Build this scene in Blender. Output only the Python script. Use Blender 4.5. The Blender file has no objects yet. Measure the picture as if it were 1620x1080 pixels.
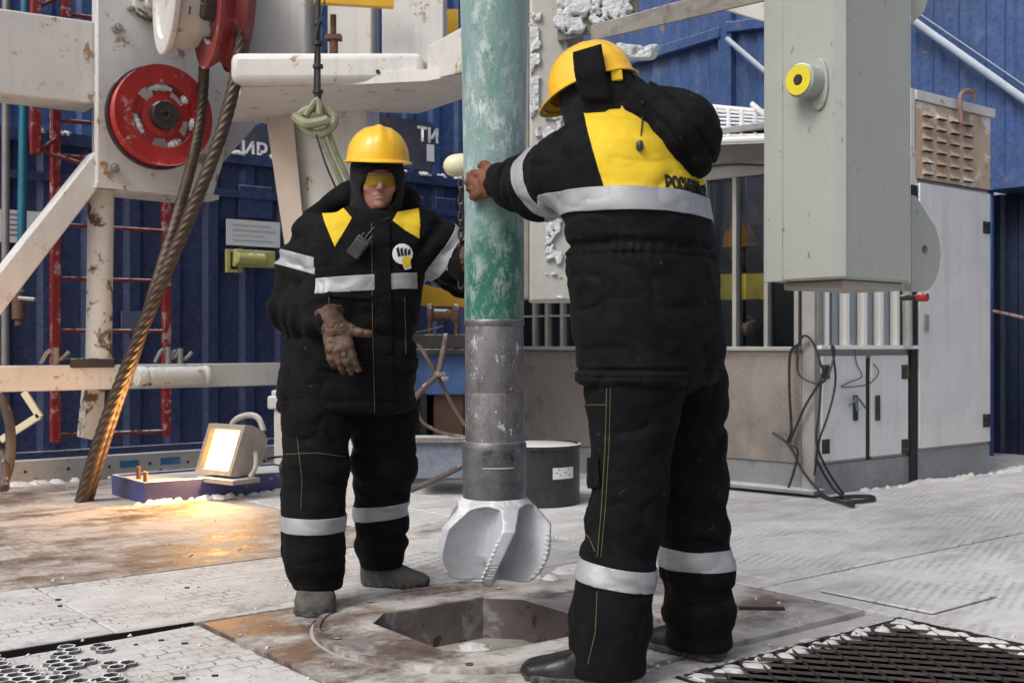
import bpy, bmesh, math, random
import numpy as np
from mathutils import Vector, Matrix
from mathutils.bvhtree import BVHTree

# ---------------------------------------------------------------- camera, world, sun, exposure
scene = bpy.context.scene
COL = scene.collection
F = 1800.0      # focal length in photo pixels
HOR = 545.0     # horizon row
CAMZ = 1.0
cam_data = bpy.data.cameras.new("camera")
cam = bpy.data.objects.new("camera", cam_data)
COL.objects.link(cam)
cam.location = (0, 0, CAMZ)
cam.rotation_euler = (math.radians(90), 0, 0)
cam_data.sensor_width = 36
cam_data.lens = 40
cam_data.shift_y = 5.0 / 1620
cam_data.clip_start = 0.05
cam_data.clip_end = 2000
cam_data.dof.use_dof = True
cam_data.dof.focus_distance = 4.3
cam_data.dof.aperture_fstop = 5.0
scene.camera = cam

world = bpy.data.worlds.new("World")
scene.world = world
world.use_nodes = True
wn = world.node_tree.nodes
wl = world.node_tree.links
sky = wn.new("ShaderNodeTexSky")
sky.sky_type = 'NISHITA'
sky.sun_disc = False
SUN_EL, SUN_AZ = math.radians(46), math.radians(222)
sky.sun_elevation = SUN_EL
sky.sun_rotation = SUN_AZ
sky.altitude = 100
sky.air_density = 1.0
sky.dust_density = 6.0
sky.ozone_density = 1.0
bg = wn["Background"]
hs = wn.new("ShaderNodeHueSaturation")
hs.inputs["Saturation"].default_value = 0.60
wl.new(sky.outputs[0], hs.inputs["Color"])
wl.new(hs.outputs[0], bg.inputs[0])
bg.inputs[1].default_value = 0.135

sun_d = bpy.data.lights.new("sun", 'SUN')
sun_d.energy = 1.1
sun_d.angle = math.radians(24)
sun_d.color = (1.0, 0.985, 0.965)
sun = bpy.data.objects.new("sun", sun_d)
COL.objects.link(sun)
# sun_rotation is clockwise from +Y seen from above
sd = Vector((math.sin(SUN_AZ) * math.cos(SUN_EL), math.cos(SUN_AZ) * math.cos(SUN_EL), math.sin(SUN_EL)))
sun.rotation_euler = sd.to_track_quat('Z', 'Y').to_euler()
sun.location = (0, 0, 12)

scene.view_settings.view_transform = 'Standard'
scene.view_settings.look = 'None'
scene.view_settings.exposure = 0.10
scene.view_settings.gamma = 1.0
scene.render.engine = 'CYCLES'
scene.cycles.max_bounces = 6
scene.cycles.diffuse_bounces = 3
scene.cycles.glossy_bounces = 3
scene.cycles.transmission_bounces = 4
scene.cycles.transparent_max_bounces = 6
scene.cycles.use_denoising = True
scene.cycles.caustics_reflective = False
scene.cycles.caustics_refractive = False

# ---------------------------------------------------------------- helpers
def W(px, py, Y):
    return Vector(((px - 810) / F * Y, Y, CAMZ + (HOR - py) / F * Y))

def G(px, py, z=0.0):
    Y = (CAMZ - z) * F / (py - HOR)
    return Vector(((px - 810) / F * Y, Y, z))

class Frame:
    """a vertical plane: origin p, horizontal direction d, n faces the viewer's side"""
    def __init__(self, p, d):
        self.p = Vector((p[0], p[1], 0)); self.d = Vector((d[0], d[1], 0)).normalized()
        n = Vector((self.d.y, -self.d.x, 0))
        if n.dot(-self.p) < 0: n = -n
        self.n = n
    def s(self, px, off=0.0):
        k = (px - 810) / F
        p = self.p + self.n * off
        return (k * p.y - p.x) / (self.d.x - k * self.d.y)
    def sz(self, px, py, off=0.0):
        s = self.s(px, off)
        p = self.p + self.n * off + self.d * s
        return s, CAMZ + (HOR - py) / F * p.y
    def pt(self, s, z, off=0.0):
        q = self.p + self.d * s + self.n * off
        return Vector((q.x, q.y, z))
    def at(self, px, py, off=0.0):
        s, z = self.sz(px, py, off)
        return self.pt(s, z, off)

def origin(o):
    v = Vector((0, 0, 0))
    while o is not None:
        v = v + Vector(o.location); o = o.parent
    return v

def tag(o, label=None, cat=None, group=None, kind=None):
    if label: o["label"] = label
    if cat: o["category"] = cat
    if group: o["group"] = group
    if kind: o["kind"] = kind
    return o

def empty(name, loc, label=None, cat=None, group=None):
    o = bpy.data.objects.new(name, None)
    o.empty_display_size = 0.1
    o.location = Vector(loc)
    COL.objects.link(o)
    return tag(o, label, cat, group)

def finish(o, me, parent, bevel=0, smooth=35):
    for p in me.polygons: p.use_smooth = True
    if smooth is not None:
        me.set_sharp_from_angle(angle=math.radians(smooth))
    if bevel:
        b = o.modifiers.new("bevel", 'BEVEL')
        b.width = bevel; b.segments = 2; b.limit_method = 'ANGLE'; b.angle_limit = math.radians(50)
        b.harden_normals = False

def link_mesh(name, verts, faces, m, parent=None, bevel=0, smooth=35):
    verts = np.array([tuple(v) for v in verts], dtype=np.float64) if not isinstance(verts, np.ndarray) else verts
    if parent is not None:
        base = np.array(origin(parent))
    else:
        base = np.array([(verts[:, 0].min() + verts[:, 0].max()) / 2, (verts[:, 1].min() + verts[:, 1].max()) / 2, verts[:, 2].min()])
    me = bpy.data.meshes.new(name)
    if isinstance(faces, np.ndarray):
        me.vertices.add(len(verts)); me.vertices.foreach_set("co", (verts - base).astype(np.float32).ravel())
        nf = len(faces)
        me.loops.add(nf * 4); me.loops.foreach_set("vertex_index", faces.astype(np.int32).ravel())
        me.polygons.add(nf); me.polygons.foreach_set("loop_start", np.arange(nf, dtype=np.int32) * 4)
        me.update(calc_edges=True); me.validate()
    else:
        me.from_pydata([tuple(v) for v in (verts - base)], [], faces)
        bm = bmesh.new(); bm.from_mesh(me)
        bmesh.ops.recalc_face_normals(bm, faces=bm.faces)
        bm.to_mesh(me); bm.free()
    if m is not None: me.materials.append(m)
    o = bpy.data.objects.new(name, me)
    COL.objects.link(o)
    if parent is not None: o.parent = parent
    else: o.location = base
    finish(o, me, parent, bevel, smooth)
    return o

class MB:
    def __init__(self): self.v = []; self.f = []
    def add(self, vs, fs):
        n = len(self.v); self.v += [Vector(q) for q in vs]; self.f += [tuple(i + n for i in f) for f in fs]; return self
    def hexa(self, b, t):
        """b, t: four bottom and four top corners in the same order"""
        return self.add(list(b) + list(t), [(0, 3, 2, 1), (4, 5, 6, 7), (0, 1, 5, 4), (1, 2, 6, 5), (2, 3, 7, 6), (3, 0, 4, 7)])
    def box(self, c, sx, sy, sz, rz=0, M=None):
        R = M if M is not None else Matrix.Rotation(rz, 3, 'Z')
        c = Vector(c)
        P = [c + R @ Vector((x * sx / 2, y * sy / 2, z * sz / 2)) for z in (-1, 1) for x, y in ((-1, -1), (1, -1), (1, 1), (-1, 1))]
        return self.hexa(P[:4], P[4:])
    def beam(self, a, b, w, h, up=(0, 0, 1)):
        a = Vector(a); b = Vector(b); d = (b - a).normalized()
        s = d.cross(Vector(up)); s.normalize(); u = s.cross(d)
        q = [(-1, -1), (1, -1), (1, 1), (-1, 1)]
        A = [a + s * (x * w / 2) + u * (y * h / 2) for x, y in q]; B = [b + s * (x * w / 2) + u * (y * h / 2) for x, y in q]
        return self.hexa(A, B)
    def prism(self, pts, fr, o0, o1):
        """pts [(s,z)] polygon on a frame, extruded between two offsets"""
        n = len(pts)
        A = [fr.pt(s, z, o0) for s, z in pts]; B = [fr.pt(s, z, o1) for s, z in pts]
        return self.add(A + B, [tuple(range(n)), tuple(range(2 * n - 1, n - 1, -1))] + [(i, (i + 1) % n, n + (i + 1) % n, n + i) for i in range(n)])
    def slab(self, pts, z0, z1):
        n = len(pts)
        A = [(p[0], p[1], z0) for p in pts]; B = [(p[0], p[1], z1) for p in pts]
        return self.add(A + B, [tuple(range(n)), tuple(range(2 * n - 1, n - 1, -1))] + [(i, (i + 1) % n, n + (i + 1) % n, n + i) for i in range(n)])
    def rect(self, fr, px0, py0, px1, py1, o0, o1):
        """a box on a frame from two photo pixels read at its middle offset"""
        s0, z0 = fr.sz(px0, py0, o1); s1, z1 = fr.sz(px1, py1, o1)
        return self.prism([(s0, z0), (s1, z0), (s1, z1), (s0, z1)], fr, o0, o1)
    def sbox(self, fr, s0, z0, s1, z1, o0, o1):
        return self.prism([(s0, z0), (s1, z0), (s1, z1), (s0, z1)], fr, o0, o1)
    def cyl(self, a, b, r0, r1=None, seg=24, cap=True):
        if r1 is None: r1 = r0
        a = Vector(a); b = Vector(b); d = (b - a).normalized()
        s = d.cross(Vector((0, 0, 1)))
        if s.length < 1e-4: s = Vector((1, 0, 0))
        s.normalize(); u = s.cross(d)
        vs = []
        for c, r in ((a, r0), (b, r1)):
            for i in range(seg):
                t = 2 * math.pi * i / seg
                vs.append(c + s * (math.cos(t) * r) + u * (math.sin(t) * r))
        fs = [(i, (i + 1) % seg, seg + (i + 1) % seg, seg + i) for i in range(seg)]
        if cap: fs += [tuple(range(seg - 1, -1, -1)), tuple(range(seg, 2 * seg))]
        return self.add(vs, fs)
    def lathe(self, c, axis, prof, seg=48, closed=False):
        """prof [(r, h)] swept about axis through c; closed joins last to first"""
        c = Vector(c); d = Vector(axis).normalized()
        s = d.cross(Vector((0, 0, 1)))
        if s.length < 1e-4: s = Vector((1, 0, 0))
        s.normalize(); u = s.cross(d); vs = []; n = len(prof)
        for r, h in prof:
            for i in range(seg):
                t = 2 * math.pi * i / seg
                vs.append(c + d * h + s * (math.cos(t) * r) + u * (math.sin(t) * r))
        fs = []
        for k in range(n if closed else n - 1):
            k2 = (k + 1) % n
            fs += [(k * seg + i, k * seg + (i + 1) % seg, k2 * seg + (i + 1) % seg, k2 * seg + i) for i in range(seg)]
        if not closed:
            if prof[0][0] > 1e-6: fs.append(tuple(range(seg)))
            if prof[-1][0] > 1e-6: fs.append(tuple((n - 1) * seg + i for i in range(seg)))
        return self.add(vs, fs)
    def tube(self, pts, r, seg=10, smooth=4, radii=None):
        P = curve(pts, smooth) if smooth else [Vector(p) for p in pts]
        n = len(P); vs = []
        d0 = (P[1] - P[0]).normalized(); s = d0.orthogonal().normalized()
        for k in range(n):
            d = (P[min(k + 1, n - 1)] - P[max(k - 1, 0)]).normalized()
            s = (s - d * s.dot(d)).normalized(); u = d.cross(s)
            rr = r if radii is None else radii(k / (n - 1)) * r
            for i in range(seg):
                t = 2 * math.pi * i / seg
                vs.append(P[k] + s * (math.cos(t) * rr) + u * (math.sin(t) * rr))
        fs = [(k * seg + i, k * seg + (i + 1) % seg, (k + 1) * seg + (i + 1) % seg, (k + 1) * seg + i) for k in range(n - 1) for i in range(seg)]
        fs += [tuple(range(seg - 1, -1, -1)), tuple((n - 1) * seg + i for i in range(seg))]
        return self.add(vs, fs)
    def build_each(self, name, m, parent=None, bevel=0, smooth=35):
        """every separate piece becomes an object of its own"""
        par = list(range(len(self.v)))
        def find(i):
            while par[i] != i: par[i] = par[par[i]]; i = par[i]
            return i
        for f in self.f:
            for i in f[1:]: par[find(i)] = find(f[0])
        g = {}
        for f in self.f: g.setdefault(find(f[0]), []).append(f)
        out = []
        for fs in g.values():
            ids = sorted({i for f in fs for i in f}); mp = {i: k for k, i in enumerate(ids)}
            out.append(link_mesh(name, [self.v[i] for i in ids], [tuple(mp[i] for i in f) for f in fs], m, parent, bevel, smooth))
        return out
    def build(self, name, m, parent=None, bevel=0, smooth=35):
        return link_mesh(name, self.v, self.f, m, parent, bevel, smooth)

def curve(pts, sub):
    P = [Vector(p) for p in pts]; out = []
    for i in range(len(P) - 1):
        p0 = P[max(i - 1, 0)]; p1 = P[i]; p2 = P[i + 1]; p3 = P[min(i + 2, len(P) - 1)]
        for k in range(sub):
            t = k / sub
            out.append(0.5 * ((2 * p1) + (p2 - p0) * t + (2 * p0 - 5 * p1 + 4 * p2 - p3) * t * t + (3 * p1 - p0 - 3 * p2 + p3) * t ** 3))
    out.append(P[-1]); return out

def rope(pts, r, pitch, lobes=6, sub=40, seg=48, depth=0.2):
    """a laid wire rope: lobed section turning along its length"""
    P = curve(pts, sub); m = MB(); vs = []; L = 0
    s = (P[1] - P[0]).orthogonal().normalized(); n = len(P)
    for k in range(n):
        d = (P[min(k + 1, n - 1)] - P[max(k - 1, 0)]).normalized()
        s = (s - d * s.dot(d)).normalized(); u = d.cross(s)
        if k: L += (P[k] - P[k - 1]).length
        for i in range(seg):
            t = 2 * math.pi * i / seg
            rr = r * (1 - depth + depth * 1.25 * abs(math.cos(lobes / 2 * (t - 2 * math.pi * L / pitch))) ** 0.6)
            vs.append(P[k] + s * (math.cos(t) * rr) + u * (math.sin(t) * rr))
    fs = [(k * seg + i, k * seg + (i + 1) % seg, (k + 1) * seg + (i + 1) % seg, (k + 1) * seg + i) for k in range(n - 1) for i in range(seg)]
    fs += [tuple(range(seg - 1, -1, -1)), tuple((n - 1) * seg + i for i in range(seg))]
    m.add(vs, fs); return m

def children(o): return [c for c in COL.objects if c.parent == o]
def copy_tree(o, parent=None):
    c = o.copy(); COL.objects.link(c); c.parent = parent
    for ch in children(o): copy_tree(ch, c)
    return c

# ---------------------------------------------------------------- materials
def mat(name, base, rough=0.6, metal=0.0, var=0.25, vscale=3.0, c2=None, c2_amt=0.0, c2_scale=4.0, c2_sharp=0.06,
        snow=0.0, snow_scale=14.0, dust=0.0, bump=0.1, bscale=60.0, stretch=(1, 1, 1), spec=0.5, sheen=0.0,
        c3=None, c3_amt=0.0, c3_scale=9.0, coat=0.0, mid_bump=0.0, snow_col=(0.78, 0.79, 0.80), streak=0.0):
    m = bpy.data.materials.new(name); m.use_nodes = True
    N = m.node_tree.nodes; L = m.node_tree.links; b = N["Principled BSDF"]
    tc = N.new("ShaderNodeTexCoord"); mp = N.new("ShaderNodeMapping"); mp.inputs["Scale"].default_value = stretch
    L.new(tc.outputs["Object"], mp.inputs[0]); V = mp.outputs[0]
    def noise(scale, det=5, rough_=0.6, vec=V, dist=0.0):
        n = N.new("ShaderNodeTexNoise"); n.inputs["Scale"].default_value = scale; n.inputs["Detail"].default_value = det
        n.inputs["Roughness"].default_value = rough_; n.inputs["Distortion"].default_value = dist
        L.new(vec, n.inputs["Vector"]); return n.outputs["Fac"]
    def ramp(x, lo, hi, a=0.0, c=1.0):
        r = N.new("ShaderNodeMapRange"); r.inputs[1].default_value = lo; r.inputs[2].default_value = hi
        r.inputs[3].default_value = a; r.inputs[4].default_value = c; L.new(x, r.inputs[0]); return r.outputs[0]
    def mix(f, a, c):
        x = N.new("ShaderNodeMix"); x.data_type = 'RGBA'
        if isinstance(f, float): x.inputs[0].default_value = f
        else: L.new(f, x.inputs[0])
        for k, q in ((6, a), (7, c)):
            if isinstance(q, tuple): x.inputs[k].default_value = (*q, 1)
            else: L.new(q, x.inputs[k])
        return x.outputs[2]
    def mul(x, y):
        q = N.new("ShaderNodeMath"); q.operation = 'MULTIPLY'
        L.new(x, q.inputs[0])
        if isinstance(y, float): q.inputs[1].default_value = y
        else: L.new(y, q.inputs[1])
        return q.outputs[0]
    n1 = noise(vscale, 6, 0.65)
    dark = tuple(c * (1 - var) for c in base); lite = tuple(min(1, c * (1 + var * 0.6)) for c in base)
    col = mix(ramp(n1, 0.3, 0.7), dark, lite)
    if streak:
        ms = N.new("ShaderNodeMapping"); ms.inputs["Scale"].default_value = (14, 14, 0.7); L.new(tc.outputs["Object"], ms.inputs[0])
        sn = noise(1.0, 5, 0.7, ms.outputs[0])
        col = mix(ramp(sn, 0.5, 0.72, 0, streak), col, tuple(c * 0.45 for c in base))
    if c2:
        t = 1 - c2_amt
        f = ramp(noise(c2_scale, 8, 0.72, dist=0.4), 0.25 + 0.5 * t, 0.25 + 0.5 * t + c2_sharp)
        col = mix(f, col, c2)
    if c3:
        t = 1 - c3_amt
        f3 = ramp(noise(c3_scale, 8, 0.75, dist=0.3), 0.25 + 0.5 * t, 0.25 + 0.5 * t + 0.04)
        col = mix(f3, col, c3)
    if dust:
        col = mix(ramp(noise(22, 9, 0.8), 0.35, 0.8, 0, dust), col, snow_col)
    rsock = ramp(noise(vscale * 2.3, 4), 0.3, 0.7, max(0.05, rough - 0.12), min(1, rough + 0.12))
    if snow:
        g = N.new("ShaderNodeNewGeometry"); sx = N.new("ShaderNodeSeparateXYZ"); L.new(g.outputs["Normal"], sx.inputs[0])
        up = ramp(sx.outputs[2], 0.45, 0.8)
        t = 1 - snow
        f = mul(up, ramp(noise(snow_scale, 8, 0.7), 0.22 + 0.5 * t, 0.30 + 0.5 * t))
        col = mix(f, col, snow_col)
    L.new(col, b.inputs["Base Color"]); L.new(rsock, b.inputs["Roughness"])
    b.inputs["Metallic"].default_value = metal
    b.inputs["Specular IOR Level"].default_value = spec
    b.inputs["Sheen Weight"].default_value = sheen
    b.inputs["Coat Weight"].default_value = coat
    nb = noise(bscale, 6, 0.7)
    bp = N.new("ShaderNodeBump"); bp.inputs["Strength"].default_value = bump; bp.inputs["Distance"].default_value = 0.004
    L.new(nb, bp.inputs["Height"])
    if mid_bump:
        b2 = N.new("ShaderNodeBump"); b2.inputs["Strength"].default_value = mid_bump; b2.inputs["Distance"].default_value = 0.012
        L.new(noise(bscale / 7, 4, 0.55), b2.inputs["Height"]); L.new(bp.outputs[0], b2.inputs["Normal"])
        L.new(b2.outputs[0], b.inputs["Normal"])
    else: L.new(bp.outputs[0], b.inputs["Normal"])
    return m

RUST = (0.16, 0.065, 0.03)
SNOW = (0.78, 0.78, 0.77)
M = {}
M['white_paint'] = mat("white_paint", (0.61, 0.60, 0.575), 0.5, var=0.10, vscale=2.5, c2=(0.42, 0.34, 0.25), c2_amt=0.30, c2_scale=2.6, c2_sharp=0.3, streak=0.22,
                       c3=(0.34, 0.20, 0.10), c3_amt=0.32, c3_scale=7, snow=0.75, bump=0.15, bscale=40)
M['white_worn'] = mat("white_worn", (0.59, 0.575, 0.53), 0.55, var=0.12, vscale=3, c2=(0.10, 0.065, 0.04), c2_amt=0.42, c2_scale=5, c2_sharp=0.05,
                      snow=0.7, bump=0.3, bscale=40)
M['blue_wall'] = mat("blue_wall", (0.003, 0.021, 0.105), 0.42, var=0.30, vscale=1.6, c2=(0.025, 0.05, 0.14), c2_amt=0.30, c2_scale=3, c2_sharp=0.25,
                     dust=0.10, bump=0.15, bscale=25, streak=0.35, snow=0.8)
M['blue_faded'] = mat("blue_faded", (0.009, 0.058, 0.205), 0.5, var=0.35, vscale=1.2, c2=(0.13, 0.19, 0.28), c2_amt=0.40, c2_scale=2.2, c2_sharp=0.35,
                      c3=(0.20, 0.13, 0.08), c3_amt=0.26, c3_scale=5, dust=0.12, bump=0.15, bscale=25, streak=0.5, snow=0.8)
M['blue_shaded'] = mat("blue_shaded", (0.008, 0.020, 0.060), 0.5, var=0.3, vscale=1.5, dust=0.05, bump=0.2, bscale=25)  # wall blue with the shade of the recess put into its colour
M['red_paint'] = mat("red_paint", (0.38, 0.022, 0.022), 0.45, var=0.3, vscale=4, c2=(0.45, 0.30, 0.28), c2_amt=0.34, c2_scale=9, c2_sharp=0.06,
                     snow=0.6, bump=0.25, bscale=50)
M['red_ladder'] = mat("red_ladder_paint", (0.27, 0.018, 0.020), 0.5, var=0.35, vscale=4, c2=(0.42, 0.30, 0.29), c2_amt=0.42, c2_scale=9, c2_sharp=0.06, snow=0.6, bump=0.25)
M['red_dull'] = mat("red_dull", (0.20, 0.022, 0.024), 0.55, var=0.35, vscale=4, c2=(0.25, 0.18, 0.17), c2_amt=0.33, c2_scale=8, snow=0.6, bump=0.3)
M['dark_red'] = mat("dark_red", (0.13, 0.03, 0.028), 0.5, var=0.4, vscale=4, c2=(0.12, 0.09, 0.08), c2_amt=0.4, c2_scale=7, bump=0.3)
M['teal_paint'] = mat("teal_paint", (0.015, 0.15, 0.22), 0.45, var=0.3, c2=(0.35, 0.38, 0.38), c2_amt=0.18, c2_scale=16, bump=0.2)
M['grey_steel'] = mat("grey_steel", (0.28, 0.27, 0.26), 0.5, 0.3, var=0.3, c2=(0.2, 0.14, 0.10), c2_amt=0.22, c2_scale=6, snow=0.75, bump=0.25)
M['dark_steel'] = mat("dark_steel", (0.055, 0.05, 0.048), 0.5, 0.5, var=0.4, c2=(0.14, 0.09, 0.06), c2_amt=0.35, c2_scale=7, snow=0.55, bump=0.3)
M['rope'] = mat("rope_steel", (0.085, 0.060, 0.045), 0.42, 0.55, var=0.4, vscale=10, bump=0.5, bscale=160, snow=0.2)
M['rust'] = mat("rust_steel", (0.15, 0.075, 0.045), 0.75, 0.1, var=0.4, c2=(0.05, 0.035, 0.03), c2_amt=0.4, snow=0.6, bump=0.4)
M['grey_paint'] = mat("grey_paint", (0.37, 0.39, 0.36), 0.5, var=0.06, vscale=1.8, c2=(0.31, 0.32, 0.285), c2_amt=0.42, c2_scale=3, c2_sharp=0.25,
                      streak=0.12, c3=(0.15, 0.14, 0.12), c3_amt=0.26, c3_scale=30, bump=0.12, bscale=40, stretch=(1, 1, .6), snow=0.5)
M['grey_col'] = mat("grey_column", (0.42, 0.42, 0.39), 0.5, var=0.1, vscale=2.5, c2=(0.22, 0.20, 0.17), c2_amt=0.34, c2_scale=4, c2_sharp=0.15, dust=0.25, bump=0.2)
M['grime'] = mat("grimy_grey", (0.24, 0.22, 0.19), 0.6, var=0.3, vscale=3, c2=(0.08, 0.065, 0.05), c2_amt=0.48, c2_scale=6, c2_sharp=0.2, dust=0.15, bump=0.3, snow=0.5)
M['ice'] = mat("ice_rime", (0.60, 0.63, 0.65), 0.55, var=0.22, vscale=16, bump=0.9, bscale=90, mid_bump=0.8, spec=0.6)
M['zinc'] = mat("zinc_sheet", (0.38, 0.345, 0.32), 0.32, 0.65, var=0.16, vscale=2.2, c2=(0.24, 0.18, 0.145), c2_amt=0.42, c2_scale=2.2, c2_sharp=0.35, bump=0.06, bscale=30, streak=0.25, snow=0.7)
M['zinc_light'] = mat("zinc_door", (0.78, 0.78, 0.78), 0.42, 0.2, var=0.10, vscale=2.5, c2=(0.50, 0.47, 0.44), c2_amt=0.38, c2_scale=2.4, c2_sharp=0.35, bump=0.06, bscale=30, streak=0.25, snow=0.7)
M['plinth'] = mat("plinth_grey", (0.24, 0.25, 0.27), 0.5, 0.3, var=0.25, vscale=3, c2=(0.13, 0.10, 0.08), c2_amt=0.36, c2_scale=4, c2_sharp=0.2, dust=0.2, bump=0.2, snow=0.8)
M['frame_alu'] = mat("frame_aluminium", (0.38, 0.37, 0.35), 0.45, 0.4, var=0.15, c2=(0.2, 0.13, 0.09), c2_amt=0.2, bump=0.1, snow=0.7)
M['bar_white'] = mat("bar_white", (0.80, 0.80, 0.78), 0.4, var=0.05, bump=0.05)
M['black_gap'] = mat("plain_black", (0.012, 0.012, 0.013), 0.7, var=0.3, bump=0.2)
M['black_plastic'] = mat("black_plastic", (0.016, 0.016, 0.017), 0.42, var=0.3, bump=0.15, dust=0.06)
M['barrel'] = mat("barrel_black", (0.014, 0.014, 0.015), 0.38, var=0.4, bump=0.15, dust=0.05, snow=0.9, snow_scale=9)
M['paper'] = mat("paper_white", (0.72, 0.74, 0.74), 0.6, var=0.06, bump=0.05)
M['ink'] = mat("ink_grey", (0.12, 0.12, 0.13), 0.7, var=0.2, bump=0.02)
M['ink_black'] = mat("ink_black", (0.01, 0.01, 0.01), 0.7, var=0.2, bump=0.02)
M['lime'] = mat("lime_paint", (0.50, 0.50, 0.16), 0.5, var=0.2, c2=(0.35, 0.33, 0.22), c2_amt=0.35, snow=0.5, bump=0.2)
M['sling'] = mat("green_sling", (0.23, 0.25, 0.13), 0.7, var=0.35, vscale=12, c2=(0.5, 0.5, 0.42), c2_amt=0.3, bump=0.5, dust=0.15)
M['yellow_paint'] = mat("yellow_paint", (0.70, 0.40, 0.02), 0.45, var=0.2, c2=(0.25, 0.07, 0.03), c2_amt=0.3, c2_scale=6, bump=0.2)
M['yellow_ring'] = mat("yellow_ring", (0.72, 0.62, 0.03), 0.45, var=0.1, c2=(0.3, 0.25, 0.05), c2_amt=0.2, bump=0.2)
M['cream'] = mat("cream_plastic", (0.72, 0.68, 0.48), 0.4, var=0.08, bump=0.05)
M['blue_panel'] = mat("blue_panel", (0.03, 0.10, 0.30), 0.5, var=0.25, dust=0.1, bump=0.15)
M['blue_tray'] = mat("blue_tray", (0.05, 0.055, 0.17), 0.45, var=0.3, c2=(0.55, 0.52, 0.5), c2_amt=0.24, c2_scale=5, snow=0.95, bump=0.2)
M['blue_grey'] = mat("blue_grey", (0.12, 0.15, 0.21), 0.5, var=0.25, dust=0.2, snow=0.8, bump=0.2)
M['hose'] = mat("hose_brown", (0.10, 0.068, 0.052), 0.6, var=0.4, vscale=9, dust=0.06, snow=0.35, bump=0.4)
M['cable'] = mat("cable_black", (0.022, 0.023, 0.027), 0.5, var=0.3, bump=0.1)
M['rust_vent'] = mat("rusty_vent", (0.52, 0.40, 0.29), 0.6, var=0.2, vscale=3, c2=(0.085, 0.055, 0.04), c2_amt=0.42, c2_scale=3.2, c2_sharp=0.18,
                     c3=(0.68, 0.64, 0.60), c3_amt=0.40, c3_scale=5, bump=0.3)
M['lamp_case'] = mat("lamp_case", (0.30, 0.27, 0.24), 0.55, 0.2, var=0.25, c2=(0.14, 0.08, 0.05), c2_amt=0.3, dust=0.2, snow=0.7, bump=0.3)
M['brown_box'] = mat("brown_box", (0.075, 0.042, 0.025), 0.6, var=0.3, bump=0.2)

def emit(name, col, strength):
    m = bpy.data.materials.new(name); m.use_nodes = True
    b = m.node_tree.nodes["Principled BSDF"]; b.inputs["Base Color"].default_value = (*col, 1)
    b.inputs["Emission Color"].default_value = (*col, 1); b.inputs["Emission Strength"].default_value = strength
    return m
M['lamp_glow'] = emit("lamp_glow", (1.0, 0.66, 0.20), 4.2)

def glass(name, tint, transp, rough=0.05):
    m = bpy.data.materials.new(name); m.use_nodes = True
    N = m.node_tree.nodes; L = m.node_tree.links
    out = N["Material Output"]; N.remove(N["Principled BSDF"])
    tr = N.new("ShaderNodeBsdfTransparent"); tr.inputs[0].default_value = (*tint, 1)
    gl = N.new("ShaderNodeBsdfGlossy"); gl.inputs["Roughness"].default_value = rough; gl.inputs[0].default_value = (0.8, 0.85, 0.9, 1)
    df = N.new("ShaderNodeBsdfDiffuse"); df.inputs[0].default_value = (0.07, 0.08, 0.10, 1)
    fr = N.new("ShaderNodeFresnel"); fr.inputs[0].default_value = 1.28
    nz = N.new("ShaderNodeTexNoise"); nz.inputs["Scale"].default_value = 3; nz.inputs["Detail"].default_value = 8
    tcc = N.new("ShaderNodeTexCoord"); L.new(tcc.outputs["Object"], nz.inputs["Vector"])
    mr = N.new("ShaderNodeMapRange"); mr.inputs[1].default_value = 0.4; mr.inputs[2].default_value = 0.8; mr.inputs[3].default_value = 1 - transp; mr.inputs[4].default_value = 1 - transp + 0.12
    L.new(nz.outputs[0], mr.inputs[0])
    m0 = N.new("ShaderNodeMixShader"); L.new(mr.outputs[0], m0.inputs[0]); L.new(tr.outputs[0], m0.inputs[1]); L.new(df.outputs[0], m0.inputs[2])
    m1 = N.new("ShaderNodeMixShader"); L.new(fr.outputs[0], m1.inputs[0]); L.new(m0.outputs[0], m1.inputs[1]); L.new(gl.outputs[0], m1.inputs[2])
    L.new(m1.outputs[0], out.inputs[0]); return m
M['glass'] = glass("window_glass", (0.75, 0.8, 0.85), 0.97)
M['glass_mirror'] = mat("reflective_glass", (0.30, 0.36, 0.42), 0.12, 0.75, var=0.12, vscale=1.3, bump=0.02, dust=0.08)

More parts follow.
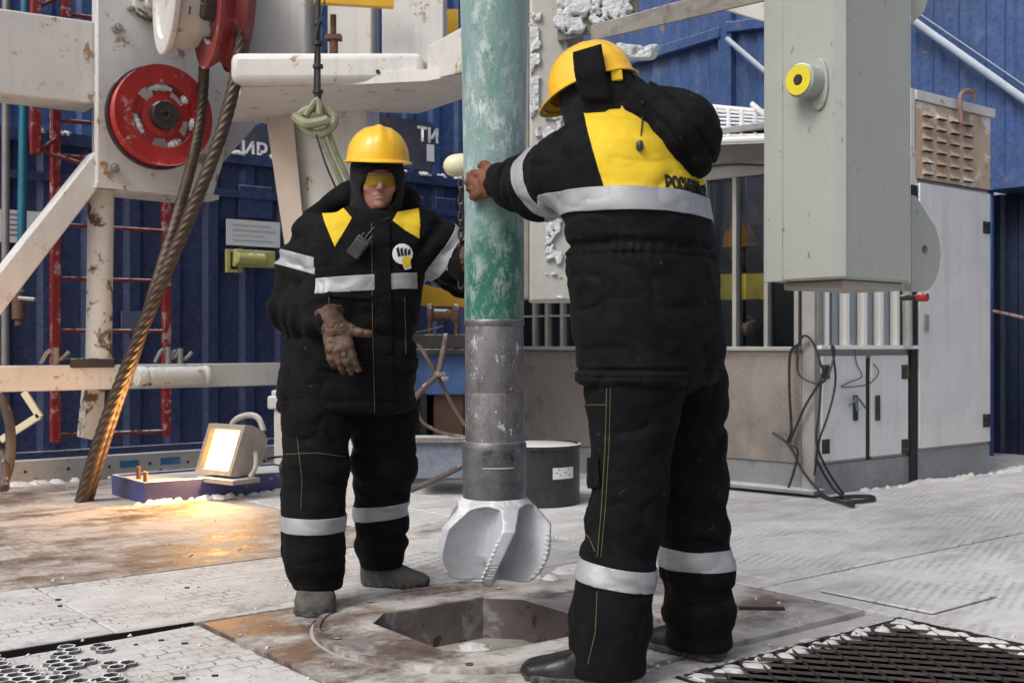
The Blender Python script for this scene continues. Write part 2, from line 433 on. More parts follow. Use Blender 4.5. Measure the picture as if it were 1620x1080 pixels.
def floor_mat(name, snow_amt, brown, pattern=None, pscale=1.0, dirt=(0.20, 0.125, 0.085), prot=0.0, psz=(0.07, 0.055), warm=(0.70, 0.692, 0.675), pstr=1.0):
    """steel deck under trodden snow: snow_amt share of snow, brown share of bare rusty steel, pattern of the mat or tread below"""
    m = bpy.data.materials.new(name); m.use_nodes = True
    N = m.node_tree.nodes; L = m.node_tree.links; b = N["Principled BSDF"]
    g = N.new("ShaderNodeNewGeometry"); P = g.outputs["Position"]
    rot = N.new("ShaderNodeMapping"); rot.inputs["Rotation"].default_value = (0, 0, -math.atan2(0.626, 0.78) + prot); L.new(P, rot.inputs[0]); PR = rot.outputs[0]
    def noise(sc, det=8, ro=0.65, dist=0.0, vec=PR, st=None):
        if st:
            q = N.new("ShaderNodeMapping"); q.inputs["Scale"].default_value = st; L.new(vec, q.inputs[0]); vec = q.outputs[0]
        n = N.new("ShaderNodeTexNoise"); n.inputs["Scale"].default_value = sc; n.inputs["Detail"].default_value = det
        n.inputs["Roughness"].default_value = ro; n.inputs["Distortion"].default_value = dist; L.new(vec, n.inputs["Vector"]); return n.outputs["Fac"]
    def ramp(x, lo, hi, a=0.0, c=1.0):
        r = N.new("ShaderNodeMapRange"); r.inputs[1].default_value = lo; r.inputs[2].default_value = hi
        r.inputs[3].default_value = a; r.inputs[4].default_value = c; L.new(x, r.inputs[0]); return r.outputs[0]
    def mth(op, x, y=0.0, z=None):
        q = N.new("ShaderNodeMath"); q.operation = op
        for i, k in enumerate((x, y, z)):
            if k is None: continue
            if isinstance(k, (int, float)): q.inputs[i].default_value = k
            else: L.new(k, q.inputs[i])
        return q.outputs[0]
    def mix(f, a, c):
        x = N.new("ShaderNodeMix"); x.data_type = 'RGBA'; L.new(f, x.inputs[0])
        for k, q in ((6, a), (7, c)):
            if isinstance(q, tuple): x.inputs[k].default_value = (*q, 1)
            else: L.new(q, x.inputs[k])
        return x.outputs[2]
    big = noise(1.5, 9, 0.62, 0.5, st=(0.6, 1.3, 1)); fine = noise(28, 6, 0.75); mid = noise(6.5, 8, 0.7, 0.3)
    # snow cover mask
    cov = mth('ADD', mth('ADD', mth('MULTIPLY', big, 0.55), mth('MULTIPLY', mid, 0.3)), mth('MULTIPLY', fine, 0.15))
    t = 0.5 + (0.5 - snow_amt) * 0.42
    smask = ramp(cov, t - 0.05, t + 0.05)
    steel = mix(ramp(noise(9, 8, 0.7), 0.38, 0.62), tuple(c * 0.5 for c in dirt), dirt)
    steel = mix(ramp(noise(3.5, 8, 0.7, 0.4), 0.5, 0.64, 0, brown), steel, (0.215, 0.135, 0.088))
    sn = mix(ramp(mid, 0.36, 0.66), tuple(c * 0.80 for c in warm), warm)
    sn = mix(ramp(noise(2.1, 9, 0.7, 0.6, st=(0.5, 1.6, 1)), 0.48, 0.68, 0, 0.8), sn, (0.40, 0.37, 0.335))
    col = mix(smask, steel, sn)
    h = mth('ADD', mth('MULTIPLY', smask, 0.6), mth('MULTIPLY', mid, 0.7))
    if pattern:
        fade = ramp(noise(2.2, 6, 0.65), 0.44, 0.62)
        if pattern == 'brick':
            br = N.new("ShaderNodeTexBrick"); br.inputs["Scale"].default_value = 1.0; br.inputs["Mortar Size"].default_value = 0.006 * pscale
            br.inputs["Brick Width"].default_value = psz[0]; br.inputs["Row Height"].default_value = psz[1]; br.inputs["Mortar Smooth"].default_value = 0.6
            br.inputs["Color1"].default_value = (0, 0, 0, 1); br.inputs["Color2"].default_value = (0, 0, 0, 1); br.inputs["Mortar"].default_value = (1, 1, 1, 1)
            wob = N.new("ShaderNodeTexNoise"); wob.inputs["Scale"].default_value = 9; L.new(PR, wob.inputs["Vector"])
            vm = N.new("ShaderNodeVectorMath"); vm.operation = 'SCALE'; vm.inputs[3].default_value = 0.05; L.new(wob.outputs["Color"], vm.inputs[0])
            va = N.new("ShaderNodeVectorMath"); va.operation = 'ADD'; L.new(PR, va.inputs[0]); L.new(vm.outputs[0], va.inputs[1])
            L.new(va.outputs[0], br.inputs["Vector"]); line = br.outputs["Color"]
        else:   # tread of small raised bars, two directions
            w1 = N.new("ShaderNodeTexWave"); w1.wave_type = 'BANDS'; w1.bands_direction = 'DIAGONAL'; w1.inputs["Scale"].default_value = 9 * pscale
            w1.inputs["Distortion"].default_value = 0.6; L.new(PR, w1.inputs["Vector"])
            mp2 = N.new("ShaderNodeMapping"); mp2.inputs["Rotation"].default_value = (0, 0, 1.2); L.new(PR, mp2.inputs[0])
            w2 = N.new("ShaderNodeTexWave"); w2.wave_type = 'BANDS'; w2.inputs["Scale"].default_value = 5 * pscale; L.new(mp2.outputs[0], w2.inputs["Vector"])
            line = ramp(mth('MULTIPLY', w1.outputs["Fac"], w2.outputs["Fac"]), 0.35, 0.7)
        lm = mth('MULTIPLY', line, mth('MULTIPLY', fade, ramp(fine, 0.36, 0.56)))
        col = mix(mth('MULTIPLY', lm, (0.80 if pattern == 'brick' else 0.75) * pstr), col, (0.15, 0.125, 0.105))
        h = mth('SUBTRACT', h, mth('MULTIPLY', lm, 0.6 * pstr))
    spk = ramp(noise(55, 5, 0.8), 0.60, 0.68); col = mix(mth('MULTIPLY', spk, ramp(mid, 0.42, 0.6, 0.05, 0.55)), col, (0.17, 0.135, 0.11))
    scuf = ramp(noise(5.0, 9, 0.78, 1.2, st=(0.4, 2.2, 1)), 0.56, 0.66, 0, 0.45); col = mix(scuf, col, (0.25, 0.22, 0.195))
    h = mth('ADD', h, mth('MULTIPLY', fine, 0.45))
    L.new(col, b.inputs["Base Color"])
    L.new(ramp(smask, 0, 1, 0.50, 0.82), b.inputs["Roughness"])
    bp = N.new("ShaderNodeBump"); bp.inputs["Strength"].default_value = 0.7; bp.inputs["Distance"].default_value = 0.012
    L.new(h, bp.inputs["Height"]); L.new(bp.outputs[0], b.inputs["Normal"])
    return m
# ================================================================ SETTING
U = Vector((0.78, 0.626, 0)).normalized(); V_ = Vector((0.626, -0.78, 0)).normalized()
LC = Vector((-1.113, 4.09, 0))          # left corner of the rotary table plate
def uv(u, v, z=0.0):
    q = LC + U * u + V_ * v; return Vector((q.x, q.y, z))

MF_mat = floor_mat("deck_snow_mat", 0.80, 0.3, 'brick', 1.0, pstr=1.0)
MF_front = floor_mat("deck_snow_front", 0.84, 0.3, 'brick', 1.0, psz=(0.075, 0.06))
MF_rust = floor_mat("deck_rust_back", 0.56, 0.9, 'tread', 1.2, dirt=(0.21, 0.15, 0.11), warm=(0.56, 0.52, 0.475))
MF_back = floor_mat("deck_snow_back", 0.72, 0.4, 'tread', 1.0, dirt=(0.25, 0.22, 0.20))
MF_right = floor_mat("deck_snow_right", 0.84, 0.2, 'tread', 1.5, dirt=(0.30, 0.29, 0.29), warm=(0.72, 0.72, 0.715))
MF_table = floor_mat("table_steel", 0.58, 0.35, None, dirt=(0.20, 0.135, 0.115), warm=(0.58, 0.555, 0.525))
MF_table2 = floor_mat("insert_steel", 0.54, 0.30, None, dirt=(0.19, 0.14, 0.125), warm=(0.58, 0.555, 0.525))

# ground far below and black sheet as painted shade under the plates
g = MB(); g.slab([(-60, -40), (60, -40), (60, 80), (-60, 80)], -0.9, -0.8)
tag(g.build("ground", mat("ground_snow", (0.45, 0.44, 0.42), 0.9, var=0.2, bump=0.3)), kind="structure")

def plate(name, quad, m, z0=-0.04, z1=0.0, bevel=0.004, cut=0.012):
    """deck plate from uv corners"""
    o = MB().slab([uv(*q) for q in quad], z0, z1).build(name, m, bevel=bevel)
    return tag(o, kind="structure")

GAP = 0.012
TU, TV = 2.03, 1.37
# strips beyond the left table edge (v<0), then a darker rusty strip, then the back
plate("floor", [(-9, -0.985), (-0.30, -0.985), (-0.30, -0.050), (-9, -0.050)], MF_mat, -0.03, 0.004)
plate("floor", [(-0.285, -0.985), (1.10, -0.985), (1.10, -0.022), (-0.285, -0.044)], MF_mat)
plate("floor", [(1.112, -0.985), (2.18, -0.985), (2.18, -0.022), (1.112, -0.022)], MF_back)
plate("floor", [(-9, -14), (1.55, -14), (1.55, -1.0), (-9, -1.0)], MF_rust)
plate("floor", [(1.565, -14), (2.18, -14), (2.18, -1.0), (1.565, -1.0)], MF_back)
tag(MB().slab([uv(-9, -0.049), uv(-0.29, -0.049), uv(-0.27, -0.043), uv(-0.02, -0.036), uv(-0.02, -0.030), uv(-0.27, -0.037), uv(-9, -0.044)], -0.2, 0.001).build('floor', M['black_gap']), kind='structure')  # black strip along the seam: painted shade on the rear plate's side
# front-left plate under the mat
plate("floor", [(-9, 0.12), (-2.2, 0.085), (-0.30, 0.035), (-0.025, 0.012), (-0.025, 6), (-9, 6)], MF_front, -0.03)
plate("floor", [(0.0, TV + 0.012), (2.03, TV + 0.045), (2.03, 1.50), (0.0, 1.50)], MF_table, z1=-0.004)
plate("floor", [(0.0, 1.515), (0.83, 1.515), (0.83, 6), (0.0, 6)], MF_table)
# right-hand plates
plate("floor", [(2.195, -14), (12, -14), (12, -0.62), (2.195, -0.62)], MF_right)
plate("floor", [(2.195, -0.605), (12, -0.605), (12, 0.86), (2.195, 0.86)], MF_right, z1=0.004)
plate("floor", [(2.045, -0.01), (2.18, -0.01), (2.18, 0.86), (2.045, 0.86)], MF_right)
plate("floor", [(2.045, 0.875), (12, 0.875), (12, 6), (2.045, 6)], MF_right)
# a raised hatch in the right-hand plates
hq = [(2.15, 1.08), (2.62, 1.08), (2.62, 1.58), (2.15, 1.58)]
o = MB().slab([uv(*q) for q in hq], 0.004, 0.014).build("hatch_cover", MF_right, bevel=0.004)
tag(o, "snow covered square hatch cover let into the deck right of the rotary table", "hatch")

# ---------------------------------------------------------------- rotary table with its square pocket
rt = empty("rotary_table", uv(0.79, 0.646), "brown rusty rotary table plate with a square pocket under the drill bit", "rotary table")
cc = uv(0.79, 0.646)
def ring(name, outer, inner, z0, z1, m, parent, n=96, skirt_in=None, bevel=0):
    mb = MB(); vs = []
    for i in range(n):
        vs += [outer(i, n, z1), inner(i, n, z1), inner(i, n, z0), outer(i, n, z0)]
    fs = []
    for i in range(n):
        a = i * 4; c = ((i + 1) % n) * 4
        fs += [(a, a + 1, c + 1, c), (a + 1, a + 2, c + 2, c + 1), (a + 2, a + 3, c + 3, c + 2), (a + 3, a, c, c + 3)]
    mb.add(vs, fs); return mb.build(name, m, parent)
def circ(r, sx=1):
    def f(i, n, z):
        t = 2 * math.pi * i / n
        q = cc + U * (math.cos(t) * r) + V_ * (math.sin(t) * r); return Vector((q.x, q.y, z))
    return f
def rectf(u0, u1, v0, v1):
    def f(i, n, z):
        t = 2 * math.pi * i / n; cu, cv = 0.79, 0.646; du, dv = math.cos(t), math.sin(t)
        k = min([( (u1 - cu) / du if du > 0 else (u0 - cu) / du) if abs(du) > 1e-6 else 1e9,
                 ((v1 - cv) / dv if dv > 0 else (v0 - cv) / dv) if abs(dv) > 1e-6 else 1e9])
        # pull the samples nearest the corners onto them
        for a, b_ in ((u0, v0), (u0, v1), (u1, v0), (u1, v1)):
            ta = math.atan2(b_ - cv, a - cu) % (2 * math.pi)
            if abs((ta - t + math.pi) % (2 * math.pi) - math.pi) < math.pi / n: return uv(a, b_, z)
        return uv(cu + du * k, cv + dv * k, z)
    return f
ring("table_plate", rectf(0, TU, 0, TV), circ(0.628), -0.06, 0.0, MF_table, rt)
def sqhole(h, ch, rot):
    """square of half diagonal h with clipped corners"""
    pts = []
    for k in range(4):
        a = rot + k * math.pi / 2
        c0 = Vector((math.cos(a), math.sin(a))) * h
        t1 = Vector((math.cos(a - math.pi / 2), math.sin(a - math.pi / 2))) * h
        t2 = Vector((math.cos(a + math.pi / 2), math.sin(a + math.pi / 2))) * h
        pts += [c0 + (t1 - c0).normalized() * ch, c0 + (t2 - c0).normalized() * ch]
    def f(i, n, z):
        t = 2 * math.pi * i / n; d = Vector((math.cos(t), math.sin(t)))
        best = None
        for j in range(8):
            p, q = pts[j], pts[(j + 1) % 8]; e = q - p
            den = d.x * e.y - d.y * e.x
            if abs(den) < 1e-9: continue
            k = (p.x * e.y - p.y * e.x) / den; w = (p.x * d.y - p.y * d.x) / den
            if k > 0 and -1e-6 <= w <= 1 + 1e-6: best = k if best is None else min(best, k)
        for p in pts:
            if abs((math.atan2(p.y, p.x) - t + math.pi) % (2 * math.pi) - math.pi) < math.pi / n * 0.99:
                return Vector((cc.x + p.x, cc.y + p.y, z))
        return Vector((cc.x + d.x * best, cc.y + d.y * best, z))
    return f
rot0 = math.radians(172)
M["pocket"] = mat("pocket_wall", (0.15, 0.125, 0.118), .5, .2, var=.3, vscale=5, c2=(.42, .42, .41), c2_amt=.46, c2_scale=5, c2_sharp=.2, c3=(.045, .03, .025), c3_amt=.4, c3_scale=6, bump=.3)
def circw(r):
    def f(i, n, z):
        t = 2 * math.pi * i / n; return Vector((cc.x + math.cos(t) * r, cc.y + math.sin(t) * r, z))
    return f
ring("bushing_ring", circw(0.612), sqhole(0.475, 0.11, rot0), -0.05, 0.007, MF_table2, rt, n=192)
ring("pocket_wall", circw(0.60), sqhole(0.478, 0.11, rot0), -0.17, -0.0505, M["pocket"], rt, n=192)
ring("pocket_lip", sqhole(0.4749, 0.11, rot0), sqhole(0.4735, 0.11, rot0), -0.16, 0.001, M["pocket"], rt, n=192)
ring("rim_ridge", circw(0.611), circw(0.588), 0.0, 0.014, MF_table2, rt)
ring("rim_groove", circw(0.628), circw(0.612), -0.05, -0.005, mat('groove_snow', (.55, .53, .50), .8, c2=(.02, .02, .02), c2_amt=.5, c2_scale=3, bump=.5), rt)
MF_bowl = floor_mat("bowl_snow", 0.66, 0.2, None, dirt=(0.12, 0.10, 0.09), warm=(0.40, 0.39, 0.36))
ring("bowl_floor", circw(0.60), circw(0.20), -0.30, -0.155, MF_bowl, rt)
# slots in the plate's right end (rough dark pits) and small bolts
b = MB()
for (px, py, w, h) in ((1205, 962, 0.17, 0.032),):
    b.box(G(px, py, 0.003), w, h, 0.008, math.radians(-4))
b.build("plate_slot", M['black_gap'], rt)
ring("bore_shade_ring", circw(0.2025), circw(0.1985), -0.415, -0.158, M["black_gap"], rt)  # black ring added inside the bore as painted shade
b = MB()
for k in range(6):
    t = k * math.pi / 3 + 0.45
    b.cyl((cc.x + math.cos(t) * 0.55, cc.y + math.sin(t) * 0.55, 0.0), (cc.x + math.cos(t) * 0.55, cc.y + math.sin(t) * 0.55, 0.011), 0.012, seg=12)
b.build_each("bushing_pin", M['dark_steel'], rt)
# snow crumbs heaped under the bit
random.seed(3)

# ---------------------------------------------------------------- expanded metal grating at the right front
gr = empty("floor_grating", G(1380, 1060, -0.02), "dark expanded metal floor grating with snow edges at the right front corner", "floor grating")
b = MB(); gx0, gx1, gy0, gy1 = 0.86, 2.02, 1.53, 3.6
pu, pv = 0.110, 0.044
nu = int((gy1 - gy0) / pu); nv = int((gx1 - gx0) / pv)
rw, rh = 0.0055, 0.007
for j in range(nv):
    v0 = gx0 + j * pv
    pts = []
    for i in range(nu * 2 + 1):
        off = (0.5 * pv if (i + j) % 2 else -0.5 * pv) * 0.86
        pts.append(uv(v0 + off + pv / 2, gy0 + i * pu / 2, -0.006))
    n0 = len(b.v)
    vs = []
    for k, p in enumerate(pts):
        vs += [p + U * rw * .5 + Vector((0, 0, -rh)), p + U * rw * .5, p - U * rw * .1 + Vector((0, 0, .005)), p - U * rw * .5 + Vector((0, 0, -rh * .6))]
    fs = []
    for k in range(len(pts) - 1):
        for q in range(4):
            fs.append((k * 4 + q, k * 4 + (q + 1) % 4, (k + 1) * 4 + (q + 1) % 4, (k + 1) * 4 + q))
    b.add(vs, fs)
M['grate'] = mat("grate_steel", (0.06, 0.053, 0.052), 0.40, 0.5, var=0.4, vscale=6, c2=(0.11, 0.07, 0.05), c2_amt=0.36, c2_scale=3, snow=0.34, snow_scale=6, bump=0.3)
b.build("mesh_panel", M['grate'], gr, smooth=20)
b = MB()
for q in ((0.845, 0.858), (2.022, 2.034)):
    b.slab([uv(q[0], 1.516), uv(q[1], 1.516), uv(q[1], 3.6), uv(q[0], 3.6)], -0.05, 0.002)
b.slab([uv(0.859, 1.516), uv(2.021, 1.516), uv(2.021, 1.528), uv(0.859, 1.528)], -0.05, 0.002)
b.build("edge_angle", M['dark_steel'], gr)
u_ = MB().slab([uv(-0.5, -0.2), uv(4.0, -0.2), uv(4.0, 5), uv(-0.5, 5)], -0.42, -0.40)  # black sheet added below, painted shade behind the gaps and grating
tag(u_.build("floor", M['black_gap']), kind="structure")
# curved worn guard strip between the table and the grating
def snow_lumps(name, pts, m, parent=None, seed=1, z=0.0, flat=0.4, label=None, cat=None, kind=None):
    """irregular snow heap made of overlapping soft lumps joined in one surface"""
    rnd = np.random.RandomState(seed)
    C = np.array([(p[0], p[1]) for p, r in pts], np.float32); R = np.array([r for p, r in pts], np.float32) * 1.25; hm = float(R.max()) * flat
    lo = np.append(C.min(0) - R.max() - .03, z - .02); hi = np.append(C.max(0) + R.max() + .03, z + hm * 1.3 + .03)
    def f(P):
        fall = np.full(P.shape[:-1], -1.0, np.float32)
        for c, r in zip(C, R):
            q = P[..., :2] - c; fall = np.maximum(fall, 1 - np.sqrt((q * q).sum(-1)) / r)
        Q = P * np.array([1, 1, 0.2], np.float32)
        n = vnoise(Q, 16, seed) * .45 + vnoise(Q, 37, seed + 1) * .3 + vnoise(Q, 80, seed + 2) * .25
        m = np.clip(fall * 1.3, -1, .8) + (n - .5) * 1.9 - .12
        m = np.where(m < 0, m * 5, m)
        return (P[..., 2] - z - np.clip(m, -9, 1) * hm * .8) * .6
    V, Fc = surfnet(f, lo, hi, 0.0065)
    return link_mesh(name, V, Fc, m, parent, smooth=None)

# ---------------------------------------------------------------- numpy surface nets
_tab = {}
def vnoise(P, scale, seed=0):
    if seed not in _tab: _tab[seed] = np.random.RandomState(seed + 11).rand(32, 32, 32).astype(np.float32)
    T = _tab[seed]; Q = P * scale + 100.37
    I = np.floor(Q).astype(np.int32); Fr_ = (Q - I).astype(np.float32); Fr_ = Fr_ * Fr_ * (3 - 2 * Fr_)
    I0 = I & 31; I1 = (I + 1) & 31
    x0, y0, z0 = I0[..., 0], I0[..., 1], I0[..., 2]; x1, y1, z1 = I1[..., 0], I1[..., 1], I1[..., 2]
    fx, fy, fz = Fr_[..., 0], Fr_[..., 1], Fr_[..., 2]
    a = T[x0, y0, z0] * (1 - fx) + T[x1, y0, z0] * fx; b = T[x0, y1, z0] * (1 - fx) + T[x1, y1, z0] * fx
    c = T[x0, y0, z1] * (1 - fx) + T[x1, y0, z1] * fx; d = T[x0, y1, z1] * (1 - fx) + T[x1, y1, z1] * fx
    return (a * (1 - fy) + b * fy) * (1 - fz) + (c * (1 - fy) + d * fy) * fz
def smin(a, b, k):
    h = np.maximum(k - np.abs(a - b), 0) / k
    return np.minimum(a, b) - h * h * k * 0.25
def smax(a, b, k): return -smin(-a, -b, k)

def surfnet(f, lo, hi, h, detail=None, coarse=4):
    """surface nets of f<0 in the box; f is sampled coarsely first and finely only near the surface"""
    lo = np.array(lo, float); hi = np.array(hi, float)
    n = np.ceil((hi - lo) / h).astype(int) + 1
    n = ((n + coarse - 1) // coarse) * coarse + 1
    nb = (n - 1) // coarse
    ax = [lo[i] + np.arange(n[i]) * h for i in range(3)]
    cx = [lo[i] + (np.arange(nb[i]) + 0.5) * coarse * h for i in range(3)]
    Pc = np.stack(np.meshgrid(*cx, indexing='ij'), -1).astype(np.float32)
    Dc = f(Pc)
    D = np.repeat(np.repeat(np.repeat(Dc, coarse, 0), coarse, 1), coarse, 2)
    D = np.pad(D, ((0, 1), (0, 1), (0, 1)), mode='edge').astype(np.float32)
    near = np.abs(Dc) < coarse * h * 2.2 + 0.02
    nm = np.zeros(D.shape, bool); rep = np.repeat(np.repeat(np.repeat(near, coarse, 0), coarse, 1), coarse, 2)
    nm[:-1, :-1, :-1] |= rep; nm[1:, 1:, 1:] |= rep; nm[1:, :-1, :-1] |= rep; nm[:-1, 1:, :-1] |= rep; nm[:-1, :-1, 1:] |= rep
    nm[1:, 1:, :-1] |= rep; nm[1:, :-1, 1:] |= rep; nm[:-1, 1:, 1:] |= rep
    idx = np.nonzero(nm)
    P = np.stack([ax[i][idx[i]] for i in range(3)], -1).astype(np.float32)
    d = np.empty(len(P), np.float32); step = 400000
    for s in range(0, len(P), step):
        q = P[s:s + step]; dd = f(q)
        if detail is not None: dd = dd + detail(q, dd)
        d[s:s + step] = dd
    D[idx] = d
    # close the box
    for a_ in range(3):
        sl = [slice(None)] * 3
        for e in (0, -1): sl[a_] = e; D[tuple(sl)] = np.maximum(D[tuple(sl)], 1e-3)
    S = D < 0
    c = S[:-1, :-1, :-1].astype(np.int8)
    tot = sum(S[i:S.shape[0] - 1 + i, j:S.shape[1] - 1 + j, k:S.shape[2] - 1 + k].astype(np.int8) for i in (0, 1) for j in (0, 1) for k in (0, 1))
    act = (tot > 0) & (tot < 8)
    ci = np.nonzero(act); vid = np.full(act.shape, -1, np.int64); vid[ci] = np.arange(len(ci[0]))
    base = np.stack(ci, -1)
    acc = np.zeros((len(base), 3)); cnt = np.zeros(len(base))
    corners = [(i, j, k) for i in (0, 1) for j in (0, 1) for k in (0, 1)]
    val = {q: D[ci[0] + q[0], ci[1] + q[1], ci[2] + q[2]] for q in corners}
    for q in corners:
        for a_ in range(3):
            if q[a_]: continue
            r = list(q); r[a_] = 1; r = tuple(r)
            d0, d1 = val[q], val[r]; m_ = (d0 < 0) != (d1 < 0)
            t = np.where(m_, d0 / (d0 - d1 + 1e-20), 0)
            pt = np.array(q, float)[None, :].repeat(len(base), 0); pt[:, a_] += t
            acc += pt * m_[:, None]; cnt += m_
    Vv = lo + (base + acc / np.maximum(cnt, 1)[:, None]) * h
    faces = []
    for a_ in range(3):
        b1, b2 = (a_ + 1) % 3, (a_ + 2) % 3
        s0 = [slice(None)] * 3; s1 = [slice(None)] * 3; s0[a_] = slice(0, -1); s1[a_] = slice(1, None)
        ch = S[tuple(s0)] != S[tuple(s1)]; ei = np.stack(np.nonzero(ch), -1)
        ok = (ei[:, b1] > 0) & (ei[:, b2] > 0) & (ei[:, b1] < act.shape[b1]) & (ei[:, b2] < act.shape[b2]); ei = ei[ok]
        def cell(o1, o2):
            e = ei.copy(); e[:, b1] -= o1; e[:, b2] -= o2; return vid[e[:, 0], e[:, 1], e[:, 2]]
        q = np.stack([cell(1, 1), cell(0, 1), cell(0, 0), cell(1, 0)], -1)
        inside = S[ei[:, 0], ei[:, 1], ei[:, 2]]
        q[~inside] = q[~inside][:, ::-1]
        faces.append(q)
    Fc = np.concatenate(faces)
    Fc = Fc[(Fc >= 0).all(1)]
    return Vv, Fc

def rcone(P, a, b, ra, rb, flat=None):
    a = np.array(a, np.float32); b = np.array(b, np.float32); ab = b - a
    t = np.clip(((P - a) @ ab) / max(float(ab @ ab), 1e-9), 0, 1)
    q = P - (a + t[..., None] * ab)
    return np.sqrt((q * q).sum(-1) + 1e-12) - (ra + (rb - ra) * t)
def ellip(P, c, r, R=None):
    q = P - np.array(c, np.float32)
    if R is not None: q = q @ np.array(R, np.float32)      # columns of R are the axes
    r = np.array(r, np.float32); k0 = np.sqrt(((q / r) ** 2).sum(-1) + 1e-9); k1 = np.sqrt(((q / (r * r)) ** 2).sum(-1) + 1e-9)
    return k0 * (k0 - 1) / k1

MS = mat("drift_snow", (0.66, 0.65, 0.63), 0.85, var=0.08, bump=0.5, bscale=120, mid_bump=0.4)

# ---------------------------------------------------------------- walls
def corrugated(fr, s0, s1, z0, z1, off, m, name, parent, period=0.30, depth=0.035, top=None):
    mb = MB(); prof = []; s = s0
    while s < s1:
        prof += [(s, 0), (s + period * .5, 0), (s + period * .62, depth), (s + period * .88, depth)]
        s += period
    prof = [(min(a, s1), b_) for a, b_ in prof]; prof.append((s1, 0)); n = len(prof)
    vs = [fr.pt(a, z0, off + b_) for a, b_ in prof] + [fr.pt(a, z1, off + b_) for a, b_ in prof]
    mb.add(vs, [(i, i + 1, n + i + 1, n + i) for i in range(n - 1)])
    return mb.build(name, m, parent, smooth=20)

WL = Frame((-4.15, 9.23), U)
wall = empty("container_wall", WL.pt(0, 0), "blue corrugated container wall with white lettering behind the left worker", "wall")
corrugated(WL, -3.5, 6.0, 0.02, 2.66, 0.0, M['blue_wall'], "lower_panel", wall, 0.36, 0.04)
corrugated(WL, -3.5, 6.0, 2.76, 6.2, -0.08, M['blue_faded'], "upper_panel", wall, 0.33, 0.03)
b = MB(); b.sbox(WL, -3.5, 2.66, 6.0, 2.76, -0.10, 0.09)
b.build("ledge_rail", M['blue_wall'], wall)
b = MB(); b.sbox(WL, -3.5, 0.0, 6.0, 0.12, 0.02, 0.08); b.sbox(WL, -3.5, 2.35, 6.0, 2.42, 0.045, 0.065)
b.build("base_rail", M['blue_wall'], wall)
b = MB()
for px0, px1, py0, py1 in ((378, 432, 292, 348), (690, 722, 312, 358), (735, 760, 316, 360), (640, 672, 308, 355)):
    b.rect(WL, px0, py0, px1, py1, 0.02, 0.052)
b.build("door_panel", M['blue_wall'], wall, bevel=0.008)
# grimy dark panels up in the ledge zone
b = MB()
for px0, px1 in ((380, 432), (600, 683)):
    b.rect(WL, px0, 195 if px0 < 500 else 182, px1, 246 if px0 < 500 else 270, -0.06, -0.036)
b.build("grimy_panel", mat("grimy_panel", (0.06, 0.065, 0.09), 0.5, var=0.4, c2=(0.10, 0.075, 0.07), c2_amt=.4, streak=.5), wall)
def text_mesh(txt, size, name, m, parent, place, extrude=0.002, bold=0.0, align='LEFT'):
    cu = bpy.data.curves.new(name, 'FONT'); cu.body = txt; cu.size = size; cu.extrude = extrude; cu.offset = bold; cu.align_x = align
    to = bpy.data.objects.new("tmp_text", cu); COL.objects.link(to)
    dg = bpy.context.evaluated_depsgraph_get(); me = bpy.data.meshes.new_from_object(to.evaluated_get(dg))
    vs = [place(v.co) for v in me.vertices]; fs = [tuple(p.vertices) for p in me.polygons]
    bpy.data.objects.remove(to); bpy.data.meshes.remove(me)
    return link_mesh(name, vs, fs, m, parent, smooth=None)
def on_frame(fr, px, py, off):
    s0, z0 = fr.sz(px, py, off)
    return lambda c: fr.pt(s0 + c.x * (1 if fr.d.x > 0 else -1), z0 + c.y, off + c.z)
M['letter'] = mat("letter_white", (0.80, 0.81, 0.82), 0.6, var=0.08, bump=0.1)
text_mesh("\u0418\u0420", 0.20, "wall_lettering", M['letter'], wall, on_frame(WL, 381, 247, -0.030), bold=0.004)
text_mesh("\u0422\u0418", 0.20, "wall_lettering", M['letter'], wall, on_frame(WL, 660, 222, -0.030), bold=0.006)
b = MB(); b.rect(WL, 676, 228, 687, 256, -0.035, -0.029); b.build("wall_lettering", M['letter'], wall)
# snow lying on the ledge, and small snow runs
b = []
rs = np.random.RandomState(5)
for k in range(46):
    s = -2.5 + k * 0.17 + rs.rand() * 0.1
    q = WL.pt(s, 0, 0.03 + 0.04 * rs.rand()); b.append(((q.x, q.y), 0.035 + 0.05 * rs.rand()))
# WR : the other blue wall
WR = Frame((4.3, 10.2), V_)
wallr = empty("shelter_wall", WR.pt(0, 0), "faded blue corrugated shelter wall with diagonal pipes, behind the right side", "wall")
sA = WR.s(835)
corrugated(WR, sA - 1.5, WR.s(1147), 0.0, 7.5, -0.06, M['blue_faded'], "wall_panel", wallr, 0.30, 0.03)
corrugated(WR, WR.s(1150), 0.0, 0.0, 7.5, -0.04, M['blue_faded'], "wall_panel", wallr, 0.26, 0.03)
corrugated(WR, 0.0, 5.0, 2.5, 7.5, 0.0, M['blue_faded'], "wall_panel", wallr, 0.24, 0.03)
corrugated(WR, -1.5, 5.0, 0.0, 2.38, -0.35, M['blue_shaded'], "recess_panel", wallr, 0.24, 0.03)
b = MB(); b.sbox(WR, -0.05, 2.38, 4.0, 2.50, -0.4, 0.05); b.build("cross_rail", M['blue_faded'], wallr)
b = MB()
s0, z0 = WR.sz(990, 98, 0.05); s1, z1 = WR.sz(1140, 52, 0.05)
b.beam(WR.pt(s0, z0, 0.03), WR.pt(s1, z1, 0.03), 0.10, 0.11)
s0, z0 = WR.sz(1150, 44, 0.05); s1, z1 = WR.sz(1215, 36, 0.05)
b.beam(WR.pt(s0, z0, 0.03), WR.pt(s1, z1, 0.03), 0.10, 0.11)
b.rect(WR, 1136, -60, 1156, 240, -0.04, 0.05)
b.build("wall_frame", M['blue_faded'], wallr, bevel=0.006)
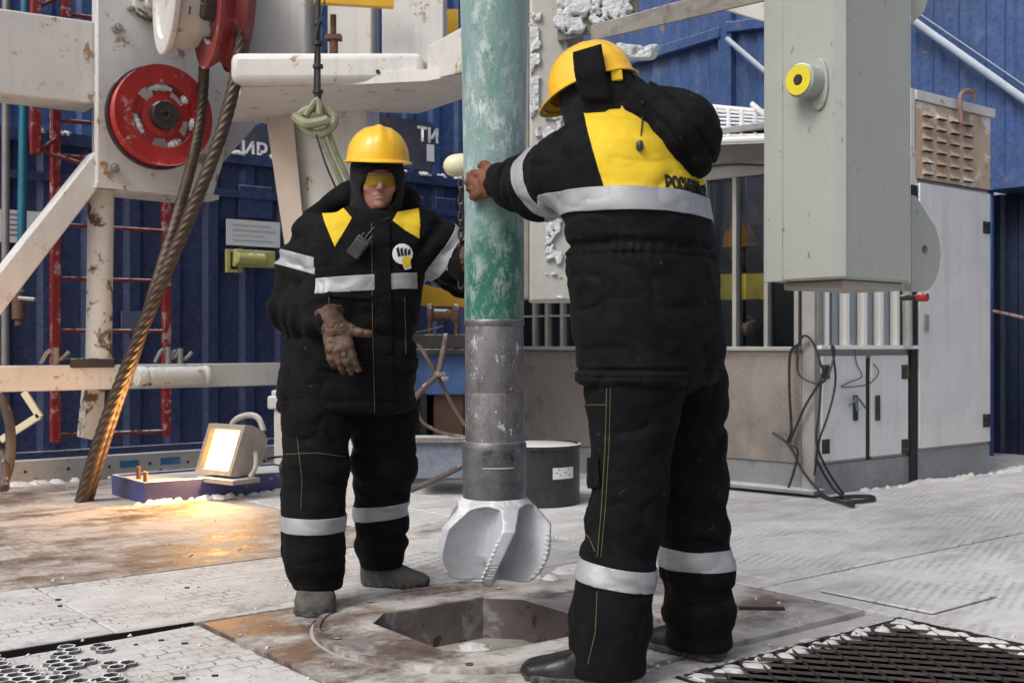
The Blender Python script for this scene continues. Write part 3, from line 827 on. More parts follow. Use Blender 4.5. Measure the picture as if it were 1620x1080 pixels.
for (x0, y0, x1, y1, r) in ((1150, 62, 1220, 122, 0.028), (1440, 30, 1640, 172, 0.035), (1440, 14, 1640, 150, 0.012)):
    b = MB(); s0, z0 = WR.sz(x0, y0, 0.12); s1, z1 = WR.sz(x1, y1, 0.12)
    b.cyl(WR.pt(s0, z0, 0.12), WR.pt(s1, z1, 0.12), r, seg=14)
    b.build("diagonal_pipe", mat("pale_pipe", (0.30, 0.36, 0.45), .5, var=.2, snow=.8) if r > .02 else M['blue_faded'], wallr)
# tape and scraps in the recess at the far right
b = MB(); b.tube([WR.at(1572, 492, 0.1), WR.at(1595, 497, 0.12), WR.at(1640, 507, 0.1)], 0.014, seg=6)
tag(b.build("barrier_tape", mat("barrier_tape", (0.55, 0.42, 0.42), .5, c2=(0.5, .04, .04), c2_amt=.5, c2_scale=12)), "red and white barrier tape stretched beside the tall cabinet", "barrier tape")

# end wall behind everything where the two walls meet, and a wall far left
# perforated steel angle on the deck in front of the wall
PR = Frame((-3.63, 8.07), U)
pa = empty("steel_kerb_rail", PR.pt(1.0, 0), "low perforated grey steel rail on the deck along the left wall", "rail")
b = MB(); b.sbox(PR, -2.5, 0.0, 3.3, 0.165, -0.02, 0.0); b.sbox(PR, -2.5, 0.150, 3.3, 0.165, -0.10, -0.0202)
b.build("web", mat("rail_steel", (0.36, 0.36, 0.36), .5, .3, var=.2, dust=.25, snow=.85, c2=(.22, .17, .13), c2_amt=.3), pa, bevel=0.003)
b = MB()
for px, py in ((40, 746), (57, 758), (108, 741), (173, 738), (237, 733), (254, 744), (297, 730), (395, 722), (418, 729)):
    q = PR.at(px, py, 0.001); b.cyl(q, q + PR.n * 0.004, 0.011, seg=12)
b.build_each("bolt_hole", M['black_gap'], pa)
b = MB(); b.rect(PR, 190, 729, 220, 738, 0.0005, 0.004); b.rect(PR, 254, 724, 285, 733, 0.0005, 0.003)
b.build_each("blue_marker", mat("blue_marker", (0.02, 0.13, 0.30), .5, c2=(.4, .45, .5), c2_amt=.3, c2_scale=30), pa)

# sign on the wall
sg = empty("wall_sign", WL.at(400, 390, 0.08), "white printed notice board on the blue wall above a lime bracket", "sign")
b = MB(); b.rect(WL, 359, 346, 443, 392, 0.07, 0.085); b.build("board", M['paper'], sg)
b = MB()
for k, (x1) in enumerate((428, 435, 420, 432)):
    b.rect(WL, 368, 356 + k * 8, x1, 358 + k * 8, 0.0851, 0.0875)
b.build("writing", mat("faint_print", (0.52, 0.53, 0.54), .7, var=.2), sg)
lb = empty("lime_bracket", WL.at(398, 430, 0.08), "lime green steel lifting bracket fixed under the white notice", "bracket")
b = MB(); b.rect(WL, 372, 394, 436, 424, 0.09, 0.17)
s, z = WL.sz(398, 410, 0.17); b.cyl(WL.pt(s - .16, z, .19), WL.pt(s + .12, z, .19), 0.055, seg=20)
b.build("bracket_body", M['lime'], lb, bevel=0.01)
b = MB()
for q in ((359, 394, 365, 431), (378, 394, 384, 431), (365.5, 394, 377.5, 399), (365.5, 426, 377.5, 431)): b.rect(WL, *q, 0.09, 0.13)
b.build("bracket_eye", M['lime'], lb, bevel=0.003)
sg2 = empty("wall_sign", WL.at(40, 380, 0.05), "white notice with dark print at the far left edge of the blue wall", "sign")
b = MB(); b.rect(WL, -10, 330, 66, 386, 0.06, 0.075); b.build("board", M['paper'], sg2)
b = MB()
for k in range(5): b.rect(WL, 14, 338 + k * 8, 34, 341 + k * 8, 0.0751, 0.0775)
b.build("writing", M['ink'], sg2)
sg3 = MB().rect(WL, 192, 492, 235, 520, 0.05, 0.062).build("junction_box", mat("box_blue_grey", (0.10, .13, .22), .5), bevel=.004)
tag(sg3, "small grey blue metal box on the wall seen between ladder rungs", "electrical box")
o = snow_lumps("ledge_snow", [((WL.pt(s, 0, .05).x, WL.pt(s, 0, .05).y), r) for s, r in
      [(0.3 + k * 0.11 + 0.05 * math.sin(k * 3), 0.045 + 0.02 * math.sin(k * 1.7)) for k in range(50) if k % 9 not in (3, 4)]], MS, seed=4, z=2.755, flat=0.55)
tag(o, "strip of snow lying on the ledge of the blue wall", "snow", kind="stuff")

# ================================================================ WHITE RIG STRUCTURE (left)
SG = Frame((-3.42, 7.6), U)
wf = empty("rig_structure", SG.pt(0.9, 0), "white painted steel rig frame with a gusset plate, diagonal brace and worn post", "rig structure")
b = MB(); b.prism([SG.sz(-60, 5, .12), SG.sz(160, 36, .12), SG.sz(160, 166, .12), SG.sz(-60, 141, .12)], SG, -0.22, 0.12)
b.build("upper_beam", M['white_paint'], wf, bevel=0.012)
b = MB()
b.prism([SG.sz(154, -70, .2), SG.sz(154, 292, .2), SG.sz(338, 308, .2), SG.sz(352, 262, .2), SG.sz(392, 60, .2), SG.sz(392, -70, .2)], SG, 0.13, 0.20)
b.prism([SG.sz(168, -70, .1), SG.sz(168, 280, .1), SG.sz(320, 292, .1), SG.sz(420, 180, .1), SG.sz(420, -70, .1)], SG, -0.20, 0.1295)
b.build("gusset_plate", M['white_paint'], wf, bevel=0.008)
b = MB(); b.prism([SG.sz(152, 290, .2), SG.sz(152, 296, .2), SG.sz(345, 316, .2), SG.sz(345, 309, .2)], SG, -0.22, 0.215)
b.build("plate_flange", M['white_worn'], wf)
for px, py, r in ((184, 46, .035), (178, 267, .036), (318, 252, .036), (205, 15, .02)):
    q = SG.at(px, py, .2); b = MB(); b.cyl(q, q + SG.n * .045, r, seg=8); b.cyl(q + SG.n * .0455, q + SG.n * .065, r * .55, seg=16)
    b.build("bolt", M['grey_steel'], wf, bevel=0.002)
b = MB(); b.prism([SG.sz(-20, 455, .15), SG.sz(153, 238, .15), SG.sz(160, 292, .15), SG.sz(-20, 525, .15)], SG, -0.04, 0.15)
b.build("diagonal_brace", M['white_paint'], wf, bevel=0.01)
q0 = SG.at(160, 303, -0.02); q1 = SG.at(156, 578, -0.02)
b = MB(); b.cyl(q1, q0, 0.088, seg=32); b.build("worn_post", M['white_worn'], wf)
b = MB(); b.prism([SG.sz(140, 612, -.1), SG.sz(168, 612, -.1), SG.sz(163, 690, -.1), SG.sz(154, 697, -.1), SG.sz(132, 692, -.1)], SG, -0.24, -0.12)
b.build("post_stub", M['white_worn'], wf)
b = MB(); b.rect(SG, -80, 579, 640, 579 + 0, 0.0, 0.0) if False else None
s0 = SG.s(-80, .06); s1 = SG.s(450, .06)
b.sbox(SG, s0, 0.685, s1, 0.858, -0.10, 0.06)
b.build("lower_beam", M['white_paint'], wf, bevel=0.008)
b = MB(); b.rect(SG, 112, 567, 182, 581, -0.09, 0.075); b.build("post_clamp", M['dark_steel'], wf, bevel=0.008)
b = MB(); s, z = SG.sz(216, 600, .14); s2, z2 = SG.sz(328, 600, .14)
b.lathe(SG.pt(s, 0.775, .14), SG.d, [(0.0, 0), (.066, 0), (.07, .01), (.07, .06), (.055, .065), (.055, .085), (.068, .09), (.068, s2 - s - .03), (.073, s2 - s - .025), (.073, s2 - s - .004), (0.0, s2 - s)], 32)
b.build("roller", M['white_worn'], wf)
# round boss and curved band above the sheave
q = SG.at(236, 8, .2); b = MB(); b.lathe(q, SG.n, [(0, .10), (.05, .10), (.055, .09), (.055, .05), (.12, .05), (.13, .04), (.13, 0)], 32); b.build("hub_boss", M['white_worn'], wf)
axh = Vector((-.887, -.46, 0)).normalized(); hcn = W(300, -6, 7.62)
b = MB(); b.lathe(hcn, axh, [(0, -.16), (.35, -.16), (.35, .12), (.395, .125), (.405, .135), (.405, .165), (.395, .172), (.30, .172), (.29, .15), (.0, .15)], 64)
b.build("shaft_housing", M['white_paint'], wf)
sh_ = axh.cross(Vector((0, 0, 1))).normalized(); uh_ = sh_.cross(axh)
if sh_.y > 0: sh_ = -sh_
for h0, a0, wd, ht in ((.06, -.55, .010, .055), (-.03, -.62, .010, .045), (-.05, -.50, .030, .008), (-.08, -.42, .008, .04), (-.09, -.30, .012, .010), (-.09, -.22, .012, .010), (.02, -.25, .014, .010), (-.02, -.25, .014, .010), (.06, -.25, .014, .010)):
    p = [hcn + axh * (h0 + x * wd / 2) + (sh_ * math.cos(a0 + y * ht / .7) + uh_ * math.sin(a0 + y * ht / .7)) * .3515 for x, y in ((-1, -1), (1, -1), (1, 1), (-1, 1))]
    MB().add(p, [(0, 1, 2, 3)]).build("marker_stroke", M['ink_black'], wf)
b = None
# ---- platform at the top centre
pf = empty("rig_platform", (-1.1, 7.2, 2.59), "white steel platform bracket above the left worker with box beam and upright plates", "platform")
def poly_at_z(pts, z0, z1): return [((px - 810) / F * ((z0 - CAMZ) * F / (HOR - py)), (z0 - CAMZ) * F / (HOR - py)) for px, py in pts], z0, z1
b = MB(); b.slab(*poly_at_z([(385, 139), (520, 136), (676, 128), (742, 116), (800, 112), (800, 150), (740, 154), (662, 180), (540, 176), (430, 196), (360, 192)], 2.59, 2.66))
b.build("deck_plate", M['white_paint'], pf)
b = MB(); b.box((-1.13, 7.0, 2.69), 1.18, 0.14, 0.185); b.build("front_beam", M['white_paint'], pf, bevel=0.045)
b = MB(); b.hexa([W(676, 128, 6.93), W(745, 112, 6.5), W(745, 112, 6.7), W(676, 128, 7.1)], [W(676, 74, 6.93), W(745, 36, 6.5), W(745, 36, 6.7), W(676, 74, 7.1)])
b.build("end_plate", M['white_paint'], pf, bevel=0.006)
for (x0, x1, ybot, Y) in ((392, 483, 88, 7.5), (518, 588, 84, 7.6), (604, 702, 80, 7.4)):
    b = MB(); a0 = W(x0, ybot + 20, Y); a1 = W(x1, -120, Y)
    b.box(((a0.x + a1.x) / 2, Y + .2, (a0.z + a1.z) / 2), a1.x - a0.x, 0.4, a1.z - a0.z); b.build("upright_plate", M['white_paint'], pf, bevel=0.01)
b = MB(); q = W(528, 60, 7.3); b.box(q, .10, .08, .03); b.cyl(q + Vector((0, -.02, .02)), q + Vector((0, -.02, .14)), .02); b.cyl(q + Vector((0, 0, -.1)), q, .028)
b.build("screw_jack", M['rust'], pf)
b = MB(); b.box(W(560, 2, 7.2), .5, .06, .06, 0.2); b.build("yellow_bar", M['yellow_paint'], pf)
b = MB()
for px, py in ((598, 114), (647, 116), (671, 116)): q = W(px, py, 6.93); b.cyl(q, q + Vector((0, -.012, 0)), .012)
b.build("drain_hole", M['black_gap'], pf)
# second platform piece high right of the drill pipe and the lime clamp
yb = MB(); yb.box(W(712, 40, 8.2), .12, .1, .2); yb.build("yellow_box", M['yellow_paint'], pf)
# leg going down behind the left worker
lg = empty("support_column", W(560, 770, 8.0), "tapering white box leg running down behind the left worker", "rig leg")
b = MB()
b.hexa([W(520, 780, 8.0), W(600, 780, 7.75), W(618, 775, 8.05), W(548, 775, 8.3)], [W(424, 168, 8.0), W(580, 166, 7.7), W(600, 166, 8.15), W(450, 168, 8.4)])
b.build("leg_box", M['white_paint'], lg, bevel=0.015)
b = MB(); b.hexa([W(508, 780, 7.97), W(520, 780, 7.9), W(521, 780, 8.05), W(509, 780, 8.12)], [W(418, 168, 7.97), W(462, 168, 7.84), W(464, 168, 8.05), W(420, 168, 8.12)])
b.build("leg_shaded_side", mat("leg_shade", (0.52, 0.44, 0.38), .6, var=.15, bump=.2), lg)  # shaded side of the leg, its shade put into a darker colour
po = empty("capped_post", W(447, 740, 8.6), "short white capped post standing beside the left worker's thigh", "post")
b = MB(); b.box(W(446, 690, 8.6), .10, .10, .62); b.build("post_shaft", M['white_paint'], po, bevel=.01)
b = MB(); b.box(W(443, 636, 8.6), .16, .16, .10); b.box(W(443, 622, 8.6), .11, .12, .05); b.build("post_cap", M['white_paint'], po, bevel=.015)

# ---- sheaves
def sheave(root_name, c, ax, R, w, label, mat_rim, mat_hub, windows=5):
    r = empty(root_name, c - Vector((0, 0, R)), label, "sheave")
    ax = Vector(ax).normalized()
    b = MB(); h = w / 2
    b.lathe(c, ax, [(R * .64, -h * .8), (R * .97, -h * .9), (R, -h), (R, -h * .75), (R * .9, -h * .22), (R * .87, 0), (R * .9, h * .22), (R, h * .75), (R, h), (R * .97, h * .9), (R * .64, h * .8)], 72, closed=True)
    b.build("rim", mat_rim, r)
    # web disc with windows: ring at centre plus spokes
    b = MB(); b.lathe(c, ax, [(R * .42, -h * .45), (R * .42, h * .55), (R * .28, h * .62), (R * .28, -h * .62)], 48, closed=True)
    b.build("hub_ring", mat_rim, r)
    s = ax.cross(Vector((0, 0, 1))).normalized(); u = s.cross(ax)
    for k in range(windows):
        a = 2 * math.pi * k / windows + .35; d = s * math.cos(a) + u * math.sin(a); t = -s * math.sin(a) + u * math.cos(a)
        b = MB(); w0 = R * .13; w1 = R * .21
        A = [c + d * R * .34 - t * w0, c + d * R * .34 + t * w0, c + d * R * .66 + t * w1, c + d * R * .66 - t * w1]
        b.hexa([p - ax * h * .3 for p in A], [p + ax * h * .4 for p in A]); b.build("spoke", mat_rim, r, bevel=.006)
    b = MB(); b.lathe(c, ax, [(0, -h), (R * .29, -h), (R * .29, h * 1.0), (R * .27, h * 1.3), (R * .05, h * 1.3), (R * .045, h * 1.05), (0, h * 1.05)], 40); b.build("hub", mat_hub, r, bevel=.004)
    return r, ax, s, u, h
c1 = SG.at(254, 185, .42)
r1, ax1, s1_, u1_, h1 = sheave("cable_sheave", c1, SG.n, 0.345, 0.16, "large bright red cable sheave facing out from the white gusset plate", M['red_paint'], M['dark_steel'])
b = MB(); b.lathe(c1, ax1, [(.346, -.081), (.358, -.083), (.358, -.045), (.346, -.043)], 72, closed=True); b.build("outer_flange", M['dark_steel'], r1)
b = MB()
for k in range(3):
    a = k * 2.094 + .4; q = c1 + (s1_ * math.cos(a) + u1_ * math.sin(a)) * .035 + ax1 * h1 * 1.3; b.cyl(q, q + ax1 * .012, .012, seg=12)
b.build_each("hub_bolt", M['dark_steel'], r1)
MRIME = M['ice']
b = MB()
for a0, a1, rr in ((1.0, 1.9, .20), (2.3, 2.6, .21), (3.1, 3.5, .22), (4.0, 4.5, .2), (5.5, 6.2, .19)):
    pts = [c1 + (s1_ * math.cos(a0 + (a1 - a0) * t / 5) + u1_ * math.sin(a0 + (a1 - a0) * t / 5)) * rr + ax1 * .03 for t in range(6)]
    b.tube(pts, .026, seg=8, smooth=2, radii=lambda t: .5 + .6 * math.sin(3.1 * t) + .15 * math.sin(20 * t))
b.build_each("rime", MRIME, r1)
c2 = W(352, 6, 7.35)
r2, ax2, *_ = sheave("cable_sheave", c2, (-1, -0.52, 0), 0.42, 0.20, "dull red cable sheave seen edge-on at the top, carrying the thick wire rope", M['red_dull'], M['dark_steel'])
b = MB(); b.lathe(c2, ax2, [(.421, -.105), (.43, -.105), (.43, -.06), (.421, -.06)], 72, closed=True)
b.lathe(c2 , ax2, [(.20, -.12), (.40, -.115), (.40, -.108), (.20, -.108)], 60, closed=True); b.build("outer_flange", M['dark_red'], r2)

# ---- wire ropes
def px_path(pts): return [W(*p) for p in pts]
o = rope(px_path([(381, -20, 7.15), (378, 90, 7.12), (352, 205, 7.10), (305, 330, 7.10), (254, 450, 7.12), (205, 570, 7.16), (163, 680, 7.20), (128, 794, 7.24)]), 0.040, 0.36, sub=42).build("wire_rope", M['rope'], smooth=60)
tag(o, "thick twisted brown wire rope running from the edge-on sheave down to the deck", "wire rope", "wire ropes hanging from the sheaves")
o = rope(px_path([(323, 30, 7.72), (322, 130, 7.90), (312, 220, 7.86), (284, 330, 7.45), (250, 440, 7.24), (218, 545, 7.23), (178, 660, 7.28), (138, 792, 7.31)]), 0.036, 0.32, sub=42).build("wire_rope", M['rope'], smooth=60)
tag(o, "second thinner wire rope passing behind the bright red sheave beside the thick one", "wire rope", "wire ropes hanging from the sheaves")

# ---- red ladder, poles and hoses between frame and wall
LD = Frame(WL.pt(0, 0, 0.55)[:2], U)
ld = empty("red_ladder", LD.at(90, 700), "red steel ladder with horizontal rungs in front of the blue wall", "ladder")
for x0, x1, y0, y1 in ((79, 96, 700, 130), (256, 270, 690, 290)):
    b = MB(); a0 = LD.s((x0 + x1) / 2); _, zb = LD.sz(x0, y0); _, zt = LD.sz(x0, y1)
    w = (LD.s(x1) - LD.s(x0)) * .82; b.sbox(LD, a0 - w / 2, zb, a0 + w / 2, zt, -.035, .035); b.build("rail", M['red_ladder'], ld, bevel=.006)
for py0, py1, xr in ((355, 366, 262), (440, 445, 262), (523, 524, 262), (688, 682, 262), (246, 252, 158), (190, 196, 158)):
    b = MB(); b.cyl(LD.at(88, py0), LD.at(xr, py1), .017, seg=10); b.build("rung", M['red_dull'], ld)
ld2 = empty("red_ladder", LD.at(55, 250, .3), "short red ladder section with crossed bars, high at the left edge", "ladder")
LE = Frame(WL.pt(0, 0, 0.85)[:2], U)
for x, y0, y1 in ((56, 245, -40), (104, 30, -60)):
    b = MB(); s, zb = LE.sz(x, y0); _, zt = LE.sz(x, y1); b.sbox(LE, s - .035, zb, s + .035, zt, -.03, .03); b.build("rail", M['red_ladder'], ld2, bevel=.006)
for a_, c_ in (((60, 240), (88, 220)), ((64, 236), (86, 248)), ((100, 22), (158, 30)), ((60, 12), (104, -10)), ((86, 246), (158, 268))):
    b = MB(); b.cyl(LE.at(*a_), LE.at(*c_), .016, seg=10); b.build("rung", M['red_dull'], ld2)
b = MB(); b.cyl(W(8, 600, 8.9), W(10, -60, 8.9), .030, seg=14)
tag(b.build("standpipe", M['grey_steel']), "thin grey vertical pipe at the far left edge", "pipe")
b = MB(); b.cyl(W(33, 470, 8.7), W(41, -60, 8.7), .034, seg=16)
tag(b.build("standpipe", M['teal_paint']), "teal painted vertical pipe near the far left edge", "pipe")
vl = empty("pipe_valve", W(30, 520, 8.6), "small rusty valve low on the pipes at the far left", "valve")
b = MB(); b.cyl(W(30, 460, 8.6), W(30, 505, 8.6), .05); b.cyl(W(30, 505, 8.6), W(30, 515, 8.6), .03); b.build("valve_body", M['rust'], vl, bevel=.004)
b = MB(); b.cyl(W(30, 472, 8.55), W(56, 474, 8.5), .016); b.build("valve_handle", M['grey_steel'], vl)
b = MB(); b.tube([W(-10, 622, 7.8), W(4, 635, 7.8), (W(14, 665, 7.75)), W(17, 700, 7.7), W(12, 745, 7.65), W(-4, 775, 7.6)], .034, seg=12)
tag(b.build("hose", M['hose']), "thick brown hose bending down at the left edge of the picture", "hose")
b = MB(); b.tube([W(-5, 700, 7.7), W(6, 722, 7.7), W(8, 772, 7.4)], .028, seg=12)
tag(b.build("hose", M['hose']), "short blue grey hose end resting on the deck at the left edge", "hose")
b = MB(); b.beam(W(38, 620, 8.2), W(64, 660, 8.2), .03, .05); b.beam(W(63, 657, 8.2), W(-5, 700, 8.2), .03, .05)
tag(b.build("angle_bracket", M['cream'], bevel=.004), "bent cream coloured bar hooked under the lower white beam at far left", "bracket")
for px, py in ((88, 568), (266, 566), (285, 568)):
    b = MB(); q = SG.at(px, py, .0); b.tube([q + U * -.10 + Vector((0, 0, -.03)), q + U * -.04 + Vector((0, 0, .06)), q + U * .03 + Vector((0, 0, .0)), q + U * .09 + Vector((0, 0, .05))], .014, seg=7)
    b.cyl(q + Vector((0, 0, -.05)), q + Vector((0, 0, .08)), .022, seg=10)
    b.build("rail_tie", M['grey_steel'], ld)

# ---- hanging chain, shackle and green sling
ch = empty("hanging_sling", W(500, 215, 6.4), "green webbing sling and shackle hanging from a thin steel rod above the left worker", "sling")
b = MB(); b.cyl(W(503, 165, 6.4), W(503, -60, 6.4), .016, seg=12)
for py in (40, 72, 108, 148): q = W(503, py, 6.4); b.cyl(q, q + Vector((0, 0, .018)), .030, seg=12)
b.cyl(W(503, 148, 6.4), W(503, 172, 6.4), .022, .012, seg=12)
b.build("hanger_rod", M['dark_steel'], ch)
b = MB(); b.tube([W(497, 150, 6.4), W(500, 60, 6.38), W(512, 10, 6.36), W(520, -40, 6.36)], .005, seg=6); b.build("tie_wire", M['cable'], ch)
b = MB(); b.tube([W(470, 188, 6.38), W(485, 206, 6.36), (W(505, 213, 6.36)), W(524, 202, 6.38), W(528, 184, 6.4), W(505, 172, 6.4), W(482, 176, 6.4), W(468, 190, 6.4)], .024, seg=8, smooth=5)
b.tube([W(466, 184, 6.36), W(486, 196, 6.33), W(518, 190, 6.34)], .028, seg=8); b.tube([W(484, 184, 6.36), W(502, 158, 6.36), W(506, 182, 6.36)], .020, seg=8)
b.build("shackle", M['sling'], ch)
b = MB()
P = curve([W(505, 205, 6.36), W(518, 240, 6.38), W(541, 292, 6.42), W(560, 350, 6.5)], 6)
for off in (0, .045): b.tube([p + Vector((off, off * .6, 0)) for p in P], .016, seg=6, smooth=0)
b.build("webbing", M['sling'], ch)
b = MB(); b.tube([W(500, 212, 6.34), W(516, 262, 6.36), W(537, 310, 6.4)], .006, seg=6); b.build("tail_line", M['cable'], ch)

# ================================================================ FLOODLIGHT ON ITS TRAY
A0 = G(228, 797)
tr = empty("drip_tray", A0 + U * .5 - V_ * .25, "low blue steel tray dusted with snow, carrying the lit floodlight", "tray")
def tpt(a, c, z): q = A0 + U * a - V_ * c; return Vector((q.x, q.y, z))
b = MB(); L_, D_ = 1.20, .58
for q in (((0, 0), (L_, .02)), ((0, D_ - .02), (L_, D_)), ((0, .0205), (.02, D_ - .0205)), ((L_ - .02, .0205), (L_, D_ - .0205))):
    (a, c), (a2, c2_) = q
    b.hexa([tpt(a, c, 0.002), tpt(a2, c, 0.002), tpt(a2, c2_, 0.002), tpt(a, c2_, 0.002)], [tpt(a, c, .135), tpt(a2, c, .135), tpt(a2, c2_, .135), tpt(a, c2_, .135)])
b.build("tray_wall", M['blue_tray'], tr, bevel=.004)
b = MB(); b.hexa([tpt(.021, .021, .01), tpt(L_ - .021, .021, .01), tpt(L_ - .021, D_ - .021, .01), tpt(.021, D_ - .021, .01)], [tpt(.021, .021, .118), tpt(L_ - .021, .021, .118), tpt(L_ - .021, D_ - .021, .118), tpt(.021, D_ - .021, .118)])
b.build("tray_snow", MS, tr)
for a, c in ((.08, .35), (.0, .02)):
    b = MB(); b.cyl(tpt(a + .02, c + .01, .118), tpt(a + .02, c + .01, .20), .014); b.build("tray_pin", M['rust'], tr)
lm = empty("floodlight", W(352, 752, 7.45), "lit warm floodlight in a boxy grey case standing on the blue tray", "floodlight")
fn = Vector((-0.60, -0.79, 0.12)).normalized(); fr_ = Vector((-fn.y, fn.x, 0)).normalized() * 1.0
if fr_.x < 0: fr_ = -fr_
fu = fr_.cross(fn) * -1
if fu.z < 0: fu = -fu
fc = W(353, 711, 7.40)
def lp(a, c, d): return fc + fr_ * a + fu * c + fn * d
hw, hh = .165, .150
sk = .045
def lq(sx, sz, d, kx=1, kz=1): return lp(sx * hw * kx + sk * sz * kz, sz * hh * kz, d)
b = MB()
cor = [(-1, -1), (1, -1), (1, 1), (-1, 1)]
def ringq(k0, d0, k1, d1):
    n = len(b.v); vs = [lq(x, z, d0, k0, k0) for x, z in cor] + [lq(x, z, d1, k1, k1) for x, z in cor]
    b.add(vs, [(i, (i + 1) % 4, 4 + (i + 1) % 4, 4 + i) for i in range(4)])
ringq(1.10, .03, 0.90, .03); ringq(0.90, .03, 0.84, -.02); ringq(1.10, .03, 1.12, -.03); ringq(1.12, -.03, .92, -.16); ringq(.92, -.16, .55, -.27)
b.add([lq(x, z, -.27, .55, .55) for x, z in cor], [(0, 1, 2, 3)])
b.build("lamp_case", M['lamp_case'], lm, bevel=0)
b = MB(); b.add([lq(x, z, -.005, .86, .86) for x, z in cor] + [lq(x, z, -.012, .86, .86) for x, z in cor], [(0, 1, 2, 3), (7, 6, 5, 4), (0, 1, 5, 4), (1, 2, 6, 5), (2, 3, 7, 6), (3, 0, 4, 7)])
b.build("lit_lens", M['lamp_glow'], lm)
b = MB(); b.tube([lp(-.02, .15, -.06), lp(.0, .20, -.08), lp(.07, .235, -.12), lp(.14, .22, -.15), lp(.19, .14, -.16)], .020, seg=8); b.build("handle", M['lamp_case'], lm)
b = MB(); b.tube([lp(.2, .0, -.1), lp(.24, -.09, -.08), lp(.22, -.16, -.06)], .016, seg=8)
b.box(lp(.02, -.19, -.05), .36, .22, .03, math.atan2(fr_.y, fr_.x)); b.build("stand", M['lamp_case'], lm)
b = MB(); b.tube([lp(.14, -.04, -.26), lp(.3, -.02, -.25), lp(.45, -.1, -.1), lp(.7, -.17, .0)], .008, seg=6); b.build("lead", M['cable'], lm)
al = bpy.data.lights.new("flood_beam", 'AREA'); al.energy = 32; al.color = (1.0, 0.50, 0.16); al.shape = 'RECTANGLE'; al.size = .26; al.size_y = .24
ao = bpy.data.objects.new("flood_beam", al); COL.objects.link(ao); ao.location = lp(0, 0, .035); ao.rotation_euler = fn.to_track_quat('Z', 'Y').to_euler()
ao.rotation_euler = (-fn).to_track_quat('-Z', 'Y').to_euler() if False else fn.to_track_quat('-Z', 'Y').to_euler()

# ================================================================ DRILL STRING (centre)
PX, PY_ = W(782, 0, 4.11).x, 4.11
ds = empty("drill_string", (PX, PY_, 0.155), "green frosted drill pipe hanging vertically with grey collar and white bit over the table pocket", "drill string")
ds["label"] = "frosted green drill pipe with a white bladed bit, hanging between two workers"
def zc(py, Y=4.11): return CAMZ + (HOR - py) / F * Y
Mg = bpy.data.materials.new("green_frost"); Mg.use_nodes = True
def pipe_mat(m, base, base2, frost_hi, low_green):
    N = m.node_tree.nodes; L = m.node_tree.links; bs = N["Principled BSDF"]
    tc = N.new("ShaderNodeTexCoord"); O = tc.outputs["Object"]
    sep = N.new("ShaderNodeSeparateXYZ"); L.new(O, sep.inputs[0])
    def noise(sc, det=8, ro=.7, dist=0, st=(1, 1, 1)):
        mp = N.new("ShaderNodeMapping"); mp.inputs["Scale"].default_value = st; L.new(O, mp.inputs[0])
        n = N.new("ShaderNodeTexNoise"); n.inputs["Scale"].default_value = sc; n.inputs["Detail"].default_value = det; n.inputs["Roughness"].default_value = ro; n.inputs["Distortion"].default_value = dist
        L.new(mp.outputs[0], n.inputs["Vector"]); return n.outputs["Fac"]
    def ramp(x, lo, hi, a=0.0, c=1.0):
        r = N.new("ShaderNodeMapRange"); r.inputs[1].default_value = lo; r.inputs[2].default_value = hi; r.inputs[3].default_value = a; r.inputs[4].default_value = c; L.new(x, r.inputs[0]); return r.outputs[0]
    def mix(f, a, c):
        x = N.new("ShaderNodeMix"); x.data_type = 'RGBA'; L.new(f, x.inputs[0])
        for k, q in ((6, a), (7, c)):
            if isinstance(q, tuple): x.inputs[k].default_value = (*q, 1)
            else: L.new(q, x.inputs[k])
        return x.outputs[2]
    def mth(op, x, y=0.0):
        q = N.new("ShaderNodeMath"); q.operation = op
        for i, k in enumerate((x, y)):
            if isinstance(k, (int, float)): q.inputs[i].default_value = k
            else: L.new(k, q.inputs[i])
        return q.outputs[0]
    col = mix(ramp(noise(7, 8), .35, .65), base, base2)
    # rime: thin low down, a heavy streaky veil higher up, with cracks and blotches
    hz = ramp(sep.outputs[2], 1.02, 1.42)
    hw_ = mth('ADD', hz, mth('MULTIPLY', mth('SUBTRACT', noise(9, 8, .7, .3, (1, 1, .7)), .5), 2.6))
    veil = ramp(hw_, .35, .75, .06, 1.0)
    dens = ramp(noise(3.2, 9, .75, .1, (1.6, 1.6, .45)), .36, .60, .42, .95)
    col = mix(mth('MULTIPLY', veil, dens), col, (0.25, 0.355, 0.36))
    f2 = ramp(noise(17, 10, .82, .15, (1.3, 1.3, .55)), .50, .56); pt = ramp(noise(3.1, 6, .6, .5, (1.3, 1.3, .7)), .40, .60)
    crack = mth('MULTIPLY', f2, pt)
    col = mix(mth('MULTIPLY', crack, ramp(hz, 0, 1, .45, .80)), col, (0.55, 0.62, 0.63))
    fl = ramp(noise(60, 8, .8, .5), .56, .66); col = mix(mth('MULTIPLY', fl, .45), col, (0.60, 0.66, 0.67))
    bs.inputs["Sheen Weight"].default_value = .55; bs.inputs["Sheen Roughness"].default_value = .35; bs.inputs["Sheen Tint"].default_value = (.85, .95, 1, 1)
    L.new(col, bs.inputs["Base Color"]); bs.inputs["Roughness"].default_value = .42
    bp = N.new("ShaderNodeBump"); bp.inputs["Strength"].default_value = .5; bp.inputs["Distance"].default_value = .004
    L.new(mth('ADD', crack, noise(60, 6)), bp.inputs["Height"]); L.new(bp.outputs[0], bs.inputs["Normal"])
    return m
pipe_mat(Mg, (0.004, 0.105, 0.062), (0.006, 0.16, 0.10), .95, True)
zt = zc(508)
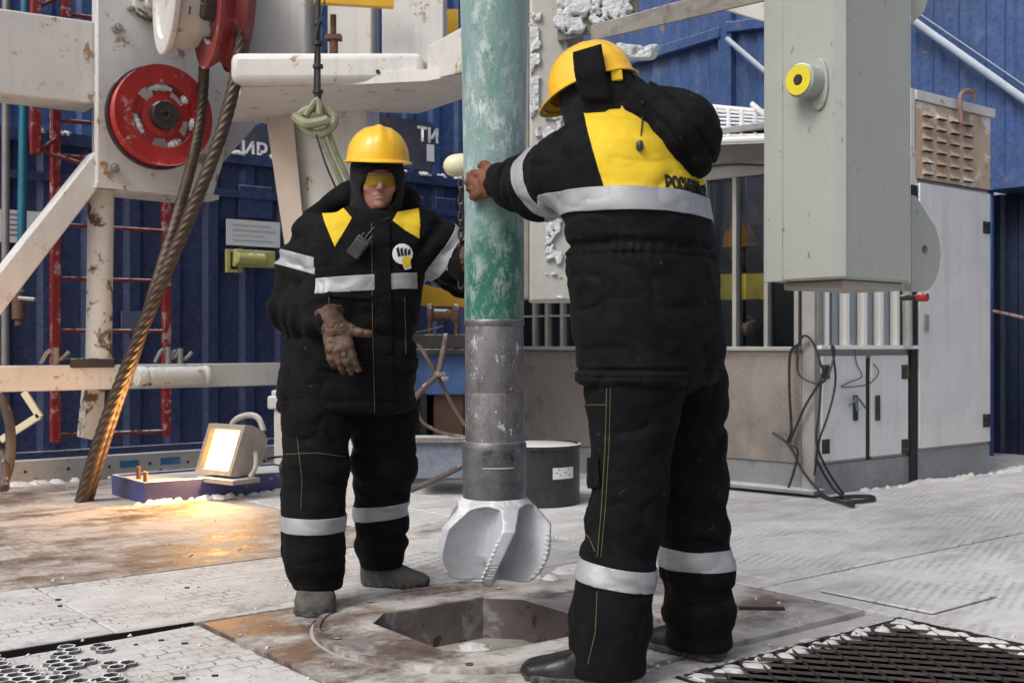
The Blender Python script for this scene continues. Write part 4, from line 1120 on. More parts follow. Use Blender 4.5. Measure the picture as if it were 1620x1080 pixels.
b = MB(); b.lathe((PX, PY_, 0), (0, 0, 1), [(.104, zt), (.1075, zt + .008), (.1075, zc(350)), (.1090, zc(300)), (.112, zc(250)), (.118, zc(100)), (.123, zc(0)), (.124, zc(-250)), (.124, 4.6)], 96); b.build("green_pipe", Mg, ds)
M['collar'] = mat("collar_steel", (0.13, 0.125, 0.14), 0.5, 0.35, var=.25, vscale=4, c2=(0.06, 0.032, 0.028), c2_amt=.50, c2_scale=6, c2_sharp=.12, c3=(0.60, 0.60, 0.62), c3_amt=.34, c3_scale=20, dust=.22, bump=.4, bscale=60, stretch=(1, 1, .6), snow=.8)
M['collar2'] = mat("sub_steel", (0.085, 0.085, 0.10), 0.42, 0.4, var=.2, vscale=4, c3=(0.55, 0.56, 0.6), c3_amt=.17, c3_scale=20, dust=.20, bump=.25, bscale=70, snow=.9)
b = MB(); b.lathe((PX, PY_, 0), (0, 0, 1), [(.100, zc(699)), (.1055, zc(699)), (.1055, zc(622)), (.1045, zc(621)), (.1045, zc(619)), (.1055, zc(618)), (.1055, zc(518)), (.1035, zc(514)), (.1035, zc(508.2))], 72)
b.build("grey_collar", M['collar'], ds)
b = MB(); b.lathe((PX, PY_, 0), (0, 0, 1), [(.100, zc(795)), (.110, zc(793)), (.114, zc(786)), (.1155, zc(740)), (.1165, zc(708)), (.1165, zc(702)), (.111, zc(697)), (.0, zc(697))], 72)
b.build("bit_sub", M['collar2'], ds)
# a flat breaker recess with pale lip on the sub
b = MB(); n = 14; 
for j, (za, zb, rr) in enumerate(((734, 708, .1172),)):
    vs = []
    for k in range(n + 1):
        t = math.radians(-118 + 56 * k / n + 8)
        for z in (zc(za), zc(zb)):
            vs.append((PX + math.cos(t) * rr, PY_ + math.sin(t) * rr, z))
    b.add(vs, [(2 * k, 2 * k + 2, 2 * k + 3, 2 * k + 1) for k in range(n)])
b.build("breaker_flat", mat("recess_dark", (0.018, 0.018, 0.022), .5, .2, var=.4, dust=.25), ds)
b = MB(); vs = []
for k in range(n + 1):
    t = math.radians(-118 + 56 * k / n + 8)
    vs.append((PX + math.cos(t) * .1185, PY_ + math.sin(t) * .1185, zc(735.5)))
b.tube(vs, .0018, seg=5, smooth=0); b.build("breaker_lip", M['ice'], ds)
# rime ridge along the joint
b = MB(); b.lathe((PX, PY_, 0), (0, 0, 1), [(.1060, zc(516)), (.1100, zc(512)), (.1085, zc(507)), (.1065, zc(506))], 72, closed=True); b.build("joint_ring", M['collar2'], ds)

# ---- the bit (surface nets)
bz0, bz1 = zc(915), zc(788)
def bit_f(P):
    x = P[..., 0] - PX; y = P[..., 1] - PY_; z = P[..., 2]
    r = np.sqrt(x * x + y * y); th = np.arctan2(y, x)
    h = z - bz0
    Rz = np.interp(h, [0.0, .01, .035, .075, .12, .20, .26, .275, .29, .30], [.14, .158, .180, .200, .206, .205, .152, .135, .118, .112])
    d = (r - Rz) * .85
    d = smax(d, -h, .01); d = smax(d, h - (bz1 - bz0), .004)
    core = r - np.interp(h, [0, .055, .09, .20, .245, .275, .30], [.02, .045, .064, .070, .085, .112, .112])
    core = smax(core, .062 - h, .015)
    tw = th - (h - .13) * 2.3
    K = 5; a = (tw + math.radians(84)) % (2 * math.pi / K); a = np.where(a > math.pi / K, a - 2 * math.pi / K, a)
    half = np.interp(h, [0, .10, .22, .265, .28], [.019, .021, .025, .034, .08])
    off_ = r * np.sin(a)
    blade = np.abs(off_) - half
    blade = np.where(np.cos(a) > 0, blade, .3)
    saw = np.abs(((np.arctan2(h - .12, r - .05) * 13) % 1) - .5) * .012 * (h < .085)
    d = d + saw
    body = smin(smax(d, blade, .0025), smax(d, core, .008), .022)
    body = smin(body, np.maximum(d, .278 - h), .010)
    # round cutters set in the leading side of each blade
    q = (h * 62) % 1 - .5
    cut_ = np.sqrt((q / 62) ** 2 + (off_ + half - .001) ** 2 + ((r - Rz + .006) * .7) ** 2) - .0072
    body = np.minimum(body, np.where((h < .17) & (h > .012) & (np.cos(a) > 0), cut_, .3))
    return body
Vb, Fb = surfnet(bit_f, (PX - .22, PY_ - .22, bz0 - .01), (PX + .22, PY_ + .22, bz1 + .006), .0036)
M['bit'] = mat("bit_paint", (0.45, 0.475, 0.52), .38, 0.05, var=.14, vscale=5, c2=(0.30, 0.31, 0.35), c2_amt=.42, c2_scale=6, c2_sharp=.2, dust=.45, bump=.6, bscale=70, mid_bump=.35, snow=.5, c3=(.16, .15, .16), c3_amt=.2, c3_scale=26)
bit = link_mesh("drill_bit", Vb, Fb, M['bit'], ds, smooth=50)

# white ball and chain left of the pipe
kb = empty("ball_handle", W(728, 285, 4.6), "small cream ball knob beside the gloved hand at the pipe", "knob")
b = MB(); b.lathe(W(721, 262, 4.5), (1, 0, .1), [(0, -.05)] + [(.045 * math.sin(t), -.05 * math.cos(t)) for t in (.4, .8, 1.2, 1.57)] + [(.045, .03), (.035, .06), (0, .06)], 24)
b.build("ball", M['cream'], kb)
b = MB(); b.cyl(W(726, 262, 4.5), W(800, 262, 4.6), .014); b.build("stem", M['dark_steel'], kb)
b = MB()
for k in range(13):
    q = W(729, 292 + k * 13, 4.42); a = (k % 2) * 1.4
    pts = [q + Vector((math.cos(a) * .009 * math.cos(t), math.sin(a) * .009 * math.cos(t), .021 * math.sin(t))) for t in [i * .785 for i in range(9)]]
    b.tube(pts, .0045, seg=6, smooth=2)
tag(b.build("hanging_chain", M['dark_steel']), "dark chain hanging down beside the left edge of the drill pipe", "chain")

# ================================================================ GREY COLUMN AND TOP PLATE BEHIND THE PIPE
cl = empty("grey_column", W(880, 478, 5.6), "grey steel column with ice down its edges, ending behind the two workers", "column")
b = MB(); a0 = W(838, 476, 5.6); a1 = W(925, -90, 5.6); b.box(((a0.x + a1.x) / 2, 5.75, (a0.z + a1.z) / 2), a1.x - a0.x, .3, a1.z - a0.z); b.build("column_box", M['grey_col'], cl, bevel=.012)
b = MB(); a0 = W(826, 472, 5.66); a1 = W(838, -90, 5.66); b.box(((a0.x + a1.x) / 2, 5.76, (a0.z + a1.z) / 2), a1.x - a0.x - .002, .16, a1.z - a0.z); b.build("side_flange", M['grime'], cl, bevel=.006)
def fbm(P, sc, seed):
    return vnoise(P, sc, seed) * .5 + vnoise(P, sc * 2.1, seed + 1) * .27 + vnoise(P, sc * 4.3, seed + 2) * .15 + vnoise(P, sc * 9, seed + 3) * .08
def ice_patch(name, c, sx, sz, parent, seed, cover=.5, thick=.022, sc=9):
    """crust of rime lying against a plate that faces the viewer: irregular outline, lumpy relief"""
    c = np.array(c)
    def f(P):
        q = P - c.astype(np.float32); e = np.maximum(np.abs(q[..., 0]) / sx, np.abs(q[..., 2]) / sz)
        Q = P * np.array([1, .25, 1], np.float32); m = fbm(Q, sc, seed) - (1 - cover) - np.clip(e - .55, 0, 1) * .8
        th = np.clip(m * .30, -.02, thick) + (vnoise(P, 70, seed) - .5) * .006 + (vnoise(P, 150, seed) - .5) * .006
        return np.abs(q[..., 1]) - th
    Vv, Fv = surfnet(f, c - np.array([sx, thick + .02, sz]), c + np.array([sx, thick + .02, sz]), .0050)
    return link_mesh(name, Vv, Fv, M['ice'], parent, smooth=None)
def ice_strip(name, pts, r, parent, seed, label=None):
    P0 = [np.array(W(*p)) for p in pts]; rs = np.random.RandomState(seed); C = []; R = []
    for i in range(len(P0) - 1):
        L = np.linalg.norm(P0[i + 1] - P0[i]); n = int(L / (r * .36)) + 1
        for k in range(n):
            c = P0[i] + (P0[i + 1] - P0[i]) * k / n + (rs.rand(3) - .5) * r * np.array([1.0, .5, .8])
            if rs.rand() < .93: C.append(c + (rs.rand(3) - .5) * r * np.array([1.6, .3, .6])); R.append(r * (.25 + .55 * rs.rand() ** 1.5))
    C = np.array(C, np.float32)
    def f(P):
        d = np.full(P.shape[:-1], 9.0, np.float32)
        for c, rr in zip(C, R): d = smin(d, np.sqrt(((P - c) ** 2).sum(-1)) - rr, r * .4)
        return d + (vnoise(P, 55, seed) - .5) * .022 + (vnoise(P, 120, seed) - .5) * .010
    Vv, Fv = surfnet(f, C.min(0) - r * 1.6, C.max(0) + r * 1.6, .007)
    return link_mesh(name, Vv, Fv, M['ice'], parent, smooth=None)
q = W(876, 310, 5.592); ice_patch('ice_crust', q, .055, .52, cl, 2, thick=.012, cover=.60, sc=20)
q = W(846, 120, 5.592); ice_patch('ice_crust', q, .035, .34, cl, 3, thick=.012, cover=.60, sc=22)
q = W(905, 180, 5.592); ice_patch('ice_crust', q, .05, .5, cl, 21, thick=.010, cover=.50, sc=22)
tp = empty("top_plate", W(960, 50, 5.3), "grimy grey plate and sloping beam with snow stuck on, above the right worker's helmet", "steel plate")
b = MB(); b.hexa([W(882, 66, 5.45), W(1010, 40, 5.45), W(1010, 40, 5.6), W(882, 66, 5.6)], [W(882, -70, 5.45), W(1010, -70, 5.45), W(1010, -70, 5.6), W(882, -70, 5.6)]); b.build("plate", M['grime'], tp, bevel=.006)
b = MB(); b.hexa([W(935, 66, 5.3), W(1230, -2, 4.95), W(1230, -4, 5.15), W(935, 62, 5.5)], [W(935, 40, 5.3), W(1230, -40, 4.95), W(1230, -40, 5.15), W(935, 40, 5.5)]); b.build("sloping_beam", M['grime'], tp, bevel=.006)
q = W(905, 22, 5.44); ice_patch('stuck_snow', q, .12, .12, tp, 6, cover=.58, thick=.02, sc=14)
q = W(962, 10, 5.44); ice_patch('stuck_snow', q, .15, .14, tp, 7, cover=.57, thick=.022, sc=14)
q = W(1012, 84, 6.6); b = ice_patch('snow_clump', q, .15, .06, None, 8, cover=.72, thick=.04, sc=9)
tag(b, "small clump of white snow clinging behind the right worker's helmet", "snow")
cb = empty("cream_beam", W(1185, 30, 7.0), "cream white beam end at the top between the helmet and hanging grey box", "beam")
b = MB(); b.hexa([W(1130, 12, 7.2), W(1215, 38, 6.7), W(1215, 34, 7.2), W(1130, 8, 7.6)], [W(1130, -60, 7.2), W(1215, -60, 6.7), W(1215, -60, 7.2), W(1130, -60, 7.6)]); b.build("beam_end", M['white_paint'], cb, bevel=.01)

# ================================================================ HANGING GREY BOX (right)
HB = Frame((1.30, 4.5), U)             # its right face
HL = Frame((1.30, 4.5), -V_)           # its left face, running back to the left
hb = empty("hanging_box", (1.30, 4.8, 1.22), "tall hanging grey steel housing with a yellow ringed lug on its left face", "machine housing")
wR = HB.s(1441); wL = HL.s(1213)
def hp(a, c, z): q = Vector((1.30, 4.5, 0)) + U * a - V_ * c; return Vector((q.x, q.y, z))
b = MB(); zb = 1.262
ch_ = 0.035
base = [(ch_, 0), (wR, 0), (wR, wL), (0, wL), (0, ch_)]
pts = [hp(a, c, 0) for a, c in base]
b.slab([(p.x, p.y) for p in pts], zb, 3.9)
b.build("housing", M['grey_paint'], hb, bevel=.010)
b = MB(); pts = [hp(a, c, 0) for a, c in [(.06, .03), (wR - .01, .03), (wR - .01, wL - .05), (.045, wL - .05)]]
b.slab([(p.x, p.y) for p in pts], zb - .035, zb - .001); b.build("bottom_rim", mat("rim_grey", (0.36, .33, .29), .6, var=.2, c2=(.2, .12, .08), c2_amt=.3, bump=.3), hb, bevel=.008)
b = MB()
b.hexa([hp(-.004, wL - .085, zb + .0), hp(-.004, wL + .012, zb), hp(.02, wL + .012, zb), hp(.02, wL - .085, zb)], [hp(-.004, wL - .085, 3.9), hp(-.004, wL + .012, 3.9), hp(.02, wL + .012, 3.9), hp(.02, wL - .085, 3.9)])
b.build("edge_strip", M['grey_paint'], hb, bevel=.003)
b = MB(); b.hexa([hp(wR + .001, .01, zb), hp(wR + .014, .01, zb), hp(wR + .014, .05, zb), hp(wR + .001, .05, zb)], [hp(wR + .001, .01, 3.9), hp(wR + .014, .01, 3.9), hp(wR + .014, .05, 3.9), hp(wR + .001, .05, 3.9)])
b.build("side_strip", mat("pale_strip", (.62, .64, .62), .5, bump=.1), hb)
# lug
lc = HL.at(1286, 132, 0.0)
nL = -U
b = MB()
b.lathe(lc, nL, [(.068, -.01), (.068, .085), (.062, .092), (.0, .092)], 40)
b.build("lug", M['grey_paint'], hb, bevel=0)
b = MB(); b.lathe(lc, nL, [(.022, .0925), (.060, .0925), (.060, .098), (.022, .098)], 40, closed=True); b.build("yellow_ring", M['yellow_ring'], hb)
b = MB(); b.lathe(lc, nL, [(.0, .0925), (.0215, .0925), (.0215, .096), (.0, .096)], 24); b.lathe(lc, nL, [(.012, .096), (.02, .101), (.0, .101)], 6); b.build("lug_pin", M['dark_steel'], hb)
b = MB(); sL0, zL0 = HL.sz(1297, 134, 0); b.prism([(sL0 + .045 * math.cos(t), zL0 + .105 * math.sin(t)) for t in [k * math.pi / 10 for k in range(20)]], HL, .0, .014); b.build("lug_pad", M['grey_paint'], hb, bevel=.004)
# right ear plate with a hole
ef = Frame(hp(wR, .20, 0)[:2], U)
e0 = ef.s(1442); ez = lambda px, py: ef.sz(px, py)
top_ = ez(1443, 310); cE = ez(1452, 400)
ang = [1.15, .8, .4, 0, -.4, -.8, -1.2, -1.5]
rE = ef.s(1482) - cE[0]
outer = [(e0 - .03, top_[1]), (e0, top_[1])] + [(cE[0] + rE * math.cos(t), cE[1] + rE * 1.12 * math.sin(t)) for t in ang] + [(e0 - .03, cE[1] - rE * 1.12)]
def plate_hole(poly, hc, hr, fr, o0, o1, n=40):
    """polygon plate with a round hole: sample the outline by angle about the hole"""
    out = []
    P = poly; m = len(P)
    for i in range(n):
        t = 2 * math.pi * i / n; d = (math.cos(t), math.sin(t)); best = None
        for j in range(m):
            p, q = P[j], P[(j + 1) % m]; ex, ey = q[0] - p[0], q[1] - p[1]; den = d[0] * ey - d[1] * ex
            if abs(den) < 1e-9: continue
            px_, py_ = p[0] - hc[0], p[1] - hc[1]
            k = (px_ * ey - py_ * ex) / den; w = (px_ * d[1] - py_ * d[0]) / den
            if k > 0 and -1e-6 <= w <= 1 + 1e-6: best = k if best is None else max(best, k)
        out.append((hc[0] + d[0] * (best or hr * 2), hc[1] + d[1] * (best or hr * 2)))
    b = MB(); vs = []; fs = []
    for i in range(n):
        t = 2 * math.pi * i / n; inn = (hc[0] + hr * math.cos(t), hc[1] + hr * math.sin(t))
        vs += [fr.pt(*out[i], o0), fr.pt(*inn, o0), fr.pt(*inn, o1), fr.pt(*out[i], o1)]
    for i in range(n):
        a = i * 4; c = ((i + 1) % n) * 4
        fs += [(a, a + 1, c + 1, c), (a + 1, a + 2, c + 2, c + 1), (a + 2, a + 3, c + 3, c + 2), (a + 3, a, c, c + 3)]
    b.add(vs, fs); return b
hE = ez(1457, 396)
plate_hole(outer, hE, .024, ef, -.02, .02, 64).build("ear_plate", M['grey_paint'], hb)
b = MB(); b.lathe(ef.pt(hE[0], hE[1], -.02), ef.n, [(.0, -.03), (.035, -.03), (.035, -.002), (0, -.002)], 24); b.build("ear_backing", M['dark_steel'], hb)
b = MB(); b.hexa([W(1441, 40, 4.95), W(1462, 18, 4.97), W(1462, 18, 5.1), W(1441, 40, 5.1)], [W(1441, -60, 4.95), W(1486, -60, 4.97), W(1486, -60, 5.1), W(1441, -60, 5.1)]); b.build("top_wedge", M['grey_paint'], hb)

# ================================================================ DRILLER'S CABIN
CL = Frame((2.0, 7.5), Vector((-0.74, 0.672, 0)))
CR = Frame((2.0, 7.5), U)
cab = empty("driller_cabin", (2.0, 8.2, 0), "zinc clad driller's cabin with tall barred windows and cable draped corner", "cabin")
SL = 3.0
zs = 0.97      # sill
# plinth and cladding
b = MB(); b.sbox(CL, 0.0, 0.0, SL, 0.205, -.08, -.02); b.build("plinth", M['plinth'], cab)
b = MB(); b.sbox(CL, .10, .21, 1.22, .955, -.06, 0.0); b.sbox(CL, 1.225, .21, SL, .955, -.06, 0.0); b.build("lower_cladding", M['zinc'], cab, bevel=.006)
b = MB(); b.sbox(CL, -0.0, .0, .095, 2.40, -.06, .012); b.build("corner_post", M['frame_alu'], cab, bevel=.006)
b = MB(); b.sbox(CL, .10, .957, SL, .985, -.06, .05); b.build("window_sill", M['frame_alu'], cab, bevel=.004)
zt_ = CL.sz(1190, 262)[1]
zl = 2.16
for s0, s1 in ((.10, .55), (.55, .86), (.86, 1.20), (1.20, 1.6), (1.6, 2.05), (2.05, 2.5), (2.5, SL)):
    b = MB(); b.sbox(CL, s0 + .012, .986, s1 - .012, zl, -.035, -.030); b.build("glass_pane", M['glass'], cab)
wm = []
for px in (1261, 1213, 1163, 1116, 890, 866, 846):
    s = CL.s(px); b = MB(); b.sbox(CL, s - .016, .9855, s + .016, zl + .02, -.06, .015); b.build("mullion", M['frame_alu'], cab, bevel=.003)
b = MB(); b.sbox(CL, .10, zl - .0, SL, zl + .10, -.06, .02); b.sbox(CL, .10, zl + .1005, SL, zl + .24, -.06, -.005); b.build("lintel", M['frame_alu'], cab, bevel=.004)
b = MB(); b.sbox(CL, 1.9, 1.22, SL, 1.235, -.02, .01); b.build("guard_bar", M['frame_alu'], cab)
b = MB(); b.tube([CL.at(1112, 264, .05), CL.at(1160, 260, .04), CL.at(1214, 262, .05)], .006, seg=6); b.build("eave_cable", M['cable'], cab)
# roof with overhang
zr = 2.36
cR = CR.s(1560)
roof = [CL.pt(SL, 0, .32), CL.pt(-.1, 0, .32), CR.pt(.05, 0, .1), CR.pt(.72, 0, .1), CR.pt(.72, 0, -2.6), CL.pt(SL, 0, -2.0)]
b = MB(); b.slab([(p.x, p.y) for p in roof], 2.405, 2.45); b.build("roof", M['plinth'], cab, bevel=.006)
# dark room inside: floor, back wall
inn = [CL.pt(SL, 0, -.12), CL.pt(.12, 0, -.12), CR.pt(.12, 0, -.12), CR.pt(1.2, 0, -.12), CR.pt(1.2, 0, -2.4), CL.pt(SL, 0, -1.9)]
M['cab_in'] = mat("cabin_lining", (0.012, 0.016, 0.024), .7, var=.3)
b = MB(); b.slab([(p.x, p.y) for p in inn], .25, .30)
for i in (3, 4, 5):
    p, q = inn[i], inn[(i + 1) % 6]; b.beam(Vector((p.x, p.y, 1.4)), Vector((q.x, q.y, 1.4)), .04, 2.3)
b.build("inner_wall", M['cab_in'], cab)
# right face: plinth, cupboards, bars
eR = CR.s(1449)
b = MB(); b.sbox(CR, 0.0, 0.0, eR, .20, -.06, .0); b.build("plinth", M['plinth'], cab)
b = MB(); b.sbox(CR, .0, .205, eR, .965, -.06, -.012); b.build("cupboard_frame", M['frame_alu'], cab)
for px0, px1, hpx in ((1301, 1370, 1355), (1379, 1437, 1390)):
    d = empty("x", (0, 0, 0)); bpy.data.objects.remove(d)
    b = MB(); s0, s1 = CR.s(px0, .012), CR.s(px1, .012); b.sbox(CR, s0, .225, s1, .925, -.011, .012); dr = b.build("cupboard_door", M['zinc_light'], cab, bevel=.004)
    b = MB(); b.rect(CR, hpx - 3, 625, hpx + 3, 665, .0125, .026); b.build("handle", M['dark_steel'], dr, bevel=.002)
    hx = px0 + 6 if px0 < 1350 else px1 - 4
    for py in (588, 706):
        b = MB()
        for dx in (-3, 3):
            for dy in (-6, 6): q = CR.at(hx + dx, py + dy, .013); b.cyl(q, q + CR.n * .006, .011, seg=8)
        b.rect(CR, hx - 6, py - 11, hx + 6, py + 11, .0122, .0165)
        b.build("hinge", M['dark_steel'], dr)
b = MB(); b.rect(CR, 1371, 566, 1378, 728, -.0115, -.006); b.build("dark_gap", M['black_gap'], cab)
b = MB(); b.sbox(CR, .02, .968, eR, .995, -.06, .035); b.build("window_sill", M['bar_white'], cab, bevel=.003)
b = MB(); b.sbox(CR, .06, .996, eR, 2.4, -.06, -.05); b.build("side_window", M['glass_mirror'], cab)
for px, w in ((1296, 10), (1309, 5), (1340, 6), (1368, 6), (1394, 6), (1420, 6), (1447, 6)):
    s = CR.s(px); w_ = .022 if w > 5 else .016; b = MB(); b.sbox(CR, s - w_, .996, s + w_, 2.4, -.049, .006); b.build("window_bar", M['bar_white'] if w <= 6 else M['frame_alu'], cab, bevel=.003)
b = MB()
for px in (1348, 1376, 1402): s = CR.s(px); b.sbox(CR, s - .008, .996, s + .012, 2.39, -.049, -.03)
b.build("inner_mullion", M['plinth'], cab)
b = MB(); q = CR.at(1436, 548, .03); b.cyl(CR.at(1436, 548, .05), CR.at(1435, 440, .05), .035, seg=16); b.build("conduit", M['frame_alu'], cab)
# roof rack / sloping grille behind the hood
rg = empty("roof_grille", CL.at(1165, 226, .2), "frosted white sloping wire grille on the cabin roof beside the worker's hood", "grille")
GRa = [W(1112, 223, 7.6), W(1216, 219, 7.3), W(1216, 178, 8.2), W(1112, 168, 8.5)]
b = MB()
def lerp2(a, c): return (GRa[0] * (1 - a) + GRa[1] * a) * (1 - c) + (GRa[3] * (1 - a) + GRa[2] * a) * c
for k in range(6): b.cyl(lerp2(k / 5, 0), lerp2(k / 5, 1), .016, seg=8)
for k in range(9): b.cyl(lerp2(0, k / 8), lerp2(1, k / 8), .009 if k % 8 else .02, seg=8)
b.cyl(W(1190, 165, 8.2), W(1222, 192, 7.9), .02, seg=8)
b.build("wire_panel", M['bar_white'], rg)
b = MB(); b.hexa([W(1112, 230, 7.6), W(1216, 226, 7.3), W(1216, 206, 7.75), W(1112, 203, 8.0)], [p + Vector((0, 0, .02)) for p in (W(1112, 230, 7.6), W(1216, 226, 7.3), W(1216, 206, 7.75), W(1112, 203, 8.0))]); b.build("backing_sheet", M['zinc_light'], rg)

# tall cabinet
tc_ = empty("tall_cabinet", CR.pt(CR.s(1510), 0), "tall white steel cabinet door with hinges, standing right of the barred window", "cabinet")
sA_, sB_ = CR.s(1450, .03), CR.s(1569, .03)
z285 = CR.sz(1450, 287, .03)[1]
b = MB(); b.sbox(CR, sA_, 0.0, sB_, .225, -.7, .012); b.build("cabinet_plinth", M['plinth'], tc_, bevel=.004)
b = MB(); b.sbox(CR, sA_, .2255, sB_, z285 + .02, -.7, .0); b.build("cabinet_body", M['frame_alu'], tc_, bevel=.004)
b = MB(); b.sbox(CR, CR.s(1455, .03), .25, CR.s(1567, .03), z285 - .005, .0005, .03); dr = b.build("cabinet_door", M['zinc_light'], tc_, bevel=.006)
b = MB(); b.rect(CR, 1464, 497, 1470, 524, .0302, .045); b.build("handle", M['frame_alu'], dr, bevel=.002)
for py in (360, 665):
    b = MB()
    b.rect(CR, 1556, py - 10, 1567, py + 10, .0302, .036)
    for dy in (-6, 6): q = CR.at(1560, py + dy, .036); b.cyl(q, q + CR.n * .008, .011, seg=8)
    b.build("hinge", M['dark_steel'], dr)
b = MB(); b.rect(CR, 1442, 292, 1452, 760, .001, .022); b.build("dark_side", M['black_gap'], tc_)
# rusty louvred vent above
zv0 = z285 + .03; zv1 = CR.sz(1450, 158, .03)[1]
b = MB(); b.sbox(CR, CR.s(1441, .02), zv0 - .06, CR.s(1448, .02), zv1 + .08, -.5, .02); b.sbox(CR, CR.s(1448.2, .02), zv1 + .005, CR.s(1573, .02), zv1 + .075, -.5, .03); b.build("vent_frame", M['white_paint'], tc_, bevel=.004)
b = MB(); b.sbox(CR, CR.s(1451, .02), zv0, CR.s(1568, .02), zv1, -.5, .015)
vent = b.build("vent_panel", M['rust_vent'], tc_, bevel=.004)
b = MB()
for c in range(4):
    for r in range(6):
        s = CR.s(1451, .02) + .13 + c * .185; z = zv1 - .07 - r * .085
        n0 = CR.pt(s, z, .0152)
        b.hexa([CR.pt(s - .055, z - .028, .0152), CR.pt(s + .055, z - .028, .0152), CR.pt(s + .055, z - .028, .045), CR.pt(s - .055, z - .028, .045)],
               [CR.pt(s - .055, z + .012, .0152), CR.pt(s + .055, z + .012, .0152), CR.pt(s + .055, z + .006, .018), CR.pt(s - .055, z + .006, .018)])
b.build("louvre", M['rust_vent'], vent)
b = MB()
for c in range(4):
    for r in range(6):
        s = CR.s(1451, .02) + .13 + c * .185; z = zv1 - .07 - r * .085
        b.sbox(CR, s - .052, z - .036, s + .052, z - .0285, .0152, .0400)
b.build("louvre_slot", M['black_gap'], vent)
hk = MB(); hk.tube([CR.at(1521, 195, .07), CR.at(1519, 160, .07), CR.at(1522, 148, .07), CR.at(1532, 144, .07), CR.at(1540, 149, .07), CR.at(1541, 156, .07)], .019, seg=8)
tag(hk.build("steel_hook", mat("rust_pink", (0.26, .15, .12), .7, var=.3, bump=.4)), "rusty steel hook hung over the top of the louvred vent", "hook")
kn = empty("red_valve_knob", W(1460, 480, 6.8), "small red knob on a short pipe under the hanging grey box", "knob")
b = MB(); b.cyl(W(1452, 470, 6.8), W(1467, 470, 6.75), .026, seg=16); b.build("knob_cap", M['red_paint'], kn, bevel=.005)
b = MB(); b.cyl(W(1426, 471, 6.9), W(1452, 470, 6.8), .017); b.build("stem", M['dark_steel'], kn)
# arrow handle thing hung on the left cupboard door
tw = MB(); tw.tube([CR.at(1343, 641, .05), CR.at(1352, 634, .05), CR.at(1358, 630, .05), CR.at(1369, 645, .05)], .008, seg=6); tw.tube([CR.at(1353, 628, .05), CR.at(1357, 650, .05)], .010, seg=6)
tag(tw.build("wing_latch", mat("latch_teal", (.14, .2, .2), .5)), "small grey wing latch on the left cupboard door", "latch")

# cables at the corner
cabs = [
 ([(1262, 545), (1250, 560), (1249, 620), (1252, 680), (1246, 700), (1262, 712), (1256, 745), (1247, 772)], .013),
 ([(1258, 560), (1270, 532), (1285, 540), (1298, 575), (1302, 595), (1275, 640), (1253, 690), (1250, 700)], .012),
 ([(1262, 560), (1264, 592), (1290, 606), (1308, 598), (1320, 560), (1316, 548), (1322, 600), (1312, 650), (1295, 700), (1290, 740), (1288, 752)], .011),
 ([(1300, 590), (1296, 650), (1292, 700), (1310, 745), (1335, 782)], .012),
 ([(1222, 684), (1240, 696), (1256, 716), (1270, 745), (1302, 782), (1325, 792), (1348, 800), (1346, 792), (1318, 772), (1290, 725)], .013),
]
for k, (pts, r) in enumerate(cabs):
    P = [CR.at(px, py, .10) if px > 1290 else CL.at(px, py, .06) for px, py in pts]
    P = [p if p.z > .02 else G(*pts[i], z=.02) for i, p in enumerate(P)]
    o = MB().tube(P, r * .70, seg=7, smooth=5).build("power_cable", M['cable'])
    tag(o, ["black cable hanging straight down the left side of the cabin corner", "black cable arching over and crossing the cabin corner", "longest black cable looping round the cupboard hinge at the corner",
            "black cable hanging down the right side of the cabin corner to the deck", "black cable running from the cabin corner out over the snowy deck"][k], "cable", "black cables at the cabin corner")
o = MB().tube([G(1300, 784, .02), G(1322, 791, .02), G(1352, 793, .02), G(1380, 790, .02), G(1378, 785, .02), G(1345, 785, .02), G(1318, 788, .02)], .013, seg=7, smooth=5).build("power_cable", M['cable'])
tag(o, "flat black cable loop lying on the snowy deck before the cabin", "cable", "black cables at the cabin corner")
o = MB().tube([CR.at(1352, 548, .03), CR.at(1355, 575, .03), CR.at(1364, 595, .03), CR.at(1345, 604, .03), CR.at(1332, 612, .03), CR.at(1372, 608, .03), CR.at(1390, 590, .03), CR.at(1382, 575, .03)], .004, seg=5).build("thin_wire", M['cable'])
tag(o, "thin loose wire dangling across the two cupboard doors", "wire")
# base sheet under the left face
b = MB(); b.slab([(CL.pt(1.15, 0, .12).x, CL.pt(1.15, 0, .12).y), (CL.pt(-.05, 0, .12).x, CL.pt(-.05, 0, .12).y), (CL.pt(-.05, 0, -.05).x, CL.pt(-.05, 0, -.05).y), (CL.pt(1.15, 0, -.05).x, CL.pt(1.15, 0, -.05).y)], .024, .05)
b.build("skid_plate", M['plinth'], cab, bevel=.004)

# ================================================================ BARREL AND CLUTTER BEHIND THE PIPE
br = empty("black_barrel", (0.17, 7.22, 0.0), "low black barrel with snow on its lid and a white label, behind the drill bit", "barrel")
bc = Vector((.155, 7.22, 0)); R = .275
b = MB(); b.lathe(bc, (0, 0, 1), [(R * .97, .0), (R, .01), (R, .345), (R * 1.03, .35), (R * 1.03, .375), (R * .98, .38), (R * .97, .362), (0, .362)], 56); b.build("drum", M['barrel'], br)
b = MB(); b.lathe(bc, (0, 0, 1), [(0, .366), (R * .93, .366), (R * .9, .372), (0, .378)], 40); b.build("lid_snow", MS, br)
b = MB(); vs = []; n = 6
for k in range(n + 1):
    t = math.radians(-70 + 34 * k / n); vs += [bc + Vector((math.cos(t) * (R + .002), math.sin(t) * (R + .002), z)) for z in (.175, .245)]
b.add(vs, [(2 * k, 2 * k + 2, 2 * k + 3, 2 * k + 1) for k in range(n)]); b.build("paper_label", M['paper'], br)
b = MB()
